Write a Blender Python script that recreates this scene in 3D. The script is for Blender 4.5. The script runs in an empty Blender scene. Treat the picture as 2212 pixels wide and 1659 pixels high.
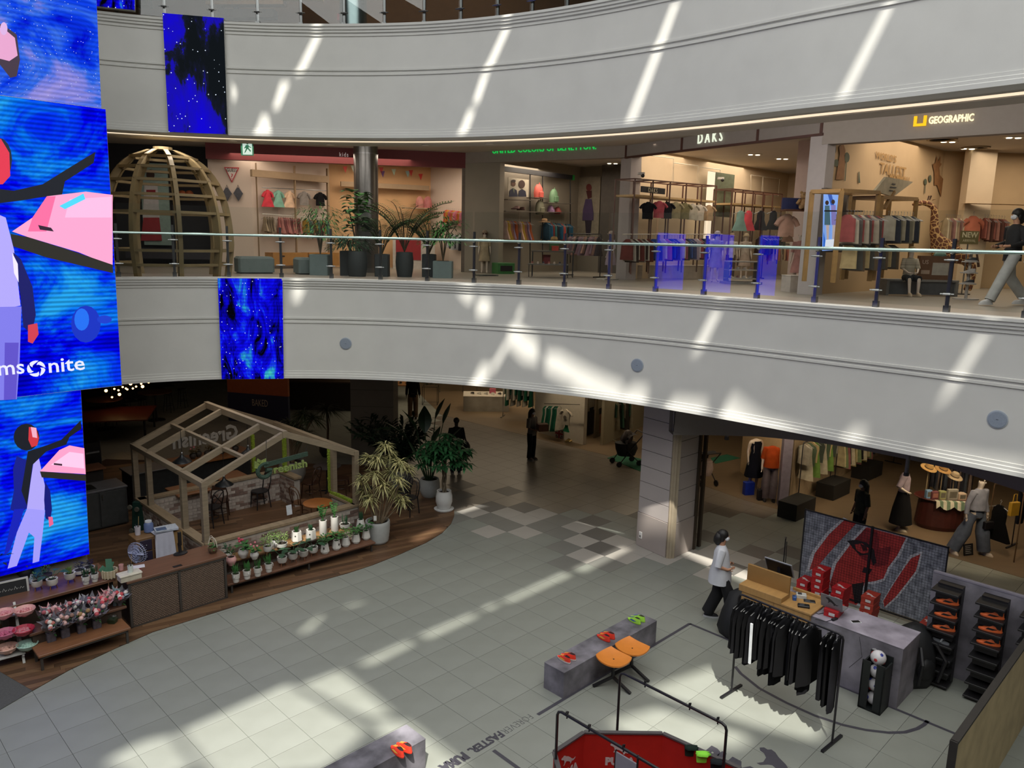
import bpy,math,random
from math import sin,cos,pi,radians as rad
from mathutils import Vector as V,Matrix,noise as mnoise,geometry as mgeo
random.seed(7)
sc=bpy.context.scene
COL=sc.collection
# ---------------------------------------------------------------- camera
CAMZ=6.629;FPX=1662.96
_p,_r=rad(10.501),rad(1.3011)
CF=V((0,cos(_p),-sin(_p)));_R=V((1,0,0));_U=V((0,sin(_p),cos(_p)))
CR=_R*cos(_r)+_U*sin(_r);CU=-_R*sin(_r)+_U*cos(_r)
cam=bpy.data.objects.new('camera',bpy.data.cameras.new('camera'));COL.objects.link(cam)
cam.data.sensor_width=36;cam.data.lens=FPX/2212*36;cam.data.clip_start=.05;cam.data.clip_end=200
cam.matrix_world=Matrix(((CR.x,CU.x,-CF.x,0),(CR.y,CU.y,-CF.y,0),(CR.z,CU.z,-CF.z,CAMZ),(0,0,0,1)))
sc.camera=cam
# ---------------------------------------------------------------- view, world, sun, daylight
sc.view_settings.view_transform='Standard';sc.view_settings.look='None'
sc.view_settings.exposure=0.0;sc.view_settings.gamma=1;sc.view_settings.use_curve_mapping=False
try:
    sc.cycles.use_denoising=True;sc.cycles.max_bounces=8;sc.cycles.transparent_max_bounces=24
    sc.cycles.diffuse_bounces=3;sc.cycles.glossy_bounces=3;sc.cycles.sample_clamp_indirect=4;sc.cycles.caustics_reflective=False;sc.cycles.caustics_refractive=False
except Exception:pass
W=bpy.data.worlds.new('sky');sc.world=W;W.use_nodes=True
W.node_tree.nodes['Background'].inputs[0].default_value=(.80,.9,1,1);W.node_tree.nodes['Background'].inputs[1].default_value=.05
SUND=V((.03,1,-1.52)).normalized()
def lamp(name,typ,loc,energy,col=(1,1,1),size=None,sizey=None,d=(0,0,-1),spot=None,blend=.6):
    l=bpy.data.lights.new(name,typ);l.energy=energy;l.color=col
    o=bpy.data.objects.new(name,l);COL.objects.link(o);o.location=loc
    o.rotation_euler=V(d).to_track_quat('-Z','Y').to_euler()
    if typ=='AREA':
        l.shape='RECTANGLE';l.size=size;l.size_y=sizey or size
    elif typ=='SPOT':
        l.spot_size=rad(spot);l.spot_blend=blend;l.shadow_soft_size=size or .05
    elif typ=='POINT':l.shadow_soft_size=size or .05
    return o
s_=lamp('sun','SUN',(0,-20,40),8.0,(1,.96,.86),d=SUND);s_.data.angle=rad(.85)
lamp('skylight_glow','AREA',(-.5,0,17.0),4000,(.99,1,.97),24,22)
WARM=(1,.80,.55)
# ---------------------------------------------------------------- helpers
def G(px,py,z=0.0):
    "pixel of the 2212x1659 photograph -> point on the horizontal plane z"
    d=CF+CR*((px-1106)/FPX)+CU*((829.5-py)/FPX)
    k=(z-CAMZ)/d.z
    return V((d.x*k,d.y*k,z))
def GP(px,py,o,n):
    "pixel -> point on the plane through o with normal n"
    d=CF+CR*((px-1106)/FPX)+CU*((829.5-py)/FPX)
    c=V((0,0,CAMZ));k=(V(o)-c).dot(n)/d.dot(n)
    return c+d*k
def GH(px,py,P):
    "height of the pixel above the floor on the vertical through P"
    d=CF+CR*((px-1106)/FPX)+CU*((829.5-py)/FPX)
    return CAMZ+d.z*math.hypot(P[0],P[1])/math.hypot(d.x,d.y)
def lin(c):
    if isinstance(c,str):
        c=c.lstrip('#');c=[int(c[i:i+2],16)/255 for i in(0,2,4)]
    return tuple(x/12.92 if x<=.04045 else((x+.055)/1.055)**2.4 for x in c)
_M={}
def mat(col,rough=.6,metal=0,var=.12,scale=9.,emit=0,bump=0,stretch=None,col2=None,name=None,spec=.5):
    key=(str(col),rough,metal,var,scale,emit,bump,str(stretch),str(col2),spec)
    if key in _M:return _M[key]
    m=bpy.data.materials.new(name or 'mat_%d'%len(_M));_M[key]=m;m.use_nodes=True
    nt=m.node_tree;N=nt.nodes;L=nt.links;b=N['Principled BSDF']
    c=lin(col);b.inputs['Roughness'].default_value=rough;b.inputs['Metallic'].default_value=metal
    b.inputs['Specular IOR Level'].default_value=spec
    if emit:
        b.inputs['Base Color'].default_value=(*[x*.3 for x in c],1);b.inputs['Emission Color'].default_value=(*c,1);b.inputs['Emission Strength'].default_value=emit
        return m
    tc=N.new('ShaderNodeTexCoord');src=tc.outputs['Object']
    if stretch:
        mp=N.new('ShaderNodeMapping');mp.inputs['Scale'].default_value=stretch;L.new(src,mp.inputs[0]);src=mp.outputs[0]
    nz=N.new('ShaderNodeTexNoise');nz.inputs['Scale'].default_value=scale;nz.inputs['Detail'].default_value=4;L.new(src,nz.inputs['Vector'])
    rp=N.new('ShaderNodeValToRGB');L.new(nz.outputs['Fac'],rp.inputs[0])
    c2=lin(col2)if col2 else c
    rp.color_ramp.elements[0].position=.3;rp.color_ramp.elements[1].position=.7
    rp.color_ramp.elements[0].color=(*[x*(1-var)for x in c],1);rp.color_ramp.elements[1].color=(*[min(1,x*(1+var))for x in c2],1)
    L.new(rp.outputs[0],b.inputs['Base Color'])
    if bump:
        bp=N.new('ShaderNodeBump');bp.inputs['Strength'].default_value=bump;bp.inputs['Distance'].default_value=.02;L.new(nz.outputs['Fac'],bp.inputs['Height']);L.new(bp.outputs[0],b.inputs['Normal'])
    return m
def emis(col,s=1.0):return mat(col,emit=s)
def glass_mat(name,tint=(.93,.96,.95),refl=.07,rough=.0):
    m=bpy.data.materials.new(name);m.use_nodes=True;nt=m.node_tree;N=nt.nodes;L=nt.links
    for n in list(N):N.remove(n)
    o=N.new('ShaderNodeOutputMaterial');mx=N.new('ShaderNodeMixShader');t=N.new('ShaderNodeBsdfTransparent');g=N.new('ShaderNodeBsdfGlossy')
    lw=N.new('ShaderNodeLayerWeight');lw.inputs[0].default_value=.25
    ma=N.new('ShaderNodeMath');ma.operation='MULTIPLY_ADD';ma.inputs[1].default_value=.8;ma.inputs[2].default_value=refl
    t.inputs[0].default_value=(*tint,1);g.inputs['Roughness'].default_value=rough
    L.new(lw.outputs['Fresnel'],ma.inputs[0]);ma.use_clamp=True
    ma.inputs[1].default_value=.5
    L.new(ma.outputs[0],mx.inputs[0]);L.new(t.outputs[0],mx.inputs[1]);L.new(g.outputs[0],mx.inputs[2]);L.new(mx.outputs[0],o.inputs[0])
    return m
class MB:
    "collects shapes, then links them as ONE mesh object"
    def __init__(s):s.v=[];s.f=[];s.mi=[];s.m=0;s.T=None
    def add(s,vs,fs):
        n=len(s.v)
        s.v+=[tuple(s.T@V(p))for p in vs]if s.T is not None else[tuple(p)for p in vs]
        s.f+=[tuple(i+n for i in f)for f in fs];s.mi+=[s.m]*len(fs);return s
    def box(s,x0,x1,y0,y1,z0,z1):
        return s.add([(x0,y0,z0),(x1,y0,z0),(x1,y1,z0),(x0,y1,z0),(x0,y0,z1),(x1,y0,z1),(x1,y1,z1),(x0,y1,z1)],
                     [(0,3,2,1),(4,5,6,7),(0,1,5,4),(1,2,6,5),(2,3,7,6),(3,0,4,7)])
    def cbox(s,c,sx,sy,sz,rz=0):
        o=s.T;t=Matrix.Translation(V(c))@Matrix.Rotation(rz,4,'Z');s.T=o@t if o is not None else t
        s.box(-sx/2,sx/2,-sy/2,sy/2,-sz/2,sz/2);s.T=o;return s
    def bbox(s,x0,x1,y0,y1,z0,z1,b=.01):
        "box with chamfered upright edges and top"
        p=[(x0+b,y0),(x1-b,y0),(x1,y0+b),(x1,y1-b),(x1-b,y1),(x0+b,y1),(x0,y1-b),(x0,y0+b)]
        cx,cy=(x0+x1)/2,(y0+y1)/2
        kx,ky=1-2*b/max(1e-6,abs(x1-x0)),1-2*b/max(1e-6,abs(y1-y0))
        vs=[(x,y,z0)for x,y in p]+[(x,y,z1-b)for x,y in p]+[(cx+(x-cx)*kx,cy+(y-cy)*ky,z1)for x,y in p]
        fs=[tuple(reversed(range(8))),tuple(range(16,24))]
        for r in(0,8):fs+=[(r+i,r+(i+1)%8,r+8+(i+1)%8,r+8+i)for i in range(8)]
        return s.add(vs,fs)
    def beam(s,p,q,w,h=None,up=(0,0,1)):
        p=V(p);q=V(q);d=(q-p).normalized();u=V(up)
        if abs(d.dot(u))>.99:u=V((0,1,0))
        a=d.cross(u).normalized()*(w/2);b=a.cross(d).normalized()*((h or w)/2)
        vs=[p-a-b,p+a-b,p+a+b,p-a+b,q-a-b,q+a-b,q+a+b,q-a+b]
        return s.add(vs,[(0,1,2,3),(7,6,5,4),(0,4,5,1),(1,5,6,2),(2,6,7,3),(3,7,4,0)])
    def tube(s,pts,r,n=8,caps=True,closed=False):
        pts=[V(p)for p in pts];rs=r if isinstance(r,(list,tuple))else[r]*len(pts);vs=[];fs=[];k=len(pts);up=None
        for i in range(k):
            a=pts[i-1]if(i>0 or closed)else pts[i];b=pts[(i+1)%k]if(i<k-1 or closed)else pts[i]
            d=(b-a).normalized()
            if up is None:up=V((0,0,1))if abs(d.z)<.9 else V((1,0,0))
            x=d.cross(up).normalized();up=x.cross(d).normalized()
            vs+=[pts[i]+(x*cos(2*pi*j/n)+up*sin(2*pi*j/n))*rs[i]for j in range(n)]
        for i in range(k if closed else k-1):
            q=(i+1)%k
            fs+=[(i*n+j,i*n+(j+1)%n,q*n+(j+1)%n,q*n+j)for j in range(n)]
        if caps and not closed:fs+=[tuple(reversed(range(n))),tuple(range((k-1)*n,k*n))]
        return s.add(vs,fs)
    def lathe(s,prof,c=(0,0,0),n=16,sx=1,sy=1,caps=True):
        vs=[];fs=[]
        for r,z in prof:vs+=[(c[0]+r*cos(2*pi*j/n)*sx,c[1]+r*sin(2*pi*j/n)*sy,c[2]+z)for j in range(n)]
        for i in range(len(prof)-1):fs+=[(i*n+j,i*n+(j+1)%n,(i+1)*n+(j+1)%n,(i+1)*n+j)for j in range(n)]
        if caps:fs+=[tuple(reversed(range(n))),tuple(range((len(prof)-1)*n,len(prof)*n))]
        return s.add(vs,fs)
    def ball(s,c,r,k=(1,1,1),n=12,m=7):
        prof=[(max(.001,sin(pi*i/m))*r,-cos(pi*i/m)*r*k[2])for i in range(m+1)]
        return s.lathe(prof,c,n,k[0],k[1])
    def prism(s,pts,z0,z1):
        n=len(pts)
        return s.add([(x,y,z0)for x,y in pts]+[(x,y,z1)for x,y in pts],[tuple(reversed(range(n))),tuple(range(n,2*n))]+[(i,(i+1)%n,n+(i+1)%n,n+i)for i in range(n)])
    def plate(s,pts,o,ex,ey,t=.004):
        "2-D outline in the plane o + x*ex + y*ey, thickness t along ex x ey"
        o,ex,ey=V(o),V(ex),V(ey);nz=ex.cross(ey).normalized()*t;n=len(pts)
        a=[o+ex*x+ey*y for x,y in pts]
        return s.add(a+[p+nz for p in a],[tuple(reversed(range(n))),tuple(range(n,2*n))]+[(i,(i+1)%n,n+(i+1)%n,n+i)for i in range(n)])
    def leaf(s,b,d,L,w,droop=.3,n=3,fold=.15):
        "a folded leaf from b heading along d"
        b=V(b);d=V(d).normalized();sd=d.cross(V((0,0,1)))
        sd=sd.normalized()if sd.length>.05 else V((1,0,0));up=sd.cross(d)
        vs=[];fs=[]
        for i in range(n+1):
            t=i/n;p=b+d*(L*t)-V((0,0,1))*(droop*L*t*t);ww=w/2*(sin(pi*min(.97,max(.05,t**.8))))
            vs+=[p-sd*ww+up*fold*ww,p,p+sd*ww+up*fold*ww]
        for i in range(n):fs+=[(3*i,3*i+1,3*i+4,3*i+3),(3*i+1,3*i+2,3*i+5,3*i+4)]
        return s.add(vs,fs)
    def mesh(s,name,mats,smooth=False):
        me=bpy.data.meshes.new(name);me.from_pydata(s.v,[],s.f)
        for m in(mats if isinstance(mats,(list,tuple))else[mats]):me.materials.append(m)
        if any(s.mi):me.polygons.foreach_set('material_index',s.mi)
        if smooth:me.shade_smooth()if not isinstance(smooth,float)else(me.shade_smooth(),me.set_sharp_from_angle(angle=smooth))
        me.update();return me
    def build(s,name,mats,parent=None,smooth=False,kind=None):
        return link(name,s.mesh(name,mats,smooth),parent,kind)
def link(name,data,parent=None,kind=None,loc=None,rz=None):
    o=bpy.data.objects.new(name,data);COL.objects.link(o)
    if parent is not None:o.parent=parent
    if kind:o['kind']=kind
    if loc is not None:o.location=loc
    if rz is not None:o.rotation_euler=(0,0,rz)
    return o
def tag(o,label=None,cat=None,group=None,kind=None):
    if label:o['label']=label
    if cat:o['category']=cat
    if group:o['group']=group
    if kind:o['kind']=kind
    return o
def thing(name,label,cat,loc=(0,0,0),rz=0,group=None):
    o=link(name,None,None,None,loc,rz);o.empty_display_size=.1
    return tag(o,label,cat,group)
def dup(src,loc,rz=None,label=None,group=None,scale=None):
    r=src.copy();COL.objects.link(r);r.location=loc
    if rz is not None:r.rotation_euler=(0,0,rz)
    if label:r['label']=label
    if group:r['group']=group
    if scale:r.scale=(scale,)*3 if not isinstance(scale,tuple)else scale
    for ch in src.children:
        c=ch.copy();COL.objects.link(c);c.parent=r
        for g in ch.children:
            d=g.copy();COL.objects.link(d);d.parent=c
    return r
def struct(name,mb,m,smooth=False,parent=None):return mb.build(name,m,parent,smooth,None if parent else 'structure')
def text(body,size,m,parent,M4,name='lettering',ext=.004,align='LEFT',bold=0,shear=0,spacing=1,sx=1):
    c=bpy.data.curves.new(name,'FONT');c.body=body;c.size=size;c.extrude=ext;c.align_x=align;c.resolution_u=2
    c.offset=bold;c.shear=shear;c.space_character=spacing;c.materials.append(m)
    t=bpy.data.objects.new('t',c);COL.objects.link(t);dg=bpy.context.evaluated_depsgraph_get();dg.update()
    me=bpy.data.meshes.new_from_object(t.evaluated_get(dg));bpy.data.objects.remove(t);bpy.data.curves.remove(c)
    if not me.materials:me.materials.append(m)
    o=link(name,me,parent);o.matrix_local=M4@Matrix.Diagonal((sx,1,1,1));return o
def frame3(o,ex,ey):
    ex=V(ex).normalized();ez=ex.cross(V(ey)).normalized();ey=ez.cross(ex)
    return Matrix(((ex.x,ey.x,ez.x,o[0]),(ex.y,ey.y,ez.y,o[1]),(ex.z,ey.z,ez.z,o[2]),(0,0,0,1)))
ORD='first second third fourth fifth sixth seventh eighth ninth tenth eleventh twelfth thirteenth fourteenth fifteenth sixteenth seventeenth eighteenth nineteenth twentieth twenty-first twenty-second twenty-third twenty-fourth twenty-fifth twenty-sixth twenty-seventh twenty-eighth twenty-ninth thirtieth'.split()
E1=V((cos(pi/4),sin(pi/4),0));E2=V((-sin(pi/4),cos(pi/4),0));Q45=pi/4
def ST(s,t,z=0):return E1*s+E2*t+V((0,0,z))
def st(P):return V((P[0],P[1],0)).dot(E1),V((P[0],P[1],0)).dot(E2)
# ================================================================ SETTING
ZB1,ZT1,ZF2=3.52,5.73,5.68
ZB2,ZT2=8.64,10.82
def interp(tab,a):
    if a<=tab[0][0]:return tab[0][1]
    for(a0,d0),(a1,d1)in zip(tab,tab[1:]):
        if a<=a1:
            k=(a-a0)/(a1-a0);return d0+(d1-d0)*k
    return tab[-1][1]
def smooth_curve(tab,a0=-46,a1=46,n=92):
    raw=[interp(tab,a0+(a1-a0)*i/n)for i in range(n+1)]
    for _ in range(14):raw=[raw[0]]+[(raw[i-1]+raw[i]*2+raw[i+1])/4 for i in range(1,n)]+[raw[-1]]
    return[V((sin(rad(a0+(a1-a0)*i/n))*d,cos(rad(a0+(a1-a0)*i/n))*d,0))for i,d in enumerate(raw)]
LOW=smooth_curve([(-46,17.1),(-27,17.75),(-21,17.85),(-16.5,17.6),(-12,17.4),(-3.75,16.62),(3.2,15.85),(9.6,15.1),(13.1,14.6),(17,14.15),(19.5,13.85),(23.3,13.45),(28.5,13.05),(34,12.75),(46,12.2)])
UPP=smooth_curve([(-46,17.7),(-27,18.0),(-21,17.65),(-16,17.25),(-11,16.75),(-8.5,16.55),(-4,16.05),(2.7,15.1),(12.35,13.6),(18.4,12.65),(26.7,11.95),(31.8,11.55),(46,10.9)])
def normals(c):
    out=[]
    for i in range(len(c)):
        t=(c[min(i+1,len(c)-1)]-c[max(i-1,0)]).normalized();out.append(V((t.y,-t.x,0)))
    return out
NL,NU=normals(LOW),normals(UPP)
def sweep(c,nn,prof,closed=False):
    vs=[];fs=[];k=len(prof)
    for p,n in zip(c,nn):vs+=[(p.x+n.x*o,p.y+n.y*o,z)for o,z in prof]
    for i in range(len(c)-1):
        for j in range(k if closed else k-1):
            a=i*k+j;b=i*k+(j+1)%k;fs.append((a,b,b+k,a+k))
    return vs,fs
def at_az(c,nn,az):
    "point and outward normal of a balcony edge in the direction az (degrees) from the camera's plumb line"
    for i in range(len(c)-1):
        a,b=math.degrees(math.atan2(c[i].x,c[i].y)),math.degrees(math.atan2(c[i+1].x,c[i+1].y))
        if a<=az<=b:
            k=(az-a)/(b-a);return c[i].lerp(c[i+1],k),nn[i].lerp(nn[i+1],k).normalized()
    return c[-1],nn[-1]
def az_px(px,py):
    d=CF+CR*((px-1106)/FPX)+CU*((829.5-py)/FPX);return math.degrees(math.atan2(d.x,d.y))
white=mat('#d2d1cc',.75,var=.03,scale=2.0,bump=.03)
white2=mat('#c9c8c2',.75,var=.04,scale=1.2)
def band(name,c,nn,zb,zt):
    H=zt-zb
    prof=[(-.30,zt-.02),(-.30,zt),(.10,zt),(.10,zt-.045),(.075,zt-.06),(.075,zt-.10),(.05,zt-.115),(.05,zt-.15),(.02,zt-.17),(.02,zt-.215),(0,zt-.225),
            (0,zb+.62*H),(.022,zb+.617*H),(.022,zb+.60*H),(-.008,zb+.595*H),(-.008,zb+.582*H),(.022,zb+.577*H),(.022,zb+.56*H),(0,zb+.555*H),(0,zb+.17),(.015,zb+.165),(.015,zb+.12),
            (.03,zb+.11),(.03,zb+.07),(.045,zb+.06),(.045,zb),(-.35,zb),(-.35,zb+.03)]
    m=MB();m.add(*sweep(c,nn,prof));return struct(name,m,white,smooth=.5)
low_band=band('wall_lower_balcony',LOW,NL,ZB1,ZT1)
up_band=band('wall_upper_balcony',UPP,NU,ZB2,ZT2)
def slab_mesh(c,nn,inset,z,ymax=46,flip=False):
    pts=[(p.x+n.x*inset,p.y+n.y*inset)for p,n in zip(c,nn)]
    x0,x1=pts[0][0]-14,pts[-1][0]+22
    pts=[(x0,pts[0][1])]+pts+[(x1,pts[-1][1]),(x1,ymax),(x0,ymax)]
    m=MB();n=len(pts);m.add([(x,y,z)for x,y in pts],[tuple(range(n-1,-1,-1))if flip else tuple(range(n))]);return m
grey_soffit=mat('#b5aea6',.8,var=.03,scale=2)
dark_ceiling=mat('#2a2725',.9,var=.1)
tile2=mat('#8d867b',.35,var=.05,scale=1.5)
struct('floor_level_two',slab_mesh(LOW,NL,-.25,ZF2),tile2)
struct('ceiling_level_one',slab_mesh(LOW,NL,-.33,ZB1+.02,flip=True),mat('#5a544e',.9,var=.05))
struct('floor_level_three',slab_mesh(UPP,NU,-.25,ZT2-.05),tile2)
struct('ceiling_level_two',slab_mesh(UPP,NU,-1.5,9.16,flip=True),grey_soffit)
m=MB();m.add(*sweep(UPP,NU,[(-.33,ZB2+.015),(-.60,ZB2+.015)]));m.add(*sweep(UPP,NU,[(-.93,ZB2+.015),(-1.5,ZB2+.015),(-1.5,9.2)]))
m.add(*sweep(UPP,NU,[(-.60,ZB2+.015),(-.60,ZB2+.05)]));m.add(*sweep(UPP,NU,[(-.93,ZB2+.05),(-.93,ZB2+.015)]))
struct('trim_1',m,grey_soffit)
tag(MB().add(*sweep(UPP,NU,[(-.61,ZB2+.03),(-.92,ZB2+.03)])).build('cove_light',emis('#ffe9c8',1.0)),'long warm light slot running along the upper balcony soffit','light')
# ---- unseen roof sheet, openings cut to shape the sun stripes and patches
ROOFZ=17.3
def to_roof(P):k=(ROOFZ-P.z)/-SUND.z;return(P.x-SUND.x*k,P.y-SUND.y*k)
def on_band(c,nn,px,py):
    p,n=at_az(c,nn,az_px(px,py));return GP(px,py,p,n)
holes=[]
def wall_gap(c,nn,*q):holes.append([to_roof(on_band(c,nn,*a))for a in q])
def floor_gap(*q):holes.append([to_roof(G(*a))for a in q])
wall_gap(UPP,NU,(1095,42),(1111,42),(1060,155),(1043,155));wall_gap(UPP,NU,(1040,160),(1057,160),(1036,222),(1020,222));wall_gap(UPP,NU,(1010,238),(1028,238),(1006,296),(988,296))
wall_gap(UPP,NU,(1452,0),(1472,0),(1372,266),(1350,266));wall_gap(UPP,NU,(1917,0),(1937,0),(1830,216),(1806,216))
wall_gap(UPP,NU,(685,62),(702,62),(655,160),(636,163));wall_gap(UPP,NU,(606,178),(627,176),(603,234),(588,236));wall_gap(UPP,NU,(565,250),(580,250),(587,298),(548,298))
wall_gap(UPP,NU,(501,180),(512,195),(508,215),(502,218))
wall_gap(LOW,NL,(640,612),(662,612),(645,648),(628,648));wall_gap(LOW,NL,(985,625),(1024,625),(1020,652),(1008,652));wall_gap(LOW,NL,(1030,648),(1052,642),(1062,662),(1056,684),(1030,682))
wall_gap(LOW,NL,(1100,704),(1120,704),(1160,738),(1163,785),(1130,778),(1098,745));wall_gap(LOW,NL,(1178,760),(1210,764),(1340,830),(1345,855),(1270,845),(1180,800))
wall_gap(LOW,NL,(1545,662),(1562,664),(1515,760),(1495,758));wall_gap(LOW,NL,(2120,712),(2140,714),(2050,862),(2030,862));wall_gap(LOW,NL,(1120,668),(1130,668),(1125,690),(1115,690));wall_gap(LOW,NL,(1095,735),(1104,738),(1068,800),(1058,798))
wall_gap(LOW,NL,(1360,835),(1395,838),(1390,876),(1352,866));wall_gap(LOW,NL,(1450,862),(1520,868),(1525,905),(1440,890));wall_gap(LOW,NL,(1560,890),(1620,900),(1760,945),(1560,905))
wall_gap(LOW,NL,(1830,930),(1865,935),(1860,968),(1815,958));wall_gap(LOW,NL,(2000,975),(2200,1008),(2205,1035),(1990,990))
floor_gap((390,1580),(620,1478),(790,1578),(700,1659),(470,1690));floor_gap((648,1480),(735,1448),(800,1500),(850,1545),(790,1550));floor_gap((800,1555),(880,1560),(1010,1659),(900,1690));floor_gap((230,1640),(310,1600),(370,1590),(420,1659),(300,1690))
floor_gap((775,1432),(880,1385),(893,1392),(800,1437));floor_gap((908,1372),(1020,1325),(1030,1332),(925,1380));floor_gap((1040,1316),(1070,1302),(1076,1308),(1048,1320));floor_gap((1085,1298),(1220,1236),(1232,1243),(1100,1302));floor_gap((1240,1230),(1345,1182),(1358,1186),(1260,1236))
floor_gap((650,1364),(690,1328),(696,1332),(662,1368));floor_gap((745,1309),(785,1300),(786,1303),(748,1312))
floor_gap((985,1105),(1050,1082),(1072,1085),(992,1108));floor_gap((1215,1115),(1225,1113),(1350,1145),(1345,1150))
floor_gap((1474,1193),(1487,1180),(1700,1275),(1690,1300));holes.append([to_roof(V(p))for p in((2.95,16.1,1.1),(3.5,15.6,1.1),(3.6,15.9,0),(3.0,16.5,0))])
floor_gap((1400,1490),(1540,1440),(1600,1480),(1780,1560),(1760,1600),(1600,1560));floor_gap((1310,1560),(1420,1530),(1620,1590),(1600,1612),(1420,1620))
floor_gap((890,1165),(950,1140),(955,1145),(900,1172));floor_gap((600,1215),(760,1160),(765,1166),(610,1225))
def cross(o,a,b):return(a[0]-o[0])*(b[1]-o[1])-(a[1]-o[1])*(b[0]-o[0])
def hull(ps):
    ps=sorted(ps);out=[]
    for seq in(ps,ps[::-1]):
        h=[]
        for p in seq:
            while len(h)>1 and cross(h[-2],h[-1],p)<=0:h.pop()
            h.append(p)
        out+=h[:-1]
    return out
holes=[hull(h)for h in holes]
coords=[V(p)for p in((-34,-34),(34,-34),(34,40),(-34,40))];edges=[(0,1),(1,2),(2,3),(3,0)]
for h in holes:
    n=len(coords);coords+=[V(p)for p in h];edges+=[(n+i,n+(i+1)%len(h))for i in range(len(h))]
vv,ee,ff,*_=mgeo.delaunay_2d_cdt(coords,edges,[],0,1e-5)
def inside(p,h):return all(cross(h[i],h[(i+1)%len(h)],p)>-1e-9 for i in range(len(h)))
m=MB();keep=[]
for f in ff:
    c=[sum(vv[i][k]for i in f)/len(f)for k in(0,1)]
    if not any(inside(c,h)for h in holes):keep.append(tuple(f))
m.add([(p[0],p[1],ROOFZ)for p in vv],keep)
struct('ceiling_sun_mask',m,mat('#c9ccd0',.8,var=.03))
# ---- outer shell
m=MB();m.box(-34,34,39.6,40,-.2,17.3);struct('wall_back',m,mat('#6d665e',.9))
m=MB();m.box(-34.2,-34,-34,40,-.2,17.3);struct('wall_left',m,mat('#6d665e',.9));m=MB();m.box(34,34.2,-34,40,-.2,17.3);struct('wall_right',m,mat('#6d665e',.9));m=MB();m.box(-34,34,-34.2,-34,-.2,17.3);struct('wall_front',m,mat('#b9b7b0',.9))
# ---- ground floor: slab with recessed joints, tiles laid on it
floor=MB().box(-34,34,-34,40,-.3,-.008).build('floor',mat('#3a3936',.8),None,kind='structure')
T0=(.543,0.0);TS=.6
tmat=mat('#84877f',.42,var=.05,scale=1.3,col2='#888b84');tmid=mat('#7b7b76',.42,var=.05,scale=1.3);tdark=mat('#656360',.42,var=.05,scale=1.3);tlight=mat('#aaa59e',.42,var=.05,scale=1.3);tshaded=mat('#6d665e',.3,var=.06,scale=1.3)  # last one: same tile, the corridor's shade put into its colour
CI,CJ=21,18
LIGHT={(0,0),(1,1),(2,3),(3,2),(4,1),(5,2),(6,3),(5,3),(4,3),(6,4),(7,4),(-1,2),(0,2),(0,3),(-2,1),(8,3),(9,4),(10,5),(7,5),(8,5)}
DARK={(3,3),(4,2),(2,4),(-1,3),(-2,2),(-3,4),(-4,2),(8,6),(9,5),(9,7),(8,4),(10,6),(10,8),(11,7),(-5,3),(3,6),(6,6)}
MID={(-1,1),(0,1),(1,2),(1,3),(2,2),(-2,0),(5,1),(4,0),(3,1)}
kinds=[]
for a in range(-12,60):
    for b in range(-12,60):
        s,t=T0[0]+(b+.5)*TS,T0[1]+(a+.5)*TS;c=ST(s,t)
        if c.y<3 or c.y>36 or abs(c.x)>15:continue
        d=c-V((0,0,CAMZ));z=d.dot(CF);px=1106+FPX*d.dot(CR)/z;py=829.5-FPX*d.dot(CU)/z
        i,j=CI-a-1,b-CJ
        mm=tlight if(i,j)in LIGHT else tdark if(i,j)in DARK else tmid if(i,j)in MID else tshaded if(c.y>18.5 and c.x>-3)else tmat
        vis=-40<px<2250 and 800<py<1700
        ondeck=py<1490-(px-70)*.38 and px<960
        kinds.append((0 if vis and not ondeck else 1,d.length,s,t,mm))
kinds.sort(key=lambda k:(k[0],k[1]))
tile_me={}
def tile_mesh(mm):
    if mm.name not in tile_me:
        h=TS/2-.0025;q=MB();q.box(-h,h,-h,h,-.012,0);tile_me[mm.name]=q.mesh('tile',mm)
    return tile_me[mm.name]
chk=[k for k in kinds if k[4]in(tlight,tdark,tmid)and k[0]==0][:60];rest=[k for k in kinds if k not in chk]
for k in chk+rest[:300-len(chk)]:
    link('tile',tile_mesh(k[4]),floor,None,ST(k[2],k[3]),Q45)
q=MB();tm=[tmat,tshaded,tlight,tdark,tmid]
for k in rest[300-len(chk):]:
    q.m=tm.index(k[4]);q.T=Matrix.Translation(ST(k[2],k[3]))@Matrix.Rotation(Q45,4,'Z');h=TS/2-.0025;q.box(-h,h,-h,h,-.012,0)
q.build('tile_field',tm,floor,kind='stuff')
# ---- wooden deck of the cafe, plank by plank
DECK=[G(*p)for p in((70,1493),(150,1448),(250,1401),(330,1366),(480,1319),(560,1294),(660,1264),(750,1239),(805,1221),(861,1199),(920,1173),(955,1152),(974,1132),(981,1115),(981,1101),(970,1085),(940,1062),(900,1040),(840,1010))]
DECK+=[V((-4.6,22.0,0)),V((-12,22.0,0)),V((-12,14,0)),V((-8.2,11.0,0))]
def clip(poly,o,n):
    out=[]
    for i in range(len(poly)):
        a,b=poly[i],poly[(i+1)%len(poly)];da,db=(a-o).dot(n),(b-o).dot(n)
        if da>=0:out.append(a)
        if(da>=0)!=(db>=0):out.append(a.lerp(b,da/(da-db)))
    return out
deck=MB().prism([(p.x,p.y)for p in DECK],-.006,.006).build('floor_deck',mat('#2e1c12',.7),None,kind='structure')
woods=[mat(c,.5,var=.18,scale=3,stretch=(1,14,1))for c in('#5c432f','#684c37','#4f3a29','#6f543c')]
pa=rad(33);pd=V((cos(pa),sin(pa),0));pn=V((-sin(pa),cos(pa),0));planks=[]
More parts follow.
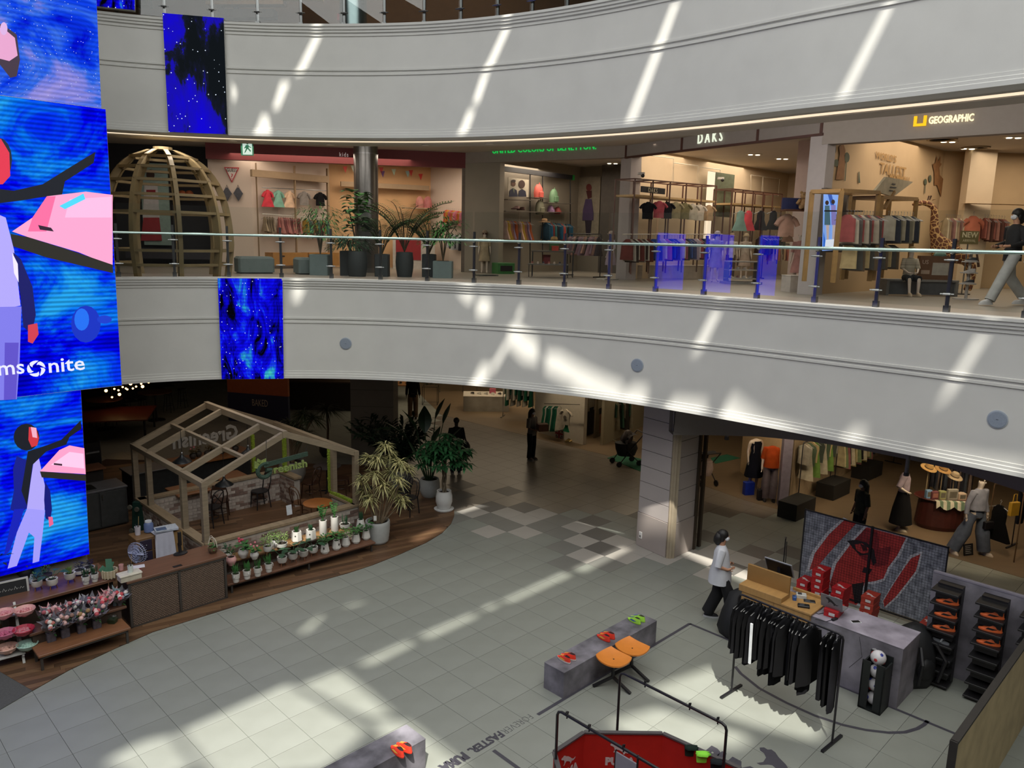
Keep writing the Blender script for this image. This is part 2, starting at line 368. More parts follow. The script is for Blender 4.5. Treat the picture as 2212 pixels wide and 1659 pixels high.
for r in range(30,210):
    off=random.random()*1.3
    for c_ in range(-14,22):
        x0,x1,y0,y1=off+c_*1.3,off+c_*1.3+1.296,r*.115,r*.115+.112
        pl=DECK
        for o,n in((pd*x0,pd),(pd*x1,-pd),(pn*y0,pn),(pn*y1,-pn)):
            pl=clip(pl,o,n)
            if len(pl)<3:break
        if len(pl)>=3:planks.append(pl)
def area(p):return abs(sum(p[i].x*p[(i+1)%len(p)].y-p[(i+1)%len(p)].x*p[i].y for i in range(len(p))))/2
planks=[p for p in planks if area(p)>.004]
def plank_key(p):
    c=sum(p,V())/len(p);return c.length+(6 if c.y>18.5 else 0)+(8 if c.x<-7.2 and c.y<15 else 0)
planks.sort(key=plank_key)
q=MB()
for i,pl in enumerate(planks):
    w=MB()if i<300 else q;w.m=0 if i<300 else i%4
    w.prism([(p.x,p.y)for p in pl],0,.013+(i%3)*.0004)
    if i<300:w.build('plank',woods[(i*7+i//5)%4],deck)
q.build('plank_field',woods,deck,kind='stuff')
m=MB();m.prism([(p.x,p.y)for p in(G(70,1493),G(0,1534),V((-9.5,9.0,0)),V((-13,11,0)),V((-8.6,11.6,0)),G(90,1425))],0,.01)
tag(m.build('carpet',mat('#4c4c4b',.95,var=.15,scale=60)),'dark grey carpet under the white flower rack at the deck corner','carpet')
# ================================================================ RAILINGS
steel=mat('#8b8c8c',.28,1,var=.04);chrome=mat('#c9cccd',.15,1,var=.02);gl=glass_mat('railing_glass',(.965,.985,.98),.045);hand_m=mat('#9fb3ae',.22,.85,var=.03)
def railing(c,nn,pxs,py,z0,inset,label,top,rail_z,phigh):
    root=thing('glass_railing',label,'railing')
    sp=[]
    for x in pxs:
        p,n=at_az(c,nn,az_px(x,py));sp.append((p-n*inset,n))
    pm=MB();pm.box(-.025,.025,-.008,.03,.1,phigh);pm.box(-.04,.04,-.03,.065,0,.1);pme=pm.mesh('post',steel)
    cm=MB();cm.tube([(-.095,-.045,0),(-.055,-.045,0),(-.05,-.05,0),(.05,-.05,0),(.055,-.045,0),(.095,-.045,0)],[.012,.012,.018,.018,.012,.012],8);cme=cm.mesh('clamp',steel)
    br=MB();br.tube([(0,0,rail_z-z0-.05),(0,-.1,rail_z-z0-.02)],.015,6);bre=br.mesh('rail_bracket',chrome)
    for p,n in sp:
        rz=math.atan2(n.x,-n.y)
        o=link('post',pme,root,None,(p.x,p.y,z0),rz);link('rail_bracket',bre,o)
        for z in(.27,.77):link('clamp',cme,o,None,(0,0,z))
    for(p,n),(q,k)in zip(sp,sp[1:]):
        a=p+n*.05;b=q+k*.05;d=(b-a).normalized();a=a+d*.02;b=b-d*.02;nz=V((d.y,-d.x,0))*.006
        m=MB();vs=[a-nz,b-nz,b+nz,a+nz]
        m.add([(v.x,v.y,z0+.07)for v in vs]+[(v.x,v.y,top)for v in vs],[(0,3,2,1),(4,5,6,7),(0,1,5,4),(1,2,6,5),(2,3,7,6),(3,0,4,7)])
        m.build('glass_panel',gl,root)
    pts=[]
    lo,hi=az_px(pxs[0]-60,py),az_px(pxs[-1]+60,py)
    for i in range(41):
        p,n=at_az(c,nn,lo+(hi-lo)*i/40);pts.append(p-n*(inset-.10)+V((0,0,rail_z)))
    MB().tube(pts,.028,10).build('handrail',hand_m,root,smooth=.6)
    edge=[p-V((0,0,rail_z-top))-V((0,0,.0))for p in pts]
    return root
railing(LOW,NL,[150,260,379,493,605,712,816,916,1016,1112,1210,1305,1405,1509,1624,1750,1885,2041,2215],610,ZT1,.22,'frameless glass railing with steel posts and handrail on the lower balcony',7.22,6.63,1.08)
railing(UPP,NU,[250,351,453,550,643,736,823,908,986,1064,1138,1212,1290,1370],30,ZT2,.22,'glass railing with steel posts on the upper balcony at the picture top',12.35,11.72,1.1)
# ---- columns
def round_column(px,py,z0,z1,r,label,top=True):
    P=G(px,py,z0);m=MB();m.lathe([(r,z0),(r,z1)],(P.x,P.y,0),32)
    o=thing('round_column',label,'column');m.build('shaft',mat('#7d7c7b',.3,.9,var=.05),o,smooth=.6)
    q=MB();q.lathe([(r+.015,z0),(r+.015,z0+.12)],(P.x,P.y,0),32);q.lathe([(r+.01,z1-.28),(r+.01,z1-.25)],(P.x,P.y,0),32);q.build('collar',steel,o,smooth=.6)
    return P
round_column(793,588,5.68,9.16,.33,'round brushed metal column behind the potted plants on the balcony')
m=MB();m.lathe([(.33,10.8),(.33,14.5)],(-4.1,20.2,0),32);o=thing('round_column','round metal column behind the top glass railing','column');m.build('shaft',mat('#8fa0a0',.25,.9,var=.05),o,smooth=.6)
MB().lathe([(.345,10.8),(.345,10.95)],(-4.1,20.2,0),32).build('collar',steel,o,smooth=.6)
# ================================================================ LEVEL TWO SHOP SHELLS
def wallq(name,a,b,z0,z1,m,th=.12,parent=None,back=True):
    "upright wall panel from a to b (plan), thickness behind its seen face"
    a,b=V((a[0],a[1],0)),V((b[0],b[1],0));d=(b-a).normalized();n=V((-d.y,d.x,0));mid=(a+b)/2
    if n.dot(mid)<0:n=-n
    n*=th;q=MB();q.add([(*(a).xy,z0),(*(b).xy,z0),(*(b+n).xy,z0),(*(a+n).xy,z0),(*(a).xy,z1),(*(b).xy,z1),(*(b+n).xy,z1),(*(a+n).xy,z1)],
        [(0,3,2,1),(4,5,6,7),(0,1,5,4),(1,2,6,5),(2,3,7,6),(3,0,4,7)])
    return q.build(name,m,parent,kind=None if parent else 'structure')
def at_px(px,py,y):
    "plan point at depth y under the pixel column"
    d=CF+CR*((px-1106)/FPX)+CU*((829.5-py)/FPX);return V((d.x/d.y*y,y,0))
cream=mat('#c9b598',.8,var=.04,scale=2);pinkw=mat('#cdbcae',.8,var=.03,scale=2);peach=mat('#cfa67a',.8,var=.05,scale=2);greyw=mat('#857d70',.8,var=.04,scale=2);pillar=mat('#a9a2a0',.7,var=.03)
A0,AB,BC,CD,D1=V((-8.75,22.4,0)),V((-1.52,23.5,0)),V((2.82,21.0,0)),V((6.05,15.95,0)),V((10.2,12.5,0))
ka1,ka2,ka3,ka4=at_px(545,450,23.2),at_px(712,450,25.2),at_px(930,450,26.6),at_px(1006,450,25.4)
wallq('wall_kids_shop',(-8.9,22.9),ka1,5.68,9.16,pinkw);wallq('wall_kids_shop',ka1,ka2,5.68,9.16,pinkw);wallq('wall_kids_shop',ka2,ka3,5.68,9.16,peach);wallq('wall_kids_shop',ka3,ka4,5.68,9.16,pinkw)
redf=mat('#5f1418',.6,var=.05)
fascia=[]
def fas(name,a,b,z0,z1,m,th=.25):return wallq(name,a,b,z0,z1,m,th)
fas('trim_2',A0,AB,8.72,9.16,redf);fas('trim_3',AB,BC,8.86,9.16,mat('#8a8078',.7,var=.04));fas('trim_4',BC,CD,8.86,9.16,mat('#8d8580',.7,var=.03));fas('trim_5',CD,D1,8.66,9.16,mat('#958c85',.7,var=.03))
brownm=mat('#4b2a22',.5,var=.1)
wallq('trim_6',BC-V((0,.02,0)),CD-V((0,.02,0)),8.83,8.88,brownm,.06)
for k in(.0,.34,.72,.985):
    p=BC.lerp(CD,k)-V((0,.03,0));wallq('trim_7',p,p+(CD-BC).normalized()*.06,8.86,9.16,brownm,.05)
def pill(a,b,m,z1=9.16,z0=5.68,th=.3):return wallq('wall_shopfront_pier',a,b,z0,z1,m,th)
e1=V((E1.x,E1.y,0))
pill(AB,at_px(1078,470,23.0),greyw,8.9);pill(at_px(1006,470,24.2),AB,mat('#6a5f55',.7),8.9,th=.1)
pill(at_px(1336,470,21.3),BC+(CD-BC).normalized()*.28,pillar);wallq('wall_pink_pier',at_px(1711,470,19.4),at_px(1765,470,18.8),5.68,9.16,mat('#cdb7ac',.8,var=.03),.3);pill(CD-(CD-BC).normalized()*.27,CD+(D1-CD).normalized()*.12,pillar)
gb0,gb1=at_px(1070,470,23.6),V((2.16,27.06,0));wallq('wall_grey_shop',gb0,gb1,5.68,9.16,greyw);gb2=gb1-V((E2.x,E2.y,0))*3.6;wallq('wall_grey_shop',gb1,gb2,5.68,9.16,greyw)
wallq('ceiling_grey_shop',gb1-E1*3,gb1-E1*2.99,9.1,9.15,greyw)
bc0=BC+e1*.2;bc1=V((9.5,27.8,0));wallq('wall_beige_shop',bc0,bc1,5.68,9.16,cream);bc2=bc1-V((E2.x,E2.y,0))*5.4;wallq('wall_beige_shop',bc1,bc2,5.68,9.16,cream)
td0=CD+e1*.12;td1=V((11.0,20.6,0));wallq('wall_tan_shop',td0,td1,5.68,9.16,mat('#b89d78',.8,var=.04,scale=2));wallq('wall_tan_shop',td1,(19.5,21.2),5.68,9.16,mat('#b89d78',.8,var=.04,scale=2))
wallq('wall_tan_shop',at_px(2070,450,20.2),at_px(2084,450,20.0),5.68,9.16,cream,.8)
# ---- lights of level two
for loc,e,sx,sy in(((-5.6,22.7,8.9),85,5,1.2),((-3.2,24.2,8.95),80,4,1),((.6,24.4,8.9),90,2.6,1.6),((5.4,21.5,9.1),120,4,3),((7.2,24.5,9.1),70,3,2),((9.6,17.6,9.1),130,4,3.5),((13,19,9.1),60,3,2),((-8.2,20.6,8.95),25,3,1.5),((3.6,23.5,9.0),30,1.2,1.2)):
    lamp('shop_light','AREA',loc,e,(1,.84,.66),sx,sy)
dl_me=MB();dl_me.lathe([(.09,0),(.09,-.012),(.065,-.012)],n=16);ring_me=dl_me.mesh('rim',mat('#d8d4cc',.5));dm=MB();dm.lathe([(.064,-.004),(.064,-.009)],n=16);disc_me=dm.mesh('lens',emis('#ffe9c4',3))
def downlight(loc,label,two=False):
    o=thing('downlight',label,'ceiling light',loc,0,None);link('rim',ring_me,o);link('lens',disc_me,o)
    return o
dls=[(320,293),(503,304),(713,312),(919,313),(1057,310)]
for(px,py),w in zip(dls,('left of the dome','between dome and exit sign','left of the round column','right of the round column','nearest the green letters')):
    downlight(G(px,py,ZB2+.015),'small round downlight in the balcony soffit '+w)
spots=[((1323,352),'grey shop'),((1629,333),'beige shop, near its front'),((1690,342),'beige shop, deeper in'),((2048,305),'tan shop, near the ceiling ring'),((2091,320),'tan shop, beside the second ring'),((2128,331),'tan shop, above the far wall'),((2190,296),'tan shop, by the picture edge')]
for(px,py),w in spots:
    P=G(px,py,9.16);o=thing('downlight','pair of warm ceiling spots in the '+w,'ceiling light',P)
    MB().box(-.2,.2,-.09,.09,-.015,0).build('frame',mat('#cfc6b8',.6),o)
    for dx in(-.1,.1):MB().lathe([(.06,-.03),(.06,-.016)],(dx,0,0),12).build('lens',emis('#fff0cf',3.5),o)
for px,py,w in((2035,300,'larger'),(2108,318,'smaller')):
    P=G(px,py,9.16);m=MB();m.lathe([(.32,0),(.32,-.03),(.26,-.03),(.26,0)],n=28)
    tag(m.build('ceiling_ring',mat('#93836c',.6)),w+' round vent ring on the tan shop ceiling','vent').location=P
P=G(534,320,8.9);o=thing('exit_sign','green and white running man exit sign hanging by the red fascia','sign',P)
ex=MB();ex.box(-.16,.16,-.03,.03,-.19,.19);ex.build('sign_body',mat('#2b8a6c',.5,var=.02),o)
w_=MB();w_.plate([(-.11,-.17),(.14,-.17),(.14,.17),(-.11,.17)],(0,-.032,0),(1,0,0),(0,0,1),.002);w_.build('sign_face',emis('#cfe8dc',.75),o)
r_=MB()
for pl in([(-.02,.09),(.02,.09),(.03,.13),(0,.15),(-.03,.13)],[(-.05,.07),(.03,.08),(.03,0),(-.02,-.03),(-.05,.0)],[(-.02,0),(.03,0),(.09,-.07),(.07,-.1),(.02,-.04)],[(-.03,0),(.0,-.02),(-.05,-.1),(-.09,-.14),(-.07,-.08)],[(.02,.06),(.1,.02),(.1,0),(.02,.03)],[(-.04,.06),(-.09,.0),(-.08,-.02),(-.03,.03)]):
    r_.plate(pl,(.02,-.035,0),(1,0,0),(0,0,1),.002)
r_.build('pictogram',emis('#1d7a58',.5),o);tb=MB();tb.tube([(-.1,0,.19),(-.1,0,9.16-P.z)],.008,6);tb.tube([(.1,0,.19),(.1,0,9.16-P.z)],.008,6);tb.build('hanger',steel,o)
# ---- shop signs
def on_wall(a,b,px,py):d=(V((b[0],b[1],0))-V((a[0],a[1],0))).normalized();n=V((d.y,-d.x,0));return GP(px,py,V((a[0],a[1],0)),n),d,(n if n.y<0 else-n)
def sign(name,label,body,a,b,px,py,px2,size_px,m,sxk=None,**kw):
    P,d,n=on_wall(a,b,px,py);P2,_,_=on_wall(a,b,px2,py);Pt,_,_=on_wall(a,b,px,py-size_px)
    o=thing(name,label,'sign',P+n*.03);h=Pt.z-P.z
    t=text(body,h/.70,m,o,frame3(V((0,0,0)),d,(0,0,1)),ext=.015,**kw)
    bpy.context.view_layer.update();wd=t.dimensions.x
    if wd>0:t.matrix_local=t.matrix_local@Matrix.Diagonal(((P2-P).length/wd,1,1,1))
    return o,h
sign('shop_sign','glowing green capital letters on the grey fascia','UNITED COLORS OF BENETTON.',AB,BC,1064,332,1287,15,emis('#19c24e',.9))
o,h=sign('shop_sign','thin dark letters with a pale glow on the beige shop fascia','DAKS',BC,CD,1508,311,1560,22,emis('#dfe6cf',1.1),spacing=1.6)
sign('shop_sign','small white word on the red fascia','kids',A0,AB,733,338,752,9,emis('#b9a9a4',.6),spacing=1.3)
o,h=sign('shop_sign','glowing cream letters beside a yellow bracket on the right fascia','GEOGRAPHIC',CD,D1,2006,268,2102,15,emis('#fff0c4',1.15),bold=.004)
P,d,n=on_wall(CD,D1,1974,274);P2,_,_=on_wall(CD,D1,2001,274);w=(P2-P).length;b_=MB();f3=[(0,0),(w,0),(w,.2),(w-.05,.2),(w-.05,.05),(.05,.05),(.05,.2),(0,.2)]
b_.plate([(x,y*.9)for x,y in f3],P-o.location+n*.03,d,(0,0,1),.03);b_.build('bracket_mark',emis('#ffc400',1.0),o)
# ================================================================ LEVEL ONE SHELL
m=MB();m.prism([(p.x,p.y)for p in(G(955,897),G(1390,1003),G(1610,1081),G(1760,1122),G(2060,1205),G(2300,1275),V((33,14,0)),V((33,39,0)),V((-6,39,0)),V((-3.4,31,0)))],-.004,.004)
struct('floor_shops',m,mat('#6d5c47',.4,var=.08,scale=1.5,stretch=(1,4,1)))
lpts=[V((sin(rad(a))*d_,cos(rad(a))*d_,0))for a,d_ in((12.3,15.62),(15.1,15.87),(18.4,16.12),(21.8,16.16),(24.3,16.01),(27.8,15.68),(30.8,15.38),(32.7,14.96),(34.8,14.55),(38,14.0),(42,13.4))]
lint=MB();lint.add(*sweep(lpts,normals(lpts),[(0,3.6),(0,3.0),(-.03,3.0),(-.03,2.87),(-.07,2.87),(-.07,2.80),(-.4,2.80),(-.4,3.6)]))
struct('trim_8',lint,mat('#8b847f',.7,var=.03),smooth=.5)
pc=[V((2.89,16.35,0)),V((3.40,15.66,0)),V((3.56,15.66,0)),V((4.12,16.22,0)),V((3.5,17.1,0))]
m=MB();ins=sum(pc,V())/5;m.prism([((p-ins)*.965+ins).xy[:]for p in pc],0,3.6);core=struct('wall_stone_pier',m,mat('#6b6664',.8))
zc=[0,.78]+[.78+.36*i for i in range(1,9)]
stone=mat('#b3aaa6',.7,var=.03,scale=2);stone2=mat('#a79c96',.7,var=.03,scale=2)
for i in range(len(zc)-1):
    for a,b in((pc[0],pc[1]),(pc[2],pc[3]),(pc[4],pc[0])):
        d=(b-a).normalized();n=V((d.y,-d.x,0));n=n if n.dot(a-ins)>0 else-n;th=.03 if i==0 else .012
        q=MB();vs=[a-n*.02,b-n*.02,b+n*th,a+n*th];z0,z1=zc[i]+.006,min(3.58,zc[i+1]-.006)
        q.add([(v.x,v.y,z0)for v in vs]+[(v.x,v.y,z1)for v in vs],[(0,1,2,3),(7,6,5,4),(0,4,5,1),(1,5,6,2),(2,6,7,3),(3,7,4,0)]);q.build('stone_panel',stone2 if i==0 else stone,core)
d=(pc[1]-pc[0]).normalized();q=MB()
for k,(o_,w_,dp)in enumerate(((.0,.05,.05),(.05,.05,.075),(.1,.07,.05))):
    a=pc[1]+V((1,0,0))*o_;q.box(a.x,a.x+w_,a.y-dp,a.y+.1,0,2.83)
q.build('door_trim',mat('#a3957f',.6,var=.04),core)
P=GP(1386,1155,pc[0],V((d.y,-d.x,0)));so=thing('wall_socket','white wall socket low on the stone pier','socket',P+V((-.7,-.5,0))*.04,math.atan2(d.y,d.x));MB().bbox(-.045,.045,-.012,.012,-.075,.075,.006).build('plate',mat('#e8e6e2',.4),so);MB().box(-.02,.02,-.018,-.01,-.045,.0).build('outlet',mat('#6d6a68',.5),so)
dfm=mat('#554c42',.35,.7,var=.05)
for i,(px,py)in enumerate(((1497,1186),(1509,1180))):
    P=G(px,py);q=MB();q.cbox((P.x,P.y,1.4),.07,.07,2.8,Q45);struct('door_1' if i==0 else 'door_2',q,dfm)
P=G(1690,1098);wallq('wall_shop_partition',at_px(1690,1000,P.y),at_px(1710,1000,P.y-.05),0,3.5,mat('#6d6672',.7),.5);wallq('wall_shop_partition',at_px(1600,1000,P.y+3.2),at_px(1690,1000,P.y+.3),0,3.5,mat('#c2a67c',.8,var=.05),.1)
wallq('wall_shop_rear',at_px(1712,1000,P.y+.2),at_px(1960,1000,P.y+8),0,3.5,mat('#8d7a60',.8),.1)
P=V((-4.9,23.3,0));q=MB();x0,x1=at_px(757,860,23).x,at_px(850,860,23).x;q.box(x0+.012,x1-.012,23.012,24,0,3.55);pier=struct('wall_grey_pier',q,mat('#4d4946',.7))
for i in range(7):
    q=MB();q.box(x0,x1,23.0,23.02,i*.52+.006,i*.52+.514);q.build('stone_panel',mat('#8b8680',.7,var=.03,scale=2),pier)
wallq('wall_far_shop',at_px(855,830,36.5),at_px(1180,830,36.5),0,3.5,mat('#9b8a70',.8,var=.05))
wu=wallq('wall_white_shop',at_px(1155,900,26.6),at_px(1262,900,24.9),0,3.5,mat('#b9b2a4',.8,var=.04),.15)
wallq('wall_white_shop',at_px(1305,900,24.9),at_px(1420,900,29),0,3.5,mat('#8f866f',.8,var=.04),.1)
for loc,e,sx,sy,c in(((-1.5,31,3.4),125,7,5,WARM),((1.6,26.2,3.4),42,3,2,WARM),((4.2,26,3.4),40,2,3,WARM),((8.6,21.5,3.4),60,4,4,WARM),((6.4,20.4,3.4),22,1.6,1.6,WARM),((11.5,17.5,3.4),60,4,3,WARM),((-6.2,17.6,3.3),20,3,2,(1,.85,.7)),((-9.5,24,3.4),16,5,4,(1,.7,.5))):
    lamp('shop_light','AREA',loc,e,c,sx,sy)
for az in(-25,-17,-9,-1,7,14,20,26,33):
    p,n=at_az(UPP,NU,az);lamp('fascia_fill','AREA',(p-n*1.7+V((0,0,9.05)))[:],16,(1,.93,.84),2.2,.3,d=(-n.x,-n.y,-.55))  # added fill aimed at the fascia in place of bounced light; no fixture
for az in(-24,-18,-12,-6,0,6,12,18,24,30):
    p,n=at_az(UPP,NU,az);lamp('soffit_light','AREA',(p-n*1.1+V((0,0,ZB2-.02)))[:],22,(1,.95,.88),1.2,.25)
for loc,tgt,e in(((6.3,18.0,3.4),(6.7,19.6,1.0),160),((7.9,17.2,3.4),(7.7,19.6,1.0),120),((9.0,15.6,3.3),(9.2,17.6,.9),150),((9.6,14.6,3.2),(10.3,16.2,.9),180),((10.6,16.0,3.3),(10.2,18.3,.9),120),((1.3,24.2,3.4),(2.2,25.4,.9),120),((-.6,28.0,3.4),(-.3,30,.8),140),((8.4,20,3.4),(9.0,22.5,.8),120),((.2,30,3.4),(.2,31.5,.9),120),((2.9,23.2,3.4),(3.3,22.8,.3),70)):
    lamp('spot_lamp','SPOT',loc,e,WARM,.08,d=V(tgt)-V(loc),spot=62)
# ================================================================ LED SCREENS
def screen_mat(name,stops,scale,stretch,stripes=26,stars=0,dist=1.6,strength=1.0,sa=.35):
    m=bpy.data.materials.new(name);m.use_nodes=True;nt=m.node_tree;N=nt.nodes;L=nt.links
    for n in list(N):N.remove(n)
    o=N.new('ShaderNodeOutputMaterial');e=N.new('ShaderNodeEmission');e.inputs[1].default_value=strength;tc=N.new('ShaderNodeTexCoord');mp=N.new('ShaderNodeMapping')
    mp.inputs['Scale'].default_value=stretch[:3];mp.inputs['Rotation'].default_value=(0,0,stretch[3]if len(stretch)>3 else 0);L.new(tc.outputs['Object'],mp.inputs[0])
    nz=N.new('ShaderNodeTexNoise');nz.inputs['Scale'].default_value=scale;nz.inputs['Detail'].default_value=7;nz.inputs['Roughness'].default_value=.62;nz.inputs['Distortion'].default_value=dist;L.new(mp.outputs[0],nz.inputs['Vector'])
    r=N.new('ShaderNodeValToRGB');L.new(nz.outputs['Fac'],r.inputs[0]);cr=r.color_ramp
    while len(cr.elements)<len(stops):cr.elements.new(.5)
    for el,(p,c)in zip(cr.elements,stops):el.position=p;el.color=(*lin(c),1)
    out=r.outputs[0]
    if stripes:
        sx=N.new('ShaderNodeSeparateXYZ');L.new(tc.outputs['Object'],sx.inputs[0]);a=N.new('ShaderNodeMath');a.operation='MULTIPLY';a.inputs[1].default_value=stripes*2;L.new(sx.outputs['Y'],a.inputs[0])
        s=N.new('ShaderNodeMath');s.operation='SINE';L.new(a.outputs[0],s.inputs[0]);k=N.new('ShaderNodeMath');k.operation='MULTIPLY_ADD';k.inputs[1].default_value=sa/2;k.inputs[2].default_value=1-sa/2;L.new(s.outputs[0],k.inputs[0])
        mx=N.new('ShaderNodeVectorMath');mx.operation='SCALE';L.new(out,mx.inputs[0]);L.new(k.outputs[0],mx.inputs['Scale']);out=mx.outputs[0]
    if stars:
        v=N.new('ShaderNodeTexVoronoi');v.inputs['Scale'].default_value=stars;L.new(tc.outputs['Object'],v.inputs['Vector']);c=N.new('ShaderNodeMath');c.operation='LESS_THAN';c.inputs[1].default_value=.13;L.new(v.outputs['Distance'],c.inputs[0])
        wn=N.new('ShaderNodeMath');wn.operation='MULTIPLY';sp=N.new('ShaderNodeSeparateColor');L.new(v.outputs['Color'],sp.inputs[0]);g=N.new('ShaderNodeMath');g.operation='GREATER_THAN';g.inputs[1].default_value=.55;L.new(sp.outputs[0],g.inputs[0]);L.new(c.outputs[0],wn.inputs[0]);L.new(g.outputs[0],wn.inputs[1])
        mx2=N.new('ShaderNodeMix');mx2.data_type='RGBA';L.new(wn.outputs[0],mx2.inputs[0]);L.new(out,mx2.inputs[6]);mx2.inputs[7].default_value=(.75,.85,1,1);out=mx2.outputs[2]
    L.new(out,e.inputs[0]);L.new(e.outputs[0],o.inputs[0]);return m
seam=mat('#9a9892',.5);black=mat('#0c0c0d',.6);blackg=mat('#151517',.35)
SO=V((-7.54,13.01,.95));SN=V((E1.y,-E1.x,0));SX=V((E1.x,E1.y,0));UZ=V((0,0,1))
def led(label,corners,o,n,ex,m,depth=.14,group=None,pts=None):
    "corner pixels bl, br, tr, tl on the upright plane through o"
    P=pts or[GP(x,y,o,n)for x,y in corners];c=sum(P,V())/4;root=thing('led_screen',label,'screen',c,0,group)
    q=[((p-c).dot(ex),(p-c).z)for p in P];F=frame3((0,0,0),ex,(0,0,1))
    b=MB();b.plate([(x*1.003,y*1.003)for x,y in q],-n*depth,ex,UZ,depth-.004);b.build('housing',mat('#b9b9b5',.5),root)
    f=MB().add([(x,y,.0)for x,y in q],[(0,1,2,3)]).build('display',m,root);f.matrix_local=F
    return root,c,F,o,n,ex
def art(L,name,polys,d=.004):
    root,c,F,o,n,ex=L;b=MB();ms=[]
    for k,(col,pts)in enumerate(polys):
        mm=emis(col,1.0)
        if mm not in ms:ms.append(mm)
        b.m=ms.index(mm);P=[GP(x,y,o,n)-c for x,y in pts];zz=d+k*.0006
        b.add([((p.dot(ex)),p.z,zz)for p in P],[tuple(range(len(P)))])
    x=b.build(name,ms,root);x.matrix_local=F;return x
def circ(x,y,rx,ry=None,n=16):return[(x+rx*cos(2*pi*i/n),y+(ry or rx)*sin(2*pi*i/n))for i in range(n)]
water=screen_mat('screen_water',[(.36,'#0202c4'),(.44,'#0208ff'),(.50,'#0640ff'),(.55,'#0c7cff'),(.63,'#2ab0ff')],.62,(1,1.5,1),42,0,.7,sa=.5)
water2=screen_mat('screen_foam',[(.36,'#0412d8'),(.45,'#1248f4'),(.52,'#3a72f0'),(.60,'#8a8cea'),(.7,'#b0a4e8')],.7,(1,1.5,1),42,26,.8,sa=.3)
L1=led('tall blue screen, lowest of the big wall, showing a person in a dark jacket',[(-70,1263),(193,1197),(174.5,843),(-70,869)],SO,SN,SX,water)
L2=led('large blue screen above it with the white luggage lettering',[(-70,869),(263,832),(228,236),(-70,197)],SO+SN*.05,SN,SX,water)
L3=led('topmost big blue screen with a pale sea foam picture',[(-70,196),(219,234),(207,-30),(-70,-60)],SO,SN,SX,water2)
water3=screen_mat('screen_far',[(.36,'#0202c4'),(.46,'#0410ff'),(.6,'#0840ff')],.5,(1,1.5,1),0,0,.7,strength=3.2)
Q=[SO+SX*k+UZ*(z-.95)for k,z in((-10.2,3.4),(-6.3,3.4),(-6.3,7.1),(-10.2,7.1))];led('blue screen farther along the big wall, seen mirrored in the balcony glass',None,SO,SN,SX,water3,pts=Q)
NV,RD,PK,PL,DK,CY='#10141f','#d8324a','#e887c0','#aaa0ee','#1a2333','#4ad0f0'
art(L3,'picture_shapes',[('#3a2b3c',[(-60,60),(5,52),(36,75),(43,130),(36,165),(22,168),(0,140),(-60,120)]),('#d99ac2',[(-60,62),(6,60),(32,82),(38,120),(20,132),(-60,112)]),('#d0a8d8',circ(8,62,8,14))])
art(L2,'picture_shapes',[(DK,circ(-4,345,30,48)),(RD,[(-60,300),(2,300),(20,330),(22,380),(6,398),(-60,400)]),(NV,[(-60,402),(30,412),(92,398),(150,362),(206,328),(202,352),(168,374),(140,392),(134,420),(90,426),(40,434),(-60,446)]),
    ('#f0a0c8',[(26,500),(70,470),(101,424),(185,414),(243,421),(243,575),(170,545),(60,512)]),('#f06a9c',[(70,470),(101,424),(120,424),(100,500),(60,500)]),('#f4b6dc',[(150,430),(240,425),(241,470),(140,470)]),(CY,[(128,445),(180,418),(184,430),(140,452)]),('#2c1a2e',[(82,486),(110,492),(116,500),(86,496)]),
    ('#26241f',[(22,505),(60,512),(150,540),(243,572),(244,590),(100,556),(28,532)]),(PL,[(-60,440),(12,470),(30,540),(44,660),(-60,680)]),('#0d1060',[(28,545),(45,560),(70,620),(77,680),(68,722),(50,706),(44,640)]),('#e8e0ff',[(26,546),(38,570),(40,610),(30,590)]),('#c83a4c',[(60,702),(80,698),(83,722),(70,742),(60,738)]),('#7a76e0',[(-60,664),(46,662),(42,780),(36,862),(-60,868)]),('#5a4cc0',[(10,740),(40,740),(34,862),(8,864)]),
    ('#0a2cb8',circ(185,700,32,40)),('#1a6ae8',circ(176,690,16,24)),('#1238c4',circ(225,690,16,9))])
art(L1,'picture_shapes',[(PL,[(60,1000),(84,990),(97,1050),(96,1102),(58,1100)]),('#0a1684',[(36,985),(28,1012),(30,1060),(22,1100),(42,1110),(58,1098),(66,1040),(72,1000)]),(NV,[(60,975),(100,962),(132,950),(150,932),(174,908),(176,926),(150,944),(143,960),(100,975),(70,1004),(58,1092),(46,1060)]),('#f29cc4',[(86,1018),(128,972),(150,962),(182,968),(185,1024)]),('#f7c3e4',[(110,1004),(150,976),(180,980),(182,1012)]),('#3a2030',[(116,1000),(134,1002),(134,1006),(116,1004)]),('#23211c',[(86,1018),(185,1025),(186,1039),(90,1031)]),(NV,circ(57,944,28,29)),('#c8323c',[(62,922),(78,925),(84,946),(80,962),(68,966),(61,950)]),('#e8a8c0',[(66,922),(78,924),(80,946),(70,944)]),('#0a1070',[(97,1040),(108,1060),(112,1100),(108,1124),(98,1120),(95,1080)]),('#e0608c',[(104,1116),(113,1116),(115,1132),(106,1138)]),('#9a94f0',[(58,1098),(97,1102),(92,1150),(84,1212),(70,1216),(74,1160),(62,1150),(36,1222),(16,1228),(36,1150)]),('#0a1ab0',[(30,1100),(52,1098),(36,1150),(20,1190),(8,1200)])])
def on_screen(L,x,y):root,c,F,o,n,ex=L;p=GP(x,y,o,n)-c;return V((p.dot(ex),p.z,.012))
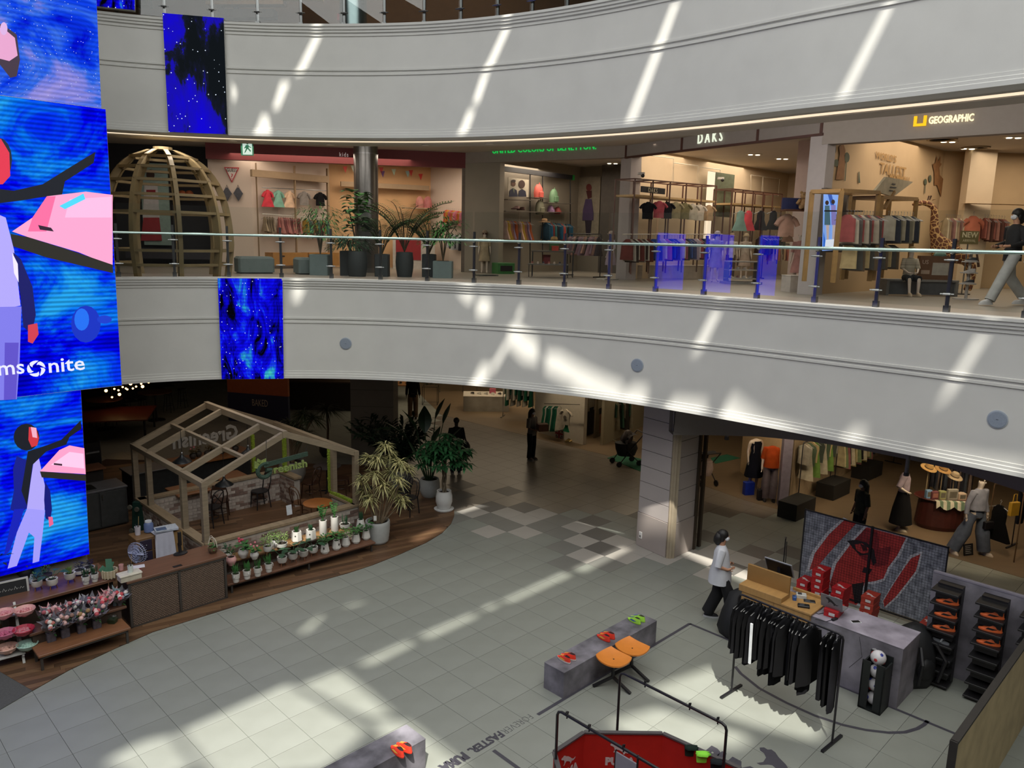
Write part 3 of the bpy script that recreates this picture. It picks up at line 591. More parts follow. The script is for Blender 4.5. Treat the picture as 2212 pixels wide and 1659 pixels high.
def led_text(L,body,x0,x1,y,hpx,m):
    root,c,F,*_=L;a,b,u=on_screen(L,x0,y),on_screen(L,x1,y),on_screen(L,x0,y-hpx)
    t=text(body,(u.y-a.y)/.52,m,root,Matrix.Identity(4),ext=.001,bold=.004);w=max(v.co.x for v in t.data.vertices)
    t.matrix_local=F@Matrix.Translation(a)@Matrix.Diagonal(((b.x-a.x)/w,1,1,1))
lw=emis('#dfe0ff',1.0);led_text(L2,'sams',-50,54,815,24,lw);led_text(L2,'nite',103,184,805,23,lw)
root,c,F,*_=L2;p=on_screen(L2,78,796);q=MB();r1=(on_screen(L2,98,796).x-p.x)
for k in range(5):
    a0=2*pi*k/5
    q.add([(p.x+r1*cos(a0+t*.28)*f,p.y+r1*sin(a0+t*.28)*f,.012)for t,f in((0,1),(1,1),(2,1),(3,1),(3.8,.98),(4.6,.8),(5.2,.45),(3.6,.55),(2,.62),(.6,.8))],[tuple(range(10))])
x=q.build('logo_swirl',lw,root);x.matrix_local=F
m=MB();b0=SO+SX*.02;a0=SO-SX*13
m.add([((p-SN*.15).x,(p-SN*.15).y,z)for z in(0,14)for p in(a0,b0,b0-SN*.5,a0-SN*.5)],[(0,1,5,4),(1,2,6,5),(2,3,7,6),(3,0,4,7),(4,5,6,7)])
struct('wall_screen_tower',m,mat('#8f8a80',.7))
def band_led(label,c_,nn,corners,azx,m,off=.13,depth=.16):
    p,n=at_az(c_,nn,az_px(*azx));ex=V((-n.y,n.x,0));return led(label,corners,p+n*off,n,ex,m,depth,'screens hung on the balcony bands')
night=screen_mat('screen_night',[(.44,'#12161a'),(.48,'#171a2c'),(.50,'#1a12a8'),(.62,'#1408d4')],.8,(1,.45,1,.35),0,13,.4)
galaxy=screen_mat('screen_galaxy',[(.38,'#05050f'),(.44,'#0a06b0'),(.52,'#0e0cf4'),(.58,'#1a46ec'),(.64,'#2aa0d0'),(.72,'#46c8c0')],2.2,(1.5,.5,1,.75),42,15,.9,sa=.3)
band_led('narrow portrait screen of a dark starry night on the upper balcony',UPP,NU,[(364,285),(492,290),(483,39),(351,28)],(425,290),night)
band_led('portrait screen of a bright blue galaxy on the lower balcony',LOW,NL,[(479,819),(613,818),(610,602),(470,601)],(545,820),galaxy)
band_led('blue starry screen cut off by the top of the picture',UPP,NU,[(120,4),(291,22),(291,-60),(120,-70)],(240,22),galaxy,.2)
# ================================================================ CAFE PAVILION
oak=mat('#857763',.6,var=.14,scale=3,stretch=(1,1,8));oakh=mat('#8c7a62',.55,var=.14,scale=3,stretch=(8,1,1));KO=V((7.5,15.9,0))
kio=thing('garden_pavilion','open timber frame pavilion with low brick walls and a hanging leaf sign','pavilion',ST(7.5,15.9),Q45)
S0,S1,T0k,T1k,EV,AP=-1.7,1.7,-1.85,1.8,1.95,2.66
def kbeam(name,p,q,w,h,m=oak):b=MB();b.beam(p,q,w,h);return b.build(name,m,kio)
for x,y in((S0,T0k),(S0,-.87),(S0,.98),(S0,T1k),(S1,T0k),(S1,-.95),(S1,1.25)):kbeam('post',(x,y,.72),(x,y,EV),.11,.11)
kbeam('eave_beam',(S0,T0k-.06,EV),(S0,T1k+.06,EV),.12,.1);kbeam('eave_beam',(S1,T0k-.06,EV),(S1,T1k+.06,EV),.12,.1);kbeam('ridge_beam',(0,T0k-.06,AP),(0,T1k+.06,AP),.1,.14)
for y in(T0k,-.87,.98,T1k):kbeam('rafter',(S0,y,EV),(0,y,AP),.09,.12)
for y in(T0k,T1k):kbeam('rafter',(S1,y,EV),(0,y,AP),.09,.12)
kbeam('purlin',(S0/2,T0k,(EV+AP)/2),(S0/2,T1k,(EV+AP)/2),.08,.07)
brick_m=[mat(c,.85,var=.2,scale=14)for c in('#857066','#9c8f86','#6d5850','#aba097','#776259')];mortar=mat('#a39b92',.9,var=.1)
bm_cache={}
def brick_wall(x0,y0,x1,y1,h,both,parts,white=0):
    "mortar core plus bricks laid in courses on one or both faces"
    a,b=V((x0,y0,0)),V((x1,y1,0));d=(b-a);Lw=d.length;d.normalize();n=V((-d.y,d.x,0));ang=math.atan2(d.y,d.x)
    c=MB();c.T=Matrix.Translation(a)@Matrix.Rotation(ang,4,'Z');c.box(0,Lw,-.075,.075,0,h);w=c.build('low_wall',mortar,kio);st_=MB()
    rows=int(h/.075);Lb=.21
    for side in((1,-1)if both else(parts and(1,)or(1,))):
        for r in range(rows):
            x=-(r%2)*Lb/2
            while x<Lw-.02:
                xa,xb=max(0,x)+.005,min(Lw,x+Lb)-.005;x+=Lb
                if xb-xa<.03:continue
                pr_=.076+random.random()*.012;key=(round(xb-xa,2),side,int(pr_*250));ci=int(random.random()*5*.99)if random.random()>white else 3
                bb=MB()if parts else st_;bb.m=0 if parts else ci;bb.T=c.T;y=(.06,pr_)if side>0 else(-pr_,-.06)
                if parts:
                    k2=(key,ci)
                    if k2 not in bm_cache:q=MB();q.box(0,xb-xa,y[0],y[1],0,.065);bm_cache[k2]=q.mesh('brick',brick_m[ci])
                    o=link('brick',bm_cache[k2],w);o.matrix_local=c.T@Matrix.Translation((xa,0,r*.075+.006))
                else:bb.box(xa,xb,y[0],y[1],r*.075+.006,r*.075+.071)
    if st_.v:st_.build('brickwork',brick_m,w,kind='stuff')
    r=MB();r.T=c.T;r.box(-.06,Lw+.06,-.1,.1,h,h+.05);r.build('wall_rail',oakh,kio)
brick_wall(S1,T0k,S0,T0k,.74,False,True);brick_wall(S1,T1k-.25,S0,T1k-.25,.74,False,True,.5);brick_wall(S0,T0k,S0,T1k-.2,.74,False,True);brick_wall(S1,.75,S1,T1k-.2,.74,True,False);brick_wall(S1,T0k,S1,-.95,.74,True,False);
moss=mat('#7d9228',.95,var=.35,scale=60,bump=.6);q=MB();random.seed(3)
def mossbar(p,q_,w):
    b=MB();b.beam(p,q_,w,w);P,Q=V(p),V(q_)
    for i in range(90):
        t=P.lerp(Q,random.random())+V((random.uniform(-1,1),random.uniform(-1,1),random.uniform(-1,1)))*w*.55;b.ball(t,.018,n=5,m=3)
    tag(b.build('moss_trim',moss,kio),'bright yellow-green moss lining',kind='stuff')
mossbar((S1-.06,-.86,.82),(S1-.06,-.86,1.88),.06);mossbar((S1-.05,-.9,.82),(S1-.05,T0k+.08,.82),.06);mossbar((S1-.07,1.2,.82),(S1-.07,1.2,1.8),.08);mossbar((S1-.6,T1k,.8),(S1-.6,T1k,1.75),.07)
PN=V((E1.y,-E1.x,0));po=ST(7.5,13.9)
sg=thing('hanging_sign','green moss sign reading its leafy name, hung from the pavilion front','sign',GP(565,1030,po,PN));c0_=sg.location.copy()
def sp_(x,y):p=GP(x,y,po,PN)-c0_;return(p.dot(SX),p.z)
dg_=mat('#33473b',.9,var=.3,scale=40);yg=mat('#7f8f4e',.9,var=.3,scale=40);rim=mat('#9a9a86',.6);bar=[sp_(*a)for a in((566,1001),(663,975),(664,984),(570,1010))]
q=MB();q.plate(bar,(0,0,0),SX,UZ,.03);q.build('sign_board',dg_,sg)
F=frame3((0,0,0),SX,UZ);x0,y0=sp_(588,1023);x1,y1=sp_(661,1008);h_=sp_(592,1004)[1]-sp_(592,1022)[1]
t=text('reenish',h_*1.25,yg,sg,Matrix.Identity(4),ext=.02,bold=.006);w=max(v.co.x for v in t.data.vertices);t.matrix_local=F@Matrix.Translation((x0+.02,y0,0))@Matrix.Diagonal(((x1-x0)/w,1,1,1))
q=MB();cx_,cz_=sp_(571,1016);R_=sp_(589,1016)[0]-cx_;q.T=Matrix.Translation(SX*cx_+UZ*cz_)
q.tube([SX*(R_*.8*cos(a))+UZ*(R_*.8*sin(a))for a in[rad(d)for d in range(60,375,21)]]+[SX*(R_*.2)],.045,8);q.build('big_letter',dg_,sg)
for a_ in((549,996,562,1014),(574,990,562,1008),(556,990,560,1002)):
    u,v=sp_(a_[0],a_[1]),sp_(a_[2],a_[3]);q=MB();mx,mz=(u[0]+v[0])/2,(u[1]+v[1])/2;dx,dz=(v[0]-u[0]),(v[1]-u[1])
    q.plate([(u[0],u[1]),(mx-dz*.35,mz+dx*.35),(v[0],v[1]),(mx+dz*.35,mz-dx*.35)],(0,0,0),SX,UZ,.025);q.build('leaf_emblem',yg,sg)
tb=MB();tb.tube([SX*sp_(660,975)[0]+UZ*sp_(660,975)[1],SX*sp_(664,962)[0]+UZ*sp_(664,962)[1]],.006,6);tb.tube([SX*sp_(575,998)[0]+UZ*sp_(575,998)[1],SX*sp_(575,950)[0]+UZ*sp_(575,950)[1]],.006,6);tb.build('chain',steel,sg)
po2=ST(7.5,17.85);g0=GP(515,960,po2,PN);sb=thing('hanging_sign','pale cut-out name sign seen from behind through the pavilion roof','sign',g0)
gx=lambda x,y:(GP(x,y,po2,PN)-g0).dot(SX);t=text('Greenish',.5,mat('#8d8983',.7),sb,Matrix.Identity(4),ext=.02,bold=.014);w=max(v.co.x for v in t.data.vertices)
t.matrix_local=frame3((0,0,GP(510,942,po2,PN).z-g0.z),-SX,UZ)@Matrix.Translation((0,-.05,0))@Matrix.Diagonal((-gx(372,955)/w,1,1,1))
P=GP(626,1112,ST(7.5,13.94),PN);pn_=MB().add([tuple(P+SX*a+UZ*b-PN*c)for a,b,c in((-.06,0,0),(.06,0,0),(.06,.2,.03),(-.06,.2,.03))]+[tuple(P+SX*a+UZ*b-PN*(c+.008))for a,b,c in((-.06,0,0),(.06,0,0),(.06,.2,.03),(-.06,.2,.03))],[(0,1,2,3),(7,6,5,4),(0,4,5,1),(1,5,6,2),(2,6,7,3),(3,7,4,0)]).build('paper_notice',mat('#b9bcc2',.7),None);tag(pn_,'white paper notice propped on the front pavilion rail','notice')
# ---- cafe furniture
def legs(o,pts,z0,z1,r,m,spread=0):
    for x,y in pts:q=MB();q.tube([(x*(1+spread),y*(1+spread),z0),(x,y,z1)],[r*.8,r],8);q.build('leg',m,o)
blk=mat('#17161a',.45);brn=mat('#3b2519',.45,var=.15);tan=mat('#7b5234',.5,var=.15,scale=4);orange_t=mat('#9c5f2d',.45,var=.12,scale=4)
def square_table(P,rz,label,sz=.7,top=tan,h=.74,group=None):
    o=thing('cafe_table',label,'table',P,rz,group);q=MB();q.bbox(-sz/2,sz/2,-sz/2,sz/2,h-.035,h,.012);q.build('tabletop',top,o)
    q=MB();q.tube([(0,0,.03),(0,0,h-.035)],.035,10);q.build('pedestal',blk,o);q=MB();q.lathe([(.22,0),(.22,.015),(.06,.04)],n=18);q.build('base',blk,o);return o
def round_table(P,label,r=.33,top=orange_t,h=.72):
    o=thing('cafe_table',label,'table',P);q=MB();q.lathe([(r-.01,h-.03),(r,h-.02),(r,h-.006),(r-.01,h)],n=28);q.build('tabletop',top,o,smooth=.6)
    q=MB();q.tube([(0,0,.03),(0,0,h-.03)],.03,10);q.build('pedestal',blk,o);q=MB()
    for a in range(4):q.beam((0,0,.04),(.24*cos(a*pi/2),.24*sin(a*pi/2),.015),.05,.03)
    q.build('base',blk,o);return o
def chair(P,rz,label,m=blk,style='bent',h=.46,group=None):
    "bentwood chair facing local +y"
    o=thing('cafe_chair',label,'chair',P,rz,group);q=MB();q.lathe([(.19,h-.035),(.205,h-.02),(.2,h)],n=20);q.build('seat',m,o,smooth=.6)
    for x,y in((-.15,.14),(.15,.14)):q=MB();q.tube([(x*1.15,y*1.2,0),(x,y,h-.03)],[.013,.018],8);q.build('leg',m,o)
    bk=.88
    for x in(-1,1):q=MB();q.tube([(x*.17,-.2,0),(x*.15,-.15,h-.03)],[.013,.018],8);q.build('leg',m,o)
    q=MB();q.tube([(-.15,-.15,h-.03),(-.18,-.2,h+.22),(-.15,-.23,bk-.06),(-.07,-.245,bk),(.07,-.245,bk),(.15,-.23,bk-.06),(.18,-.2,h+.22),(.15,-.15,h-.03)],.014,8);q.build('back_frame',m,o,smooth=True)
    if style=='bent':q=MB();q.tube([(-.09,-.17,h),(-.1,-.2,h+.22),(-.05,-.23,bk-.1),(.05,-.23,bk-.1),(.1,-.2,h+.22),(.09,-.17,h)],.01,8);q.build('back_hoop',m,o,smooth=True)
    elif style=='cross':q=MB();q.tube([(-.16,-.18,h+.05),(.15,-.23,bk-.06)],.01,6);q.tube([(.16,-.18,h+.05),(-.15,-.23,bk-.06)],.01,6);q.build('back_cross',m,o)
    else:q=MB();q.beam((-.15,-.235,bk-.04),(.15,-.235,bk-.04),.02,.11);q.build('back_rail',m,o)
    q=MB();q.tube([(.155*cos(a*pi/6),.155*sin(a*pi/6),.2)for a in range(12)],.009,6,closed=True);q.build('foot_ring',m,o);return o
def kz(x,y,z=0):return ST(7.5+x,15.9+y,z)
square_table(G(500,1088),Q45,'square wooden cafe table beside the back brick wall of the pavilion')
square_table(G(415,1128)+V((-.15,.25,0)),Q45,'square wooden cafe table behind the left pavilion posts',.8)
round_table(G(687,1152)+V((0,0.05,0)),'round orange cafe table inside the right end of the pavilion')
chair(G(558,1100)+V((0.02,.1,0)),Q45+pi/2,'black wooden chair at the right of the square pavilion table',blk,'rail')
chair(G(478,1120),Q45-.5,'dark brown chair behind the front corner post',brn,'rail');chair(G(468,1135)+V((-.1,0,0)),Q45+.4,'dark chair half hidden by the front corner post',blk,'cross')
chair(G(655,1120)+V((0,-.1,0)),Q45-pi/2+.2,'tan bentwood chair with hoop back by the round orange table',mat('#5f422d',.45,var=.15),'bent')
wb=thing('window_bench','honey coloured wooden bench along the inside of the front pavilion wall','bench',kz(-.75,-1.32),Q45);q=MB();q.bbox(-.85,.75,-.3,.3,.38,.44,.01);q.build('seat',mat('#8f6a42',.5,var=.14,scale=3,stretch=(1,9,1)),wb);q=MB();q.box(-.8,.7,-.26,.26,0,.38);q.build('body',mat('#5a4029',.6),wb)
def pendant(px,py,z,label,drop):
    P=G(px,py,z);o=thing('pendant_lamp',label,'lamp',P);q=MB();q.lathe([(.2,-.10),(.19,-.085),(.1,-.02),(.045,.02),(.03,.06)],n=22,caps=False);q.build('lamp_shade',mat('#1d2023',.35,.3),o,smooth=True)
    q=MB();q.tube([(0,0,.05),(0,0,drop)],.006,6);q.build('cord',blk,o);q=MB();q.lathe([(.028,.05),(.028,.1),(.012,.12)],n=10);q.build('cap',steel,o);q=MB();q.ball((0,0,-.06),.045,n=10);q.build('bulb',mat('#d8cdb8',.4),o)
    return o
pendant(393,988,1.9,'black pendant lamp over the left pavilion table',.6);pendant(536,972,1.85,'black pendant lamp below the middle rafters',.6);pendant(484,1038,1.25,'black pendant lamp hanging low over the square table',1.1)
for px,py,lab,m_,st_,rz in((883,1112,'black bentwood chair on the deck edge, nearer the ribbed pot',blk,'bent',2.6),(868,1098,'black bentwood chair behind its twin on the deck',blk,'bent',2.2),(790,1090,'dark chair between the pavilion corner and the yellow-green tree',blk,'bent',-.6),(672,1078,'brown cross-back chair on the outer deck beyond the pavilion',brn,'cross',1.2),(738,1068,'brown cross-back chair seen through the moss framed window',brn,'cross',-1.6)):
    chair(G(px,py),rz,lab,m_,st_)
round_table(G(708,1062),'grey-topped round table between the two cross-back chairs',.36,mat('#4a4442',.4))
# ================================================================ CAFE COUNTER WITH RATTAN FRONT
CT=V((-6.39,12.10,0));wtop=mat('#6b4a38',.4,var=.16,scale=3,stretch=(1,10,1));met=mat('#4a4541',.5,.3,var=.05)
ctr=thing('service_counter','wooden service counter with two dark rattan front panels on the deck edge','counter',CT,Q45)
q=MB();q.bbox(-.02,1.72,-.03,.66,.82,.86,.006);q.build('worktop',wtop,ctr);q=MB();q.box(.03,1.67,.02,.62,.02,.82);q.build('body',mat('#3d2f25',.7),ctr)
q=MB()
for x0,x1 in((0,.04),(.83,.87),(1.66,1.7)):q.box(x0,x1,-.02,.02,0,.82)
q.box(0,1.7,-.02,.02,.78,.82);q.box(0,1.7,-.02,.02,0,.03);q.box(1.66,1.7,0,.64,.78,.82);q.box(1.66,1.7,.6,.64,0,.8);q.build('metal_frame',met,ctr)
rat1,rat2=mat('#7a6656',.8,var=.2,scale=30),mat('#66554a',.8,var=.2,scale=30)
for k,(xa,xb)in enumerate(((.045,.825),(.875,1.655))):
    pnl=MB().box(xa,xb,.0,.012,.03,.78).build('rattan_panel',mat('#241a13',.9),ctr);w=MB();nx,nz=34,34;dx,dz=(xb-xa)/nx,.745/nz
    for i in range(nx):
        for j in range(nz):
            w.m=(i+j)%2;x,z=xa+(i+.5)*dx,.033+(j+.5)*dz;e=.42
            if(i+j)%2:w.add([(x-dx*.49,-.001,z-dz*e),(x-dx*.2,-.006,z-dz*e),(x+dx*.2,-.006,z-dz*e),(x+dx*.49,-.001,z-dz*e),(x-dx*.49,-.001,z+dz*e),(x-dx*.2,-.006,z+dz*e),(x+dx*.2,-.006,z+dz*e),(x+dx*.49,-.001,z+dz*e)],[(0,1,5,4),(1,2,6,5),(2,3,7,6)])
            else:w.add([(x-dx*e,-.001,z-dz*.49),(x-dx*e,-.006,z),(x-dx*e,-.001,z+dz*.49),(x+dx*e,-.001,z-dz*.49),(x+dx*e,-.006,z),(x+dx*e,-.001,z+dz*.49)],[(0,3,4,1),(1,4,5,2)])
    w.build('wicker_weave',[rat1,rat2],pnl,kind='stuff')
q=MB();q.box(.78,.93,.03,.1,.86,.866);o=tag(q.build('name_plate',blk,None),'small dark plate on the front edge of the wooden counter','plate');o.location=CT;o.rotation_euler=(0,0,Q45)
def loc45(o,x,y,z=0):return o+E1*x+E2*y+V((0,0,z))
dt=thing('display_table','long wooden display table under the big screen, purple in its light','table',CT,Q45);q=MB();q.bbox(-1.75,-.03,.52,1.4,.70,.75,.008);q.build('tabletop',wtop,dt);q=MB();q.box(-1.6,-.1,.7,1.3,.05,.70);q.build('body',mat('#3a2a22',.7),dt)
for x in(-1.7,-.1):
    for y in(.6,1.3):q=MB();q.box(x,x+.05,y,y+.05,0,.7);q.build('leg',met,dt)
bo=V((-7.07,10.75,0));bn=thing('low_bench','low wooden bench with grey metal legs holding wrapped bouquets','bench',bo,Q45);q=MB();q.bbox(-.05,1.28,-.03,.40,.245,.28,.006);q.build('bench_top',mat('#7a5237',.45,var=.15,scale=3,stretch=(1,10,1)),bn)
for x in(-.02,1.21):
    for y in(0,.34):q=MB();q.box(x,x+.035,y,y+.035,0,.245);q.build('leg',met,bn)
q=MB();q.box(-.02,1.245,0,.03,.2,.245);q.box(-.02,1.245,.345,.375,.2,.245);q.build('apron',met,bn)
s2=thing('low_bench','taller wooden step between the bouquet bench and the display table','bench',bo,Q45);q=MB();q.bbox(-.05,1.38,.42,.76,.42,.46,.006);q.build('bench_top',wtop,s2);q=MB();q.box(0,1.3,.46,.74,0,.42);q.build('body',mat('#4a3a30',.7),s2)
pb=V((-5.18,13.48,0));pbd=(V((-2.90,15.60,0))-pb);PBL=pbd.length;pbd.normalize();PBA=math.atan2(pbd.y,pbd.x);pbn=V((-pbd.y,pbd.x,0))
tb_=thing('plant_bench','long two-step wooden plant bench in front of the pavilion wall','bench',pb,PBA)
q=MB();q.bbox(-.08,PBL+.04,-.04,.38,.19,.225,.006);q.build('lower_shelf',mat('#6b4a38',.5,var=.16,scale=3,stretch=(1,10,1)),tb_);q=MB();q.bbox(-.1,PBL-.3,.44,.78,.42,.455,.006);q.build('upper_shelf',mat('#8d6a45',.5,var=.16,scale=3,stretch=(1,10,1)),tb_)
for x in(0,PBL*.51,PBL-.05):
    for y,z in((0,.19),(.33,.19),(.46,.42),(.72,.42)):q=MB();q.box(x,x+.035,y,y+.035,0,z);q.build('leg',met,tb_)
q=MB();q.box(-.05,PBL,.0,.03,.15,.19);q.build('apron',met,tb_)
# ================================================================ POTTED PLANTS AND CAFE ODDMENTS
random.seed(11)
wpot=mat('#cfccc6',.45,var=.03);wpot2=mat('#b9b8b4',.6,var=.05);soil=mat('#2a211a',.95,var=.3,scale=40);terra=mat('#7a4a2e',.6)
GR=[mat(c,.5,var=.3,scale=12,spec=.3)for c in('#3c6e38','#2c4f27','#4c7d43','#2a4a32','#68894a')]
song=mat('#7d8350',.5,var=.35,scale=5,col2='#b9b07a');dkgreen=mat('#172a1a',.5,var=.35,scale=8);yellowg=mat('#6f8a4a',.5,var=.3,scale=6)
def rv(a):return random.uniform(-a,a)
def spikes(q,n,r,h,w):
    for i in range(n):
        a=random.random()*2*pi;rr=r*random.random()**.5;q.leaf((rr*cos(a),rr*sin(a),0),(rv(.18)+.2*cos(a),rv(.18)+.2*sin(a),1),h*random.uniform(.6,1),w,0,2,.4)
def bush(q,n,r,h,L,w,droop=.3):
    for i in range(n):
        a=random.random()*2*pi;e=random.uniform(.1,1);rr=r*random.random()**.5
        q.leaf((rr*cos(a)*.75,rr*sin(a)*.75,h*random.uniform(.15,.85)),(cos(a),sin(a),e),L*random.uniform(.7,1.1),w,droop,2)
def pads(q,n,h,L,r=.05):
    for i in range(n):
        a=2*pi*i/n+rv(.4);hh=h*random.uniform(.65,1);p=V((r*2.2*cos(a),r*2.2*sin(a),hh));q.tube([(0,0,0),p*.6,p],.004,5,False);q.leaf(p,(cos(a),sin(a),.15),L,L*.8,.35,4,.1)
def pot_body(kind,q):
    if kind=='ring':q.lathe([(.045,0),(.05,.012),(.05,.05),(.042,.055),(.042,.062),(.06,.068),(.068,.155),(.06,.155),(.057,.135)],n=18);return .14
    if kind=='tripod':q.lathe([(.03,.05),(.062,.062),(.075,.09),(.077,.155),(.068,.155),(.066,.135)],n=18);return .14
    if kind=='taper':q.lathe([(.055,0),(.065,.008),(.065,.028),(.056,.034),(.085,.04),(.082,.065),(.06,.185),(.05,.185),(.05,.165)],n=8);return .17
    if kind=='round':q.lathe([(.05,0),(.055,.02),(.08,.06),(.085,.1),(.065,.145),(.055,.145),(.055,.13)],n=18);return .135
    if kind=='tall':q.lathe([(.065,0),(.07,.01),(.068,.28),(.058,.28),(.056,.26)],n=18);return .265
    if kind=='hex':q.lathe([(.075,0),(.095,.03),(.085,.2),(.072,.2),(.07,.18)],n=6);return .185
    if kind=='bowl':q.lathe([(.05,.03),(.09,.04),(.1,.1),(.09,.1),(.085,.085)],n=18);return .09
def potted(P,kind,plant,label,pm=wpot,green=None,s=1.0,rz=0,group='small potted plants',cat='plant'):
    o=thing('potted_plant',label,cat,P,rz,group);q=MB();z=pot_body(kind,q);q.build('pot',pm,o,smooth=.7 if kind not in('taper','hex')else False)
    q=MB();q.lathe([(.058 if kind!='bowl' else .085,z-.004),(.058 if kind!='bowl' else .085,z)],n=14);q.build('soil',soil,o)
    if kind in('tripod',):
        for k in range(3):a=k*2.1+.5;q=MB();q.tube([(.06*cos(a),.06*sin(a),0),(.04*cos(a),.04*sin(a),.07)],.008,6);q.build('leg',terra,o)
    q=MB();q.T=Matrix.Translation((0,0,z));g=green or GR[0]
    if plant=='spikes':spikes(q,16,.045,.20,.02)
    elif plant=='pads':pads(q,4,.12,.13)
    elif plant=='bush':q.tube([(0,0,0),(0,0,.08)],.008,5);bush(q,60,.11,.2,.09,.035)
    elif plant=='small':bush(q,40,.06,.16,.06,.025,.1)
    elif plant=='rosette':spikes(q,18,.03,.13,.035)
    elif plant=='spread':bush(q,90,.12,.2,.06,.022)
    elif plant=='zz':
        for k in range(7):
            a=random.random()*6.28;d=V((cos(a)*.3,sin(a)*.3,1));q.tube([(0,0,0),d*.26],.005,5)
            for j in range(8):q.leaf(d*(.08+.025*j),(cos(a+1.5*(-1)**j),sin(a+1.5*(-1)**j),.5),.07,.03,.1,2)
    elif plant=='flower':
        bush(q,34,.09,.12,.1,.06,.4)
    q.build('foliage',g,o)
    if plant=='flower':
        q=MB()
        for k in range(4):a=random.random()*6.28;q.ball((.06*cos(a),.06*sin(a),z+.16+rv(.04)),.022,n=8,m=5)
        q.build('blossom',mat('#c0455a' if s>1.01 else '#d8808a',.6,var=.2),o)
    if kind in('taper','hex','ring'):q=MB();q.box(-.012,.012,-.078,-.073,.10,.14);q.build('plant_tag',mat('#3b332e' if kind!='ring' else '#e2e0dc',.6),o)
    o.scale=(s,s,s);return o
ZL,ZU=.226,.456
def bare(px,py,z):return G(px,py,z)
for i,(x,y)in enumerate(((510,1257),(534,1250),(557,1244),(581,1235))):potted(bare(x,y,ZL),'ring','spikes','snake plant in a ringed white pot, %s from the counter'%ORD[i],s=1.12,rz=i*.7)
for i,(x,y)in enumerate(((610,1222),(633,1214),(656,1208),(677,1200))):potted(bare(x,y,ZL),'tripod','pads','broad-leaved plant in a white legged bowl, %s from the counter'%ORD[i],green=GR[3],s=1.25,rz=i*1.3,group='bowl plants on wooden legs')
for i,(x,y)in enumerate(((702,1195),(727,1187),(747,1180),(769,1173),(791,1165))):potted(bare(x,y,ZL),'taper','bush','leafy green plant in a faceted white pot, %s from the counter side'%ORD[i],green=GR[(0,2,4,2,0)[i]],s=1.12,rz=i*.9,group='faceted pots on the lower shelf')
U=[((491,1211),'round','small','dark succulent in a white pot beside the counter corner',wpot,GR[3]),((500,1220),'round','small','small dark plant in a pink round pot beside the counter',mat('#d8a3a0',.5),GR[1]),((526,1204),'round','flower','red flowering plant in a round white pot on the upper shelf',wpot,GR[0]),((550,1207),'round','flower','pink flowering plant in a glossy white pot on the upper shelf',wpot,GR[2]),
    ((579,1197),'tripod','spread','variegated trailing plant in a white bowl on legs, upper shelf',wpot,yellowg),((594,1182),'round','spread','variegated trailing plant in a pale pot behind the legged bowl',wpot2,yellowg),((609,1184),'bowl','spread','variegated bushy plant in the widest white pot',wpot,yellowg),((641,1170),'hex','rosette','dark pointed succulent in a six-sided white pot',wpot,GR[1]),((672,1166),'hex','rosette','dark spreading succulent in a six-sided white pot beside the first',wpot,GR[3]),
    ((698,1155),'tall','zz','glossy upright plant in a tall white cylinder pot',wpot,GR[0]),((723,1147),'tall','zz','second glossy upright plant in a tall cylinder, half hidden',wpot,GR[2]),((745,1142),'bowl','spikes','row of snake plant spikes in a long white trough',wpot,GR[3]),((779,1142),'taper','spikes','snake plant in a small white pot beside the big ribbed pot',wpot,GR[3])]
for(xy,k,pl,lab,pm,g)in U:potted(bare(*xy,ZU),k,pl,lab,pm,g,s=1.15 if pl!='flower' else(1.2 if 'red' in lab else 1.0),group='plants on the upper shelf')
ZD=.752
for xy,k,pl,lab,pm,g,s in(((81,1274),'tripod','small','white legged bowl with a low dark plant at the left table edge',wpot,GR[1],1.1),((114,1271),'tripod','pads','white legged bowl with tall broad leaves and a white figurine colour accent',wpot,GR[3],1.15),((152,1258),'tripod','rosette','white legged bowl with a pale pointed rosette',wpot,yellowg,1.15),((186,1262),'ring','spikes','snake plant in a white cylinder, left of two on the table edge',wpot,GR[3],.95),((205,1256),'ring','spikes','snake plant in a white cylinder beside the cream basket',wpot,GR[3],.95),((172,1242),'bowl','small','low white bowl with a near-black rosette plant',wpot,mat('#1e1822',.6,var=.3),1.0),((192,1236),'bowl','small','second low bowl with a dark rosette behind the white cylinders',wpot2,mat('#1e1822',.6,var=.3),1.0),((100,1252),'bowl','small','dark trough of low leaves behind the legged bowls',mat('#3a3a3e',.6),GR[1],1.0),((54,1246),'round','spread','dark bluish plant in front of the lowest screen corner',mat('#2a2b36',.6),mat('#272b4a',.6,var=.3),1.4)):
    potted(G(*xy,ZD),k,pl,lab.replace(' and a white figurine colour accent',', second from the edge'),pm,g,s,group='pots on the display table')
bsk=mat('#b9a98c',.85,var=.15,scale=30)
o=thing('basket','cream woven basket holding green folded cards','basket',G(238,1247,ZD));q=MB();q.lathe([(.09,0),(.115,.02),(.12,.15),(.108,.15),(.1,.03)],n=20)
q.build('body',bsk,o);q=MB()
for k in range(14):a=k*2*pi/14;q.beam((.119*cos(a),.119*sin(a),.01),(.124*cos(a),.124*sin(a),.15),.02,.012)
q.build('weave',mat('#c9bb9e',.85),o)
for k,(dx,rz,h)in enumerate(((-.05,.5,.26),(.0,.2,.3),(.05,-.2,.26),(-.02,.9,.22))):q=MB();q.T=Matrix.Translation((dx,.02*k-.03,.04))@Matrix.Rotation(rz,4,'Z')@Matrix.Rotation(.35*(1-k),4,'Y');q.box(-.05,.05,-.004,.004,0,h);x=tag(q.build('folded_card',mat('#4f8068',.7,var=.08),None),('green folded card standing in the cream basket, '+('leaning left','tallest','leaning right','shortest at the back')[k]),'card');x.location=o.location
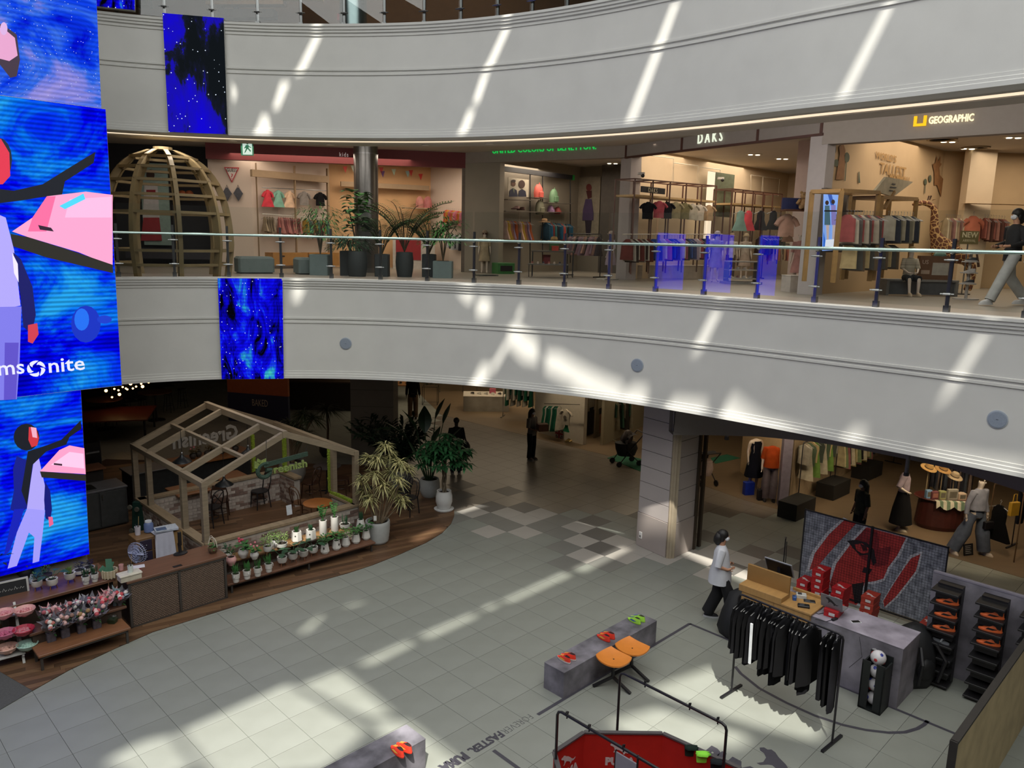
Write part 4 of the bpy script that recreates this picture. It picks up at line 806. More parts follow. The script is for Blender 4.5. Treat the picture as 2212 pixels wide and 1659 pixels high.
o=thing('tray_box','pale cream box beside the basket on the counter end','box',G(280,1250,.862),Q45);q=MB();q.bbox(-.17,.17,-.1,.1,0,.09,.012);q.build('body',mat('#bdb5a4',.6),o);q=MB();q.bbox(-.18,.18,-.11,.11,.09,.115,.01);q.build('lid',mat('#c9c2b2',.6),o)
def cup(P,label,m,r=.04,h=.1,pens=0):
    o=thing('cup',label,'cup',P);q=MB();q.lathe([(r*.85,0),(r,h),(r*.88,h),(r*.75,.01)],n=16);q.build('body',m,o,smooth=.6)
    for k in range(pens):a=k*1.9;q=MB();q.tube([(.01*cos(a),.01*sin(a),.02),(.035*cos(a),.035*sin(a),h+.05+.05*(k==0)*3)],.004,6);q.build('pencil',mat(('#a58a5c','#22252e','#3a3f4a','#1c1c20')[k%4],.5),o)
    return o
cup(G(262,1231,.862),'small pink mug on the counter corner',mat('#c99a98',.5));cup(G(276,1226,.98),'white cup of pencils standing on the cream box',mat('#cfd8d4',.4),.045,.12,4).location=G(282,1236,.977)
o=thing('ribbon_reel','red and purple ribbon reel on the wooden counter','reel',G(300,1240,.862));q=MB();q.T=Matrix.Rotation(pi/2,4,'Y');q.lathe([(.05,-.03),(.05,.03)],(-.05,0,0),18);q.build('ribbon',mat('#7a2438',.5),o);q=MB();q.T=Matrix.Rotation(pi/2,4,'Y');q.lathe([(.03,-.035),(.03,.036)],(-.05,0,0),14);q.build('core',mat('#d8d4d0',.5),o)
q=MB();q.bbox(-.1,.1,-.07,.07,0,.004,.001);o=tag(q.build('paper_sheet',mat('#c9c6cc',.7),None),'loose white sheet of paper on the counter top','paper');o.location=G(299,1224,.862);o.rotation_euler=(0,0,.5)
o=thing('bucket','small blue bucket under the lowest screen','bucket',G(81,1240,ZD));q=MB();q.lathe([(.06,0),(.085,.17),(.078,.17),(.055,.01)],n=18);q.build('body',mat('#2c6aa0',.5),o,smooth=.6);q=MB();q.tube([(.08*cos(a),0,.16+.06*sin(a))for a in[pi*i/8 for i in range(9)]],.004,6);q.build('handle',steel,o)
o=thing('pump_bottle','clear pump bottle on the display table','bottle',G(68,1262,ZD));q=MB();q.lathe([(.03,0),(.034,.02),(.034,.1),(.012,.125),(.012,.14)],n=14);q.build('body',mat('#8f9aa0',.2),o,smooth=True);q=MB();q.tube([(0,0,.14),(0,0,.165),(.035,0,.165)],.008,6);q.build('pump',mat('#c8c8c8',.4),o)
o=thing('monitor','black screen seen from behind on the wooden counter','monitor',G(390,1196,.862),Q45+.15);q=MB();q.lathe([(.13,0),(.13,.015),(.05,.03)],n=20,sy=.7);q.build('base',blk,o);q=MB();q.beam((0,0,.02),(0,.03,.2),.05,.03);q.build('stand',blk,o);q=MB();q.bbox(-.03,.03,-.02,.02,.16,.42,.006);q.build('panel',blackg,o)
o=thing('gift_basket','wicker basket of greenery with a looped white handle on the counter corner','basket',G(460,1194,.862));q=MB();q.lathe([(.06,0),(.085,.06),(.08,.12),(.07,.12),(.06,.02)],n=16);q.build('body',mat('#5d4531',.8,var=.3,scale=30),o);q=MB();bush(q,40,.07,.2,.07,.03);q.T=None;q.build('foliage',GR[2],o);q=MB();q.tube([(.08*cos(a),.0,.1+.2*sin(a))for a in[pi*i/10 for i in range(11)]],.008,6);q.tube([(.05*cos(a)-.03,.03,.12+.2*sin(a))for a in[pi*i/10 for i in range(11)]],.006,6);q.build('ribbon_loop',mat('#c9bfae',.7),o)
film=glass_mat('clear_film',(.88,.88,.90),.10,.15)
def bouquet(P,label,wrap,flowers,s=1.0,bag=False,lean=0,rz=0):
    o=thing('bouquet',label,'bouquet',P,rz,'wrapped bouquets on the bench');z0=.10 if bag else .0;L=Matrix.Translation((0,0,z0))@Matrix.Rotation(lean,4,'X')
    if bag:q=MB();q.bbox(-.055,.055,-.045,.045,0,.13,.012);q.build('bag',mat('#55525c',.25,var=.3,scale=20),o)
    q=MB();q.T=L;n=14;vs=[(0,0,0)]
    for k in range(n):a=2*pi*k/n;r=.115+.02*(-1)**k;vs.append((r*cos(a),r*sin(a),.2+.03*sin(a*3)))
    for k in range(n):a=2*pi*(k+.5)/n;r=.155+.02*(-1)**k;vs.append((r*cos(a),r*sin(a),.235+.03*(-1)**k))
    q.add(vs,[(0,1+(k+1)%n,1+k)for k in range(n)]+[(1+k,1+(k+1)%n,1+n+k)for k in range(n)]);q.build('paper_wrap',wrap,o)
    for ci,c in enumerate(flowers):
        q=MB();q.T=L
        for k in range(3):a=ci*2.1+k*2.2;r=.02+.035*k;q.ball((r*cos(a),r*sin(a),.2+rv(.02)),.032,n=9,m=5)
        q.build('flower_heads',mat(c,.7,var=.25,scale=40),o)
    q=MB();q.T=L;bush(q,16,.08,.24,.07,.03);q.build('greenery',GR[1],o)
    q=MB();q.T=L;q.tube([(0,0,-.06),(0,0,.08)],[.03,.035],8);q.build('stems',wrap,o);o.scale=(s,s,s)
pkw,grw,blw=mat('#c99a9c',.5,var=.12),mat('#6a6870',.22,var=.3,scale=18),mat('#8fa3aa',.35,var=.2,scale=18)
for i,((x,y),w_,fl)in enumerate((((111,1384),grw,('#b06a60','#d8d0c8')),((141,1375),grw,('#c9a09a','#8a6a5c')),((176,1365),grw,('#d6b0a8','#9a7a50')),((209,1355),grw,('#b04a50','#d9b4b0')))):bouquet(G(x,y,.281),'grey film bouquet in a silver bag on the low bench, %s from the white rack'%ORD[i],w_,fl,1.15,True,.35,Q45)
o=thing('gift_box','small dark green box wrapped in clear film at the bench end','box',G(244,1345,.281),Q45);q=MB();q.lathe([(.07,0),(.09,.07),(.08,.07)],n=4);q.build('body',mat('#24361f',.6),o);q=MB();q.ball((0,0,.09),.08,(1,1,.8),10,6);q.build('film',film,o)
for i,((x,y),w_,fl,lab)in enumerate((((229,1330),grw,('#c04a50','#d9d0cc'),'grey film bouquet on the step nearest the counter, above the green box'),((95,1322),grw,('#a4545c','#b9b4b0'),'grey wrapped bouquet at the left end of the step'),((118,1322),pkw,('#b8505c','#d8b0b0'),'pink paper bouquet on the step, nearest the white rack'),((149,1312),grw,('#b86a6a','#c9c4c0'),'grey bouquet with pale roses on the step centre'),((180,1300),grw,('#a9828c','#c9c4c0'),'grey film bouquet with mauve flowers on the step'),((204,1294),grw,('#a04a54','#c9c4c0'),'grey bouquet half hidden behind the pink one'),((224,1291),pkw,('#b8404c','#d09090'),'pink paper bouquet with red roses near the counter'),((251,1282),blw,('#c08a92','#c9c4c0'),'pale blue wrapped bouquet touching the counter side'))):bouquet(ST(2.62+.175*i if i else 3.9,13.12+.05*(i%2),.461),lab,w_,fl,1.1,False,.3,Q45+i)
for i,((x,y),w_,fl,lab)in enumerate((((134,1300),pkw,('#c06a78','#d8b0b0'),'pink bouquet behind the others, tucked under the table edge'),((163,1300),grw,('#b0707a','#c9c4c0'),'grey film bouquet behind the others, under the table edge'),((231,1277),pkw,('#c0606a','#d8b0b0'),'rearmost pink bouquet by the counter side'))):bouquet(ST(2.9+.45*i,13.3,.461),lab,w_,fl,.95,False,.1,i)
RK=G(20,1440);rk=thing('tiered_rack','white slatted three-tier flower rack at the picture edge','rack',RK+V((-.25,-.1,0)),Q45-.1);wht=mat('#b9b8b4',.6,var=.05)
for k,(z,y)in enumerate(((.16,0),(.4,.2),(.64,.4))):
    for j in range(4):q=MB();q.box(-.5,.48,y+.08*j-.12,y+.08*j-.055,z,z+.018);q.build('shelf_slat',wht,rk)
for x in(-.48,.45):
    q=MB();q.beam((x,-.12,0),(x,.5,.78),.035,.03);q.build('leg',wht,rk);q=MB();q.beam((x,.45,0),(x,.3,.7),.035,.03);q.build('leg',wht,rk)
    for z,y in((.15,0),(.39,.2),(.63,.4)):q=MB();q.box(x-.015,x+.015,y-.13,y+.2,z-.02,z);q.build('bracket',wht,rk)
for i,((x,y),z,c,c2)in enumerate((((14,1417),.18,'#d09a86','#d8b0a0'),((58,1410),.18,'#8fb5a4','#a9c9bc'),((10,1385),.42,'#a03a60','#c06a88'),((50,1378),.42,'#c8a0a8','#b03048'),((6,1342),.66,'#b04058','#d8a0a0'),((52,1335),.66,'#a83040','#d8a4a0'))):
    o=thing('posy',('%s round posy in clear film on the %s tier of the white rack'%(('peach','mint green','magenta','white and red','dark pink','red and pink')[i],('bottom','bottom','middle','middle','top','top')[i])),'bouquet',G(x,y,z)+V((-.02,.06,0)),0,'round posies on the white rack')
    q=MB();random.seed(i)
    for k in range(26):a=random.random()*6.28;r=.1*random.random()**.5;q.ball((r*cos(a),r*sin(a),.07+.04*(1-r/.1)),.032,n=7,m=4)
    q.build('flower_heads',mat(c,.75,var=.2,scale=30,col2=c2),o);q=MB();q.lathe([(.03,0),(.12,.06),(.155,.12),(.15,.13),(.11,.07)],n=14,caps=False);q.build('paper_wrap',mat(c2,.5,var=.1),o)
CBP=G(20,1300,.7);cb=thing('chalkboard','small white framed chalkboard on top of the flower rack','board',CBP+V((-.05,.15,0)),Q45-.1);q=MB();q.T=Matrix.Rotation(-.25,4,'X');q.box(-.26,.22,-.008,.008,.0,.26);q.build('slate',mat('#17181a',.7,var=.2),cb);q=MB();q.T=Matrix.Rotation(-.25,4,'X');q.box(-.29,.25,-.014,.014,-.03,.0);q.box(-.29,.25,-.014,.014,.26,.29);q.box(-.29,-.26,-.014,.014,0,.26);q.box(.22,.25,-.014,.014,0,.26);q.build('frame',wht,cb)
q=MB();q.T=Matrix.Rotation(-.25,4,'X')
for k in range(5):
    x=-.2+k*.08;q.tube([(x,-.012,.12),(x+.02,-.012,.15+.02*(k%2)),(x+.04,-.012,.12),(x+.06,-.012,.14)],.004,5)
q.build('chalk_scrawl',mat('#b8b8b4',.8),cb)
q=MB();random.seed(5);P=G(8,1255,.7)
o=thing('potted_tree','dark leafy branch in front of the lowest screen at the picture edge','plant',V((-8.6,11.7,0)));q.tube([(0,0,.0),(.05,-.05,.8),(.0,0,1.35)],.03,6);q.build('trunk',mat('#2f241c',.8),o);q=MB()
for k in range(8):
    a=k*.8;q.tube([(0,0,1.25),(.3*cos(a),.3*sin(a),1.35+.1*(k%3))],.008,5)
    for j in range(12):t=j/12;q.leaf((.45*t*cos(a)+rv(.05),.45*t*sin(a)+rv(.05),1.25+.15*t+rv(.06)),(cos(a+rv(1.5)),sin(a+rv(1.5)),rv(.4)),.12,.05,.3,2)
q.build('foliage',dkgreen,o);q=MB();q.lathe([(.12,0),(.16,.3),(.14,.3)],n=14);q.build('pot',mat('#3a3634',.7),o)
# ---- large plants
def big_pot(o,r,h,m,kind):
    q=MB()
    if kind=='rib':prof=[(r*.7,0),(r*.78,.03)]+[(r*(.86+.14*sin(pi*t*.55))+(.006 if k%2 else 0),.05+(h-.07)*t)for k,t in enumerate([i/12 for i in range(13)])]+[(r*.98,h),(r*.88,h),(r*.85,h-.06)]
    elif kind=='egg':prof=[(r*.62,0),(r*.7,.02),(r*1.0,h*.45),(r*.98,h*.75),(r*.82,h*.97),(r*.86,h),(r*.74,h),(r*.7,h-.06)]
    else:prof=[(r*.66,0),(r*.74,.03),(r,h*.4),(r*1.0,h*.7),(r*.9,h),(r*.8,h),(r*.78,h-.06)]
    q.lathe(prof,n=28);q.build('pot',m,o,smooth=.6);q=MB();q.lathe([(r*.8,h-.07),(r*.8,h-.05)],n=20);q.build('soil',soil,o);return h-.05
P=G(816,1172);o=thing('potted_tree','tall yellow-green rosette tree in a ribbed cream pot beside the plant bench','plant',P);z=big_pot(o,.27,.52,mat('#aeb0ae',.7,var=.05),'rib')
random.seed(21);q=MB();qt=MB()
for x,y,dy in((832,965,0),(797,990,.1),(862,1000,-.1),(808,1025,-.2),(846,1020,0),(878,1012,.1),(828,1048,-.15),(782,1035,.05),(800,1078,-.1),(852,1062,.1),(868,1078,-.1),(815,990,-.1),(845,985,.15),(862,1040,-.2),(790,1060,.2)):
    c=GP(x,y,P+V((0,dy,0)),V((0,1,0)))-P;b=V((c.x*.2,c.y*.2,z));qt.tube([b,b.lerp(c,.5)+V((rv(.06),rv(.06),0)),c-V((0,0,.06))],[.018,.014,.01],6)
    for k in range(62):a=random.random()*6.28;e=random.uniform(-.5,.9);q.leaf(c+V((rv(.03),rv(.03),rv(.07))),(cos(a),sin(a),e),random.uniform(.2,.3),.03,.5,2,.3)
qt.build('trunk',mat('#7d6c55',.8,var=.15),o);q.build('foliage',song,o)
q=MB();q.box(-.03,.03,-.30,-.27,.62,.72);q.build('plant_tag',mat('#d8d6d0',.6),o)
P=G(928,1072);o=thing('potted_tree','tall paddle-leaved plant in a rounded grey-white pot on the deck tip','plant',P);z=big_pot(o,.27,.49,mat('#a9adae',.55,var=.04),'tub');q=MB();random.seed(8)
for x,y,hx,hy,L,w in((918,935,915,895,.62,.26),(940,905,948,885,.5,.16),(957,915,965,890,.55,.13),(885,955,868,935,.75,.3),(905,975,888,985,.6,.25),(960,965,975,945,.6,.2),(870,930,842,928,.7,.26),(900,930,885,900,.6,.24),(935,960,942,940,.5,.2)):
    b=GP(x,y,P,V((0,1,0)))-P;t=GP(hx,hy,P,V((0,1,0)))-P;q.tube([(b.x*.12,0,z),(b.x*.5,rv(.1),z+(b.z-z)*.5),b],[.02,.018,.012],6);q.leaf(b,(t-b).normalized()+V((0,rv(.5),0)),L*1.35,w*1.4,.15,5,.2)
q.build('foliage',mat('#223a22',.4,var=.3,scale=3),o)
P=G(959,1101);o=thing('potted_tree','braided-trunk tree with glossy palmate crown in a white egg pot','plant',P);z=big_pot(o,.21,.50,mat('#cfcfce',.25,var=.02),'egg');q=MB();q.lathe([(.2,0),(.24,.01),(.25,.04),(.22,.04)],n=24);q.build('saucer',mat('#c9c9c8',.3),o);q=MB()
for k in range(3):q.tube([(.04*cos(t*5+k*2.1),.04*sin(t*5+k*2.1),z+t*1.0)for t in[i/10 for i in range(11)]],.025,7)
q.build('trunk',mat('#6d6250',.8,var=.2),o);q=MB();random.seed(9)
for k in range(120):
    a=random.random()*6.28;r=.6*random.random()**.6;c=V((r*cos(a),r*sin(a),1.72-r*.5+rv(.28)))
    if k<40:q.tube([(0,0,z+.95),c],.006,4)
    for j in range(6):b=a+j*1.05;q.leaf(c,(cos(b),sin(b),.15),.24,.09,.55,2)
q.build('foliage',mat('#27512f',.35,var=.35,scale=4),o)
P=G(864,1052);o=thing('potted_tree','large dark feathery plant in the pot behind the paddle-leaved one','plant',P);z=big_pot(o,.3,.5,mat('#7c8082',.6),'tub');q=MB();random.seed(10);qt=MB()
for k in range(40):
    a=random.random()*6.28;d=V((cos(a)*.45,sin(a)*.45,random.uniform(.5,1))).normalized();L=random.uniform(1.2,1.9);pts=[V((0,0,z))+d*(L*t)-V((0,0,.35*L*t*t))+V((0,0,.4*t))+V((-.3*t,0,0))for t in[i/7 for i in range(8)]];qt.tube(pts,.01,4,False)
    for j in range(2,8):
        for sgn in(-1,1):
            for jj in(0,.5):sd=d.cross(V((0,0,1)))*sgn;p=pts[j].lerp(pts[j-1],jj);q.leaf(p,sd+d*.6+V((0,0,rv(.3))),.4,.085,.4,2)
qt.build('trunk',mat('#1f2a1c',.8),o);q.build('foliage',dkgreen,o)
P=G(632,1042);o=thing('potted_tree','spiky dragon tree in a ridged white pot behind the pavilion','plant',P);z=big_pot(o,.36,.62,mat('#97948f',.7,var=.05),'tub');q=MB();qt=MB();random.seed(12)
for x,y,n in((655,895,90),(640,925,70),(675,905,60),(625,915,50),(660,940,50)):
    c=GP(x,y,P,V((0,1,0)))-P;qt.tube([(rv(.05),rv(.05),z),V((c.x*.5,0,z+(c.z-z)*.6)),c],[.05,.04,.03],7)
    for k in range(n):a=random.random()*6.28;q.leaf(c,(cos(a),sin(a),random.uniform(-.3,1)),random.uniform(.4,.6),.035,.5,3,.3)
qt.build('trunk',mat('#6b5a45',.8),o);q.build('foliage',mat('#2c3520',.5,var=.4,scale=3),o)
P=G(708,985);o=thing('potted_tree','slim spiky palm with a bare stem beside the grey pier','plant',P);z=big_pot(o,.25,.4,mat('#3a3835',.7),'tub');c=GP(706,885,P,V((0,1,0)))-P;q=MB();q.tube([(0,0,z),(.03,0,c.z*.6),c],.035,7);q.build('trunk',mat('#5d4b38',.8),o);q=MB()
for k in range(90):a=random.random()*6.28;q.leaf(c,(cos(a),sin(a),random.uniform(-.2,1)),random.uniform(.5,.75),.03,.5,3,.3)
q.build('foliage',mat('#232b1c',.5,var=.4,scale=3),o)
# ---- behind the counter
def P45(px,py,z):return G(px,py,z)
cab=thing('drawer_cabinet','tall wooden drawer cabinet draped with a white cloth behind the counter','cabinet',ST(5.05,14.35),Q45);q=MB();q.bbox(-.42,.42,0,.42,0,1.05,.008);q.build('body',mat('#6d5236',.5,var=.12),cab)
for k in range(4):
    for j,x in enumerate((-.36,-.12)):d_=MB().bbox(x,x+.21,-.02,0,.12+k*.23,.32+k*.23,.004).build('drawer',mat('#2b2436',.5)if j==0 else mat('#5a3a26',.5),cab);MB().ball((x+.105,-.03,.22+k*.23),.012,n=8,m=5).build('knob',steel,d_)
q=MB();q.bbox(.14,.42,-.01,.0,.1,1.03,.002);q.build('door',mat('#94764c',.5,var=.08),cab)
q=MB();n=14;vs=[];fs=[]
for j in range(7):
    for i in range(n+1):t=i/n;z=1.075-j*.12;vs.append((-.1+.34*t+(.06*j/6)*(t-.5),-.05-.02*sin(t*22)*(j/6)-.06*(j/6),z if j else 1.075));
for j in range(6):fs+=[(j*(n+1)+i,j*(n+1)+i+1,(j+1)*(n+1)+i+1,(j+1)*(n+1)+i)for i in range(n)]
q.add(vs+[(-.1,.3,1.08),(.24,.3,1.08)],fs+[(0,n,(n+1)*7+1,(n+1)*7)]);tag(q.build('draped_cloth',mat('#b4b4c2',.8,var=.05),None,smooth=True),'white cloth draped over the drawer cabinet front','cloth').matrix_world=Matrix.Translation(cab.location)@Matrix.Rotation(Q45,4,'Z')
nw=thing('newspaper','folded newspaper lying on the draped cabinet','newspaper',cab.location+E1*.16+E2*.1+V((0,0,1.085)),Q45-.2)
for k in range(3):q=MB();q.T=Matrix.Rotation(.03*k,4,'Z');q.bbox(-.2,.2,-.14,.14,.012*k,.012*k+.01,.002);q.build('sheet',mat('#a8adb8',.8,var=.12,scale=25),nw)
q=MB();q.box(-.18,.0,-.12,.05,.035,.037);q.build('printed_photo',mat('#4a5a78',.8,var=.3,scale=9),nw)
cup(cab.location-E1*.3+E2*.25+V((0,0,1.052)),'white beaker of red sticks on the drawer cabinet',mat('#b9b4bc',.5),.055,.16,4);o=thing('storage_jar','blue and white jar on the drawer cabinet','jar',cab.location-E1*.1+E2*.25+V((0,0,1.052)));q=MB();q.lathe([(.07,0),(.085,.02),(.085,.16),(.06,.2)],n=18);q.build('body',mat('#5a6a92',.4),o,smooth=.6);q=MB();q.lathe([(.065,.2),(.06,.23)],n=18);q.build('lid',mat('#b4b8c0',.4),o)
fan=thing('standing_fan','white standing fan with a black stem behind the wooden counter','fan',ST(4.65,14.15),Q45+pi/2+.5);q=MB();q.lathe([(.17,0),(.17,.02),(.05,.04)],n=20);q.build('base',blk,fan);q=MB();q.tube([(0,0,.03),(0,0,.8)],.015,8);q.build('pole',blk,fan);q=MB();q.ball((0,0,.88),.07,(.9,1.3,.9),12,7);q.build('motor',blackg,fan)
q=MB()
for r in(.06,.11,.16,.2):q.tube([(r*cos(2*pi*k/20),.12+.05*(1-(r/.2)**2),.9+r*sin(2*pi*k/20))for k in range(20)],.006,4,closed=True)
for k in range(30):a=2*pi*k/30;q.tube([(0,.17,.9),(.12*cos(a),.15,.9+.12*sin(a)),(.2*cos(a),.12,.9+.2*sin(a)),(.18*cos(a),.06,.9+.18*sin(a))],.0035,4)
q.build('guard',mat('#9aa0bc',.4),fan)
for k in range(4):a=k*pi/2;q=MB();q.leaf((0,.12,.9),(cos(a),.15,sin(a)),.18,.13,0,3,.1);q.build('fan_blade',mat('#aab0c8',.4),fan)
ct=thing('folded_trolley','dark green folded trolley with wheels leaning on the pavilion brick wall','trolley',G(300,1158)+V((0,0,0)),Q45-.9);q=MB();q.T=Matrix.Rotation(-.12,4,'X');q.bbox(-.14,.2,-.06,.06,.08,.78,.02);q.build('bed',mat('#12342c',.6,var=.15),ct)
for x,z in((-.1,.7),(.06,.66),(-.1,.16),(.1,.12)):q=MB();q.T=Matrix.Translation((x,-.1,z))@Matrix.Rotation(pi/2,4,'X');q.lathe([(.05,-.02),(.055,0),(.05,.02)],n=14);q.build('wheel',mat('#5d5a50',.6),ct)
q=MB();q.tube([(.22,-.05,.7),(.24,-.06,.3),(.22,-.02,.1)],.014,6);q.build('handle',steel,ct)
# ---- dim back kitchen and restaurant
sk=thing('kitchen_counter','dark steel sink counter with two cupboard doors beside the screens','counter',ST(4.95,18.15),Q45);q=MB();q.box(-1.4,.78,0,.7,.05,.9);q.build('body',mat('#3f4040',.5,.3),sk);q=MB();q.bbox(-1.42,.8,-.02,.72,.9,.94,.008);q.build('worktop',mat('#77767a',.35,.5),sk)
for x in(-.95,-.38,.2):d_=MB().bbox(x,x+.54,-.02,0,.08,.88,.004).build('door',mat('#4a4b4b',.45,.3),sk);MB().beam((x+.05,-.035,.7),(x+.05,-.035,.82),.012).build('door_handle',steel,d_)
q=MB();q.box(-.3,.2,.15,.55,.935,.945);q.build('sink',mat('#2a2b2c',.3,.7),sk);q=MB();q.tube([(-.05,.6,.94),(-.05,.6,1.15),(-.05,.45,1.18),(-.05,.42,1.12)],.012,7);q.build('tap',chrome,sk)
br_=thing('bar_counter','wooden bar shelf with bottles behind the sink counter','counter',ST(4.6,19.3),Q45);q=MB();q.box(-1.2,1.0,0,.4,0,1.1);q.build('body',mat('#241d1a',.8),br_);q=MB();q.bbox(-1.25,1.05,-.08,.45,1.1,1.14,.006);q.build('worktop',mat('#6b3f24',.5,var=.12),br_)
for i in range(9):
    P=br_.location+E1*(-.55+i*.12)+E2*(.05+.1*(i%2))+V((0,0,1.142));h=(.3,.22,.14,.12,.14,.12,.13,.12,.15)[i];o=thing('bottle' if h>.2 else 'glass_jar',('slim bottle' if h>.2 else('red','brown','clear')[i%3]+' jar')+' on the wooden bar shelf, %s from the screens'%ORD[i],'bottle' if h>.2 else 'jar',P,0,'bottles and jars on the bar shelf')
    q=MB();q.lathe([(.035,0),(.04,.01),(.04,h*.6),(.015 if h>.2 else .036,h*.8),(.015 if h>.2 else .034,h)],n=12);q.build('body',mat(('#4a4440','#6b2018','#8d8478')[i%3],.25),o,smooth=.6);q=MB();q.lathe([(.02 if h>.2 else .038,h),(.02 if h>.2 else .038,h+.02)],n=12);q.build('cap',mat('#a09a90',.4),o)
for px,py,lab in((240,985,'dark coffee machine on the bar beyond the screens'),(268,985,'second dark coffee machine beside the first')):
    o=thing('coffee_machine',lab,'machine',ST(5.1 if px<250 else 5.6,20.2),Q45);q=MB();q.bbox(-.2,.2,-.2,.2,1.0,1.6,.02);q.build('body',mat('#121316',.3),o);q=MB();q.box(-.15,.15,-.22,-.19,1.32,1.36);q.build('trim_strip',mat('#9aa0a4',.3,.8),o);q=MB();q.box(-.2,.2,-.2,.2,0,1.0);q.build('stand',mat('#1b1918',.8),o)
st_c=thing('prep_counter','steel prep counter with orange wooden top behind the pavilion','counter',ST(7.4,18.9),Q45);q=MB();q.box(-1.3,1.7,0,.7,0,.92);q.build('body',mat('#3a3b3c',.4,.4),st_c);q=MB();q.bbox(-.4,1.8,-.1,.75,.92,.96,.006);q.build('worktop',mat('#8d5a30',.5,var=.12),st_c);q=MB();q.bbox(-1.35,-.42,-.05,.72,.92,.95,.006);q.build('steel_top',mat('#5d5e60',.35,.6),st_c)
for i in range(7):potted(st_c.location+E1*(.3+i*.19)+E2*(.3+.1*(i%2))+V((0,0,.962)),'round','flower' if i%3==0 else 'small','small pot with reddish leaves on the prep counter, %s along'%ORD[i],mat('#4a4642',.6),mat('#6b5a34',.6,var=.3),1.0,group='pots on the prep counter')
for(px,py,z),lab,rr in(((250,893,.75),'large dark red wooden dining table in the dim restaurant',0),):
    o=thing('dining_table',lab,'table',G(px,py,z)-V((0,0,z)),.3);q=MB();q.bbox(-1.1,1.1,-1.1,1.1,.71,.75,.01);q.build('tabletop',mat('#5a2a1a',.45,var=.1),o);legs(o,((-1,-1),(1,-1),(1,1),(-1,1)),0,.72,.04,blk)
for px,py,lab in((225,862,'round bar table under the string bulbs, nearer the screens'),(335,846,'round bar table under the string bulbs, nearer the middle')):
    o=thing('bar_table',lab,'table',G(px,py,1.05)-V((0,0,1.05)));q=MB();q.lathe([(.55,1.02),(.57,1.03),(.57,1.05),(.55,1.055)],n=28);q.build('tabletop',mat('#4a3022',.4),o);q=MB();q.tube([(0,0,0),(0,0,1.02)],.04,8);q.build('pedestal',blk,o);q=MB();q.lathe([(.3,0),(.28,.03)],n=18);q.build('base',blk,o)
def stool(P,lab,grp='bar stools in the dim restaurant'):
    o=thing('bar_stool',lab,'stool',P,0,grp);q=MB();q.lathe([(.16,.7),(.17,.72),(.16,.74)],n=16);q.build('seat',blk,o)
    for k in range(4):a=k*pi/2+.8;q=MB();q.tube([(.2*cos(a),.2*sin(a),0),(.12*cos(a),.12*sin(a),.7)],.012,5);q.build('leg',blk,o)
    q=MB();q.tube([(.17*cos(k*pi/5),.17*sin(k*pi/5),.28)for k in range(10)],.009,5,closed=True);q.build('foot_ring',blk,o)
for i,(px,py)in enumerate(((205,925),(240,920),(275,905),(310,905),(365,890),(395,880))):stool(G(px,py),'dark bar stool in the restaurant, %s from the screens'%ORD[i])
for i,(x,y)in enumerate(((229,844),(242,858),(247,840),(256,843),(258,852),(265,836),(272,839),(275,841),(282,829),(287,839),(294,835),(305,829),(308,835),(321,826))):
    P=GP(x,y,V((0,25,0)),V((0,1,0)));o=thing('string_bulb','small glowing amber string bulb in the dim restaurant, %s along the row'%ORD[i],'bulb',P,0,'amber string bulbs');MB().ball((0,0,0),.032 if i%4 else .05,n=10).build('bulb',emis('#ffc27a',6),o);q=MB();q.tube([(0,0,.03),(0,0,3.5-P.z)],.006,5);q.build('cord',blk,o);q=MB();q.lathe([(.02,.03),(.015,.07)],n=8);q.build('socket',blk,o)
a,b=at_px(492,860,27.2),at_px(622,860,26.6);pnl=wallq('wall_orange_stall',a,b,1.05,3.5,mat('#8a4622',.7,var=.08));wallq('wall_navy_base',a-V((0,.01,0)),b-V((0,.01,0)),0,1.06,mat('#151a3a',.7))
nn=V(((b-a).y,-(b-a).x,0)).normalized();P=GP(545,876,a,nn);ex_=(b-a).normalized();hs=thing('wall_lettering','pale words painted on the orange and navy food stall wall','sign',P+nn*.02)
q1=mat('#a89a8a',.7);t=text('BAKED',.36,q1,hs,frame3((0,0,0),ex_,UZ),ext=.004,bold=-.004);t2=text('from Scratch',.2,q1,hs,frame3((0,0,-.26),ex_,UZ),ext=.004)
w=(GP(579,876,a,nn)-P).length
for tt in(t,t2):ww=max(v.co.x for v in tt.data.vertices);tt.matrix_local=tt.matrix_local@Matrix.Diagonal((w/ww,1,1,1))
aw=thing('awning','dark striped awning with a white dashed valance over the food stall','awning',at_px(695,835,28.5)+V((0,0,2.35)));
for i in range(8):q=MB();x=-1.1+i*.27;q.add([(x,0,.25),(x+.27,0,.25),(x+.27,.9,.75),(x,.9,.75),(x,0,.23),(x+.27,0,.23),(x+.27,.9,.73),(x,.9,.73)],[(0,1,2,3),(7,6,5,4),(0,4,5,1),(2,6,7,3),(1,5,6,2),(3,7,4,0)]);q.build('stripe',mat('#2a2c34' if i%2 else '#5a5c64',.8),aw)
for i in range(9):q=MB();x=-1.1+i*.245;q.box(x,x+.13,-.01,.01,.02,.24);q.build('valance_flap',mat('#a09c94',.8),aw)
q=MB();q.tube([(-1.1,0,.24),(1.1,0,.24)],.02,6);q.build('front_bar',steel,aw)
stall=thing('food_stall','dim food stall counter under the striped awning','stall',at_px(695,870,29.2));q=MB();q.box(-1.3,1.3,0,.8,0,1.1);q.build('body',mat('#2a2320',.8),stall);q=MB();q.bbox(-1.35,1.35,-.05,.85,1.1,1.15,.008);q.build('worktop',mat('#4a3c30',.6),stall);q=MB();q.box(-1.3,1.3,.75,.85,1.15,2.6);q.build('back_panel',mat('#57402e',.8),stall)
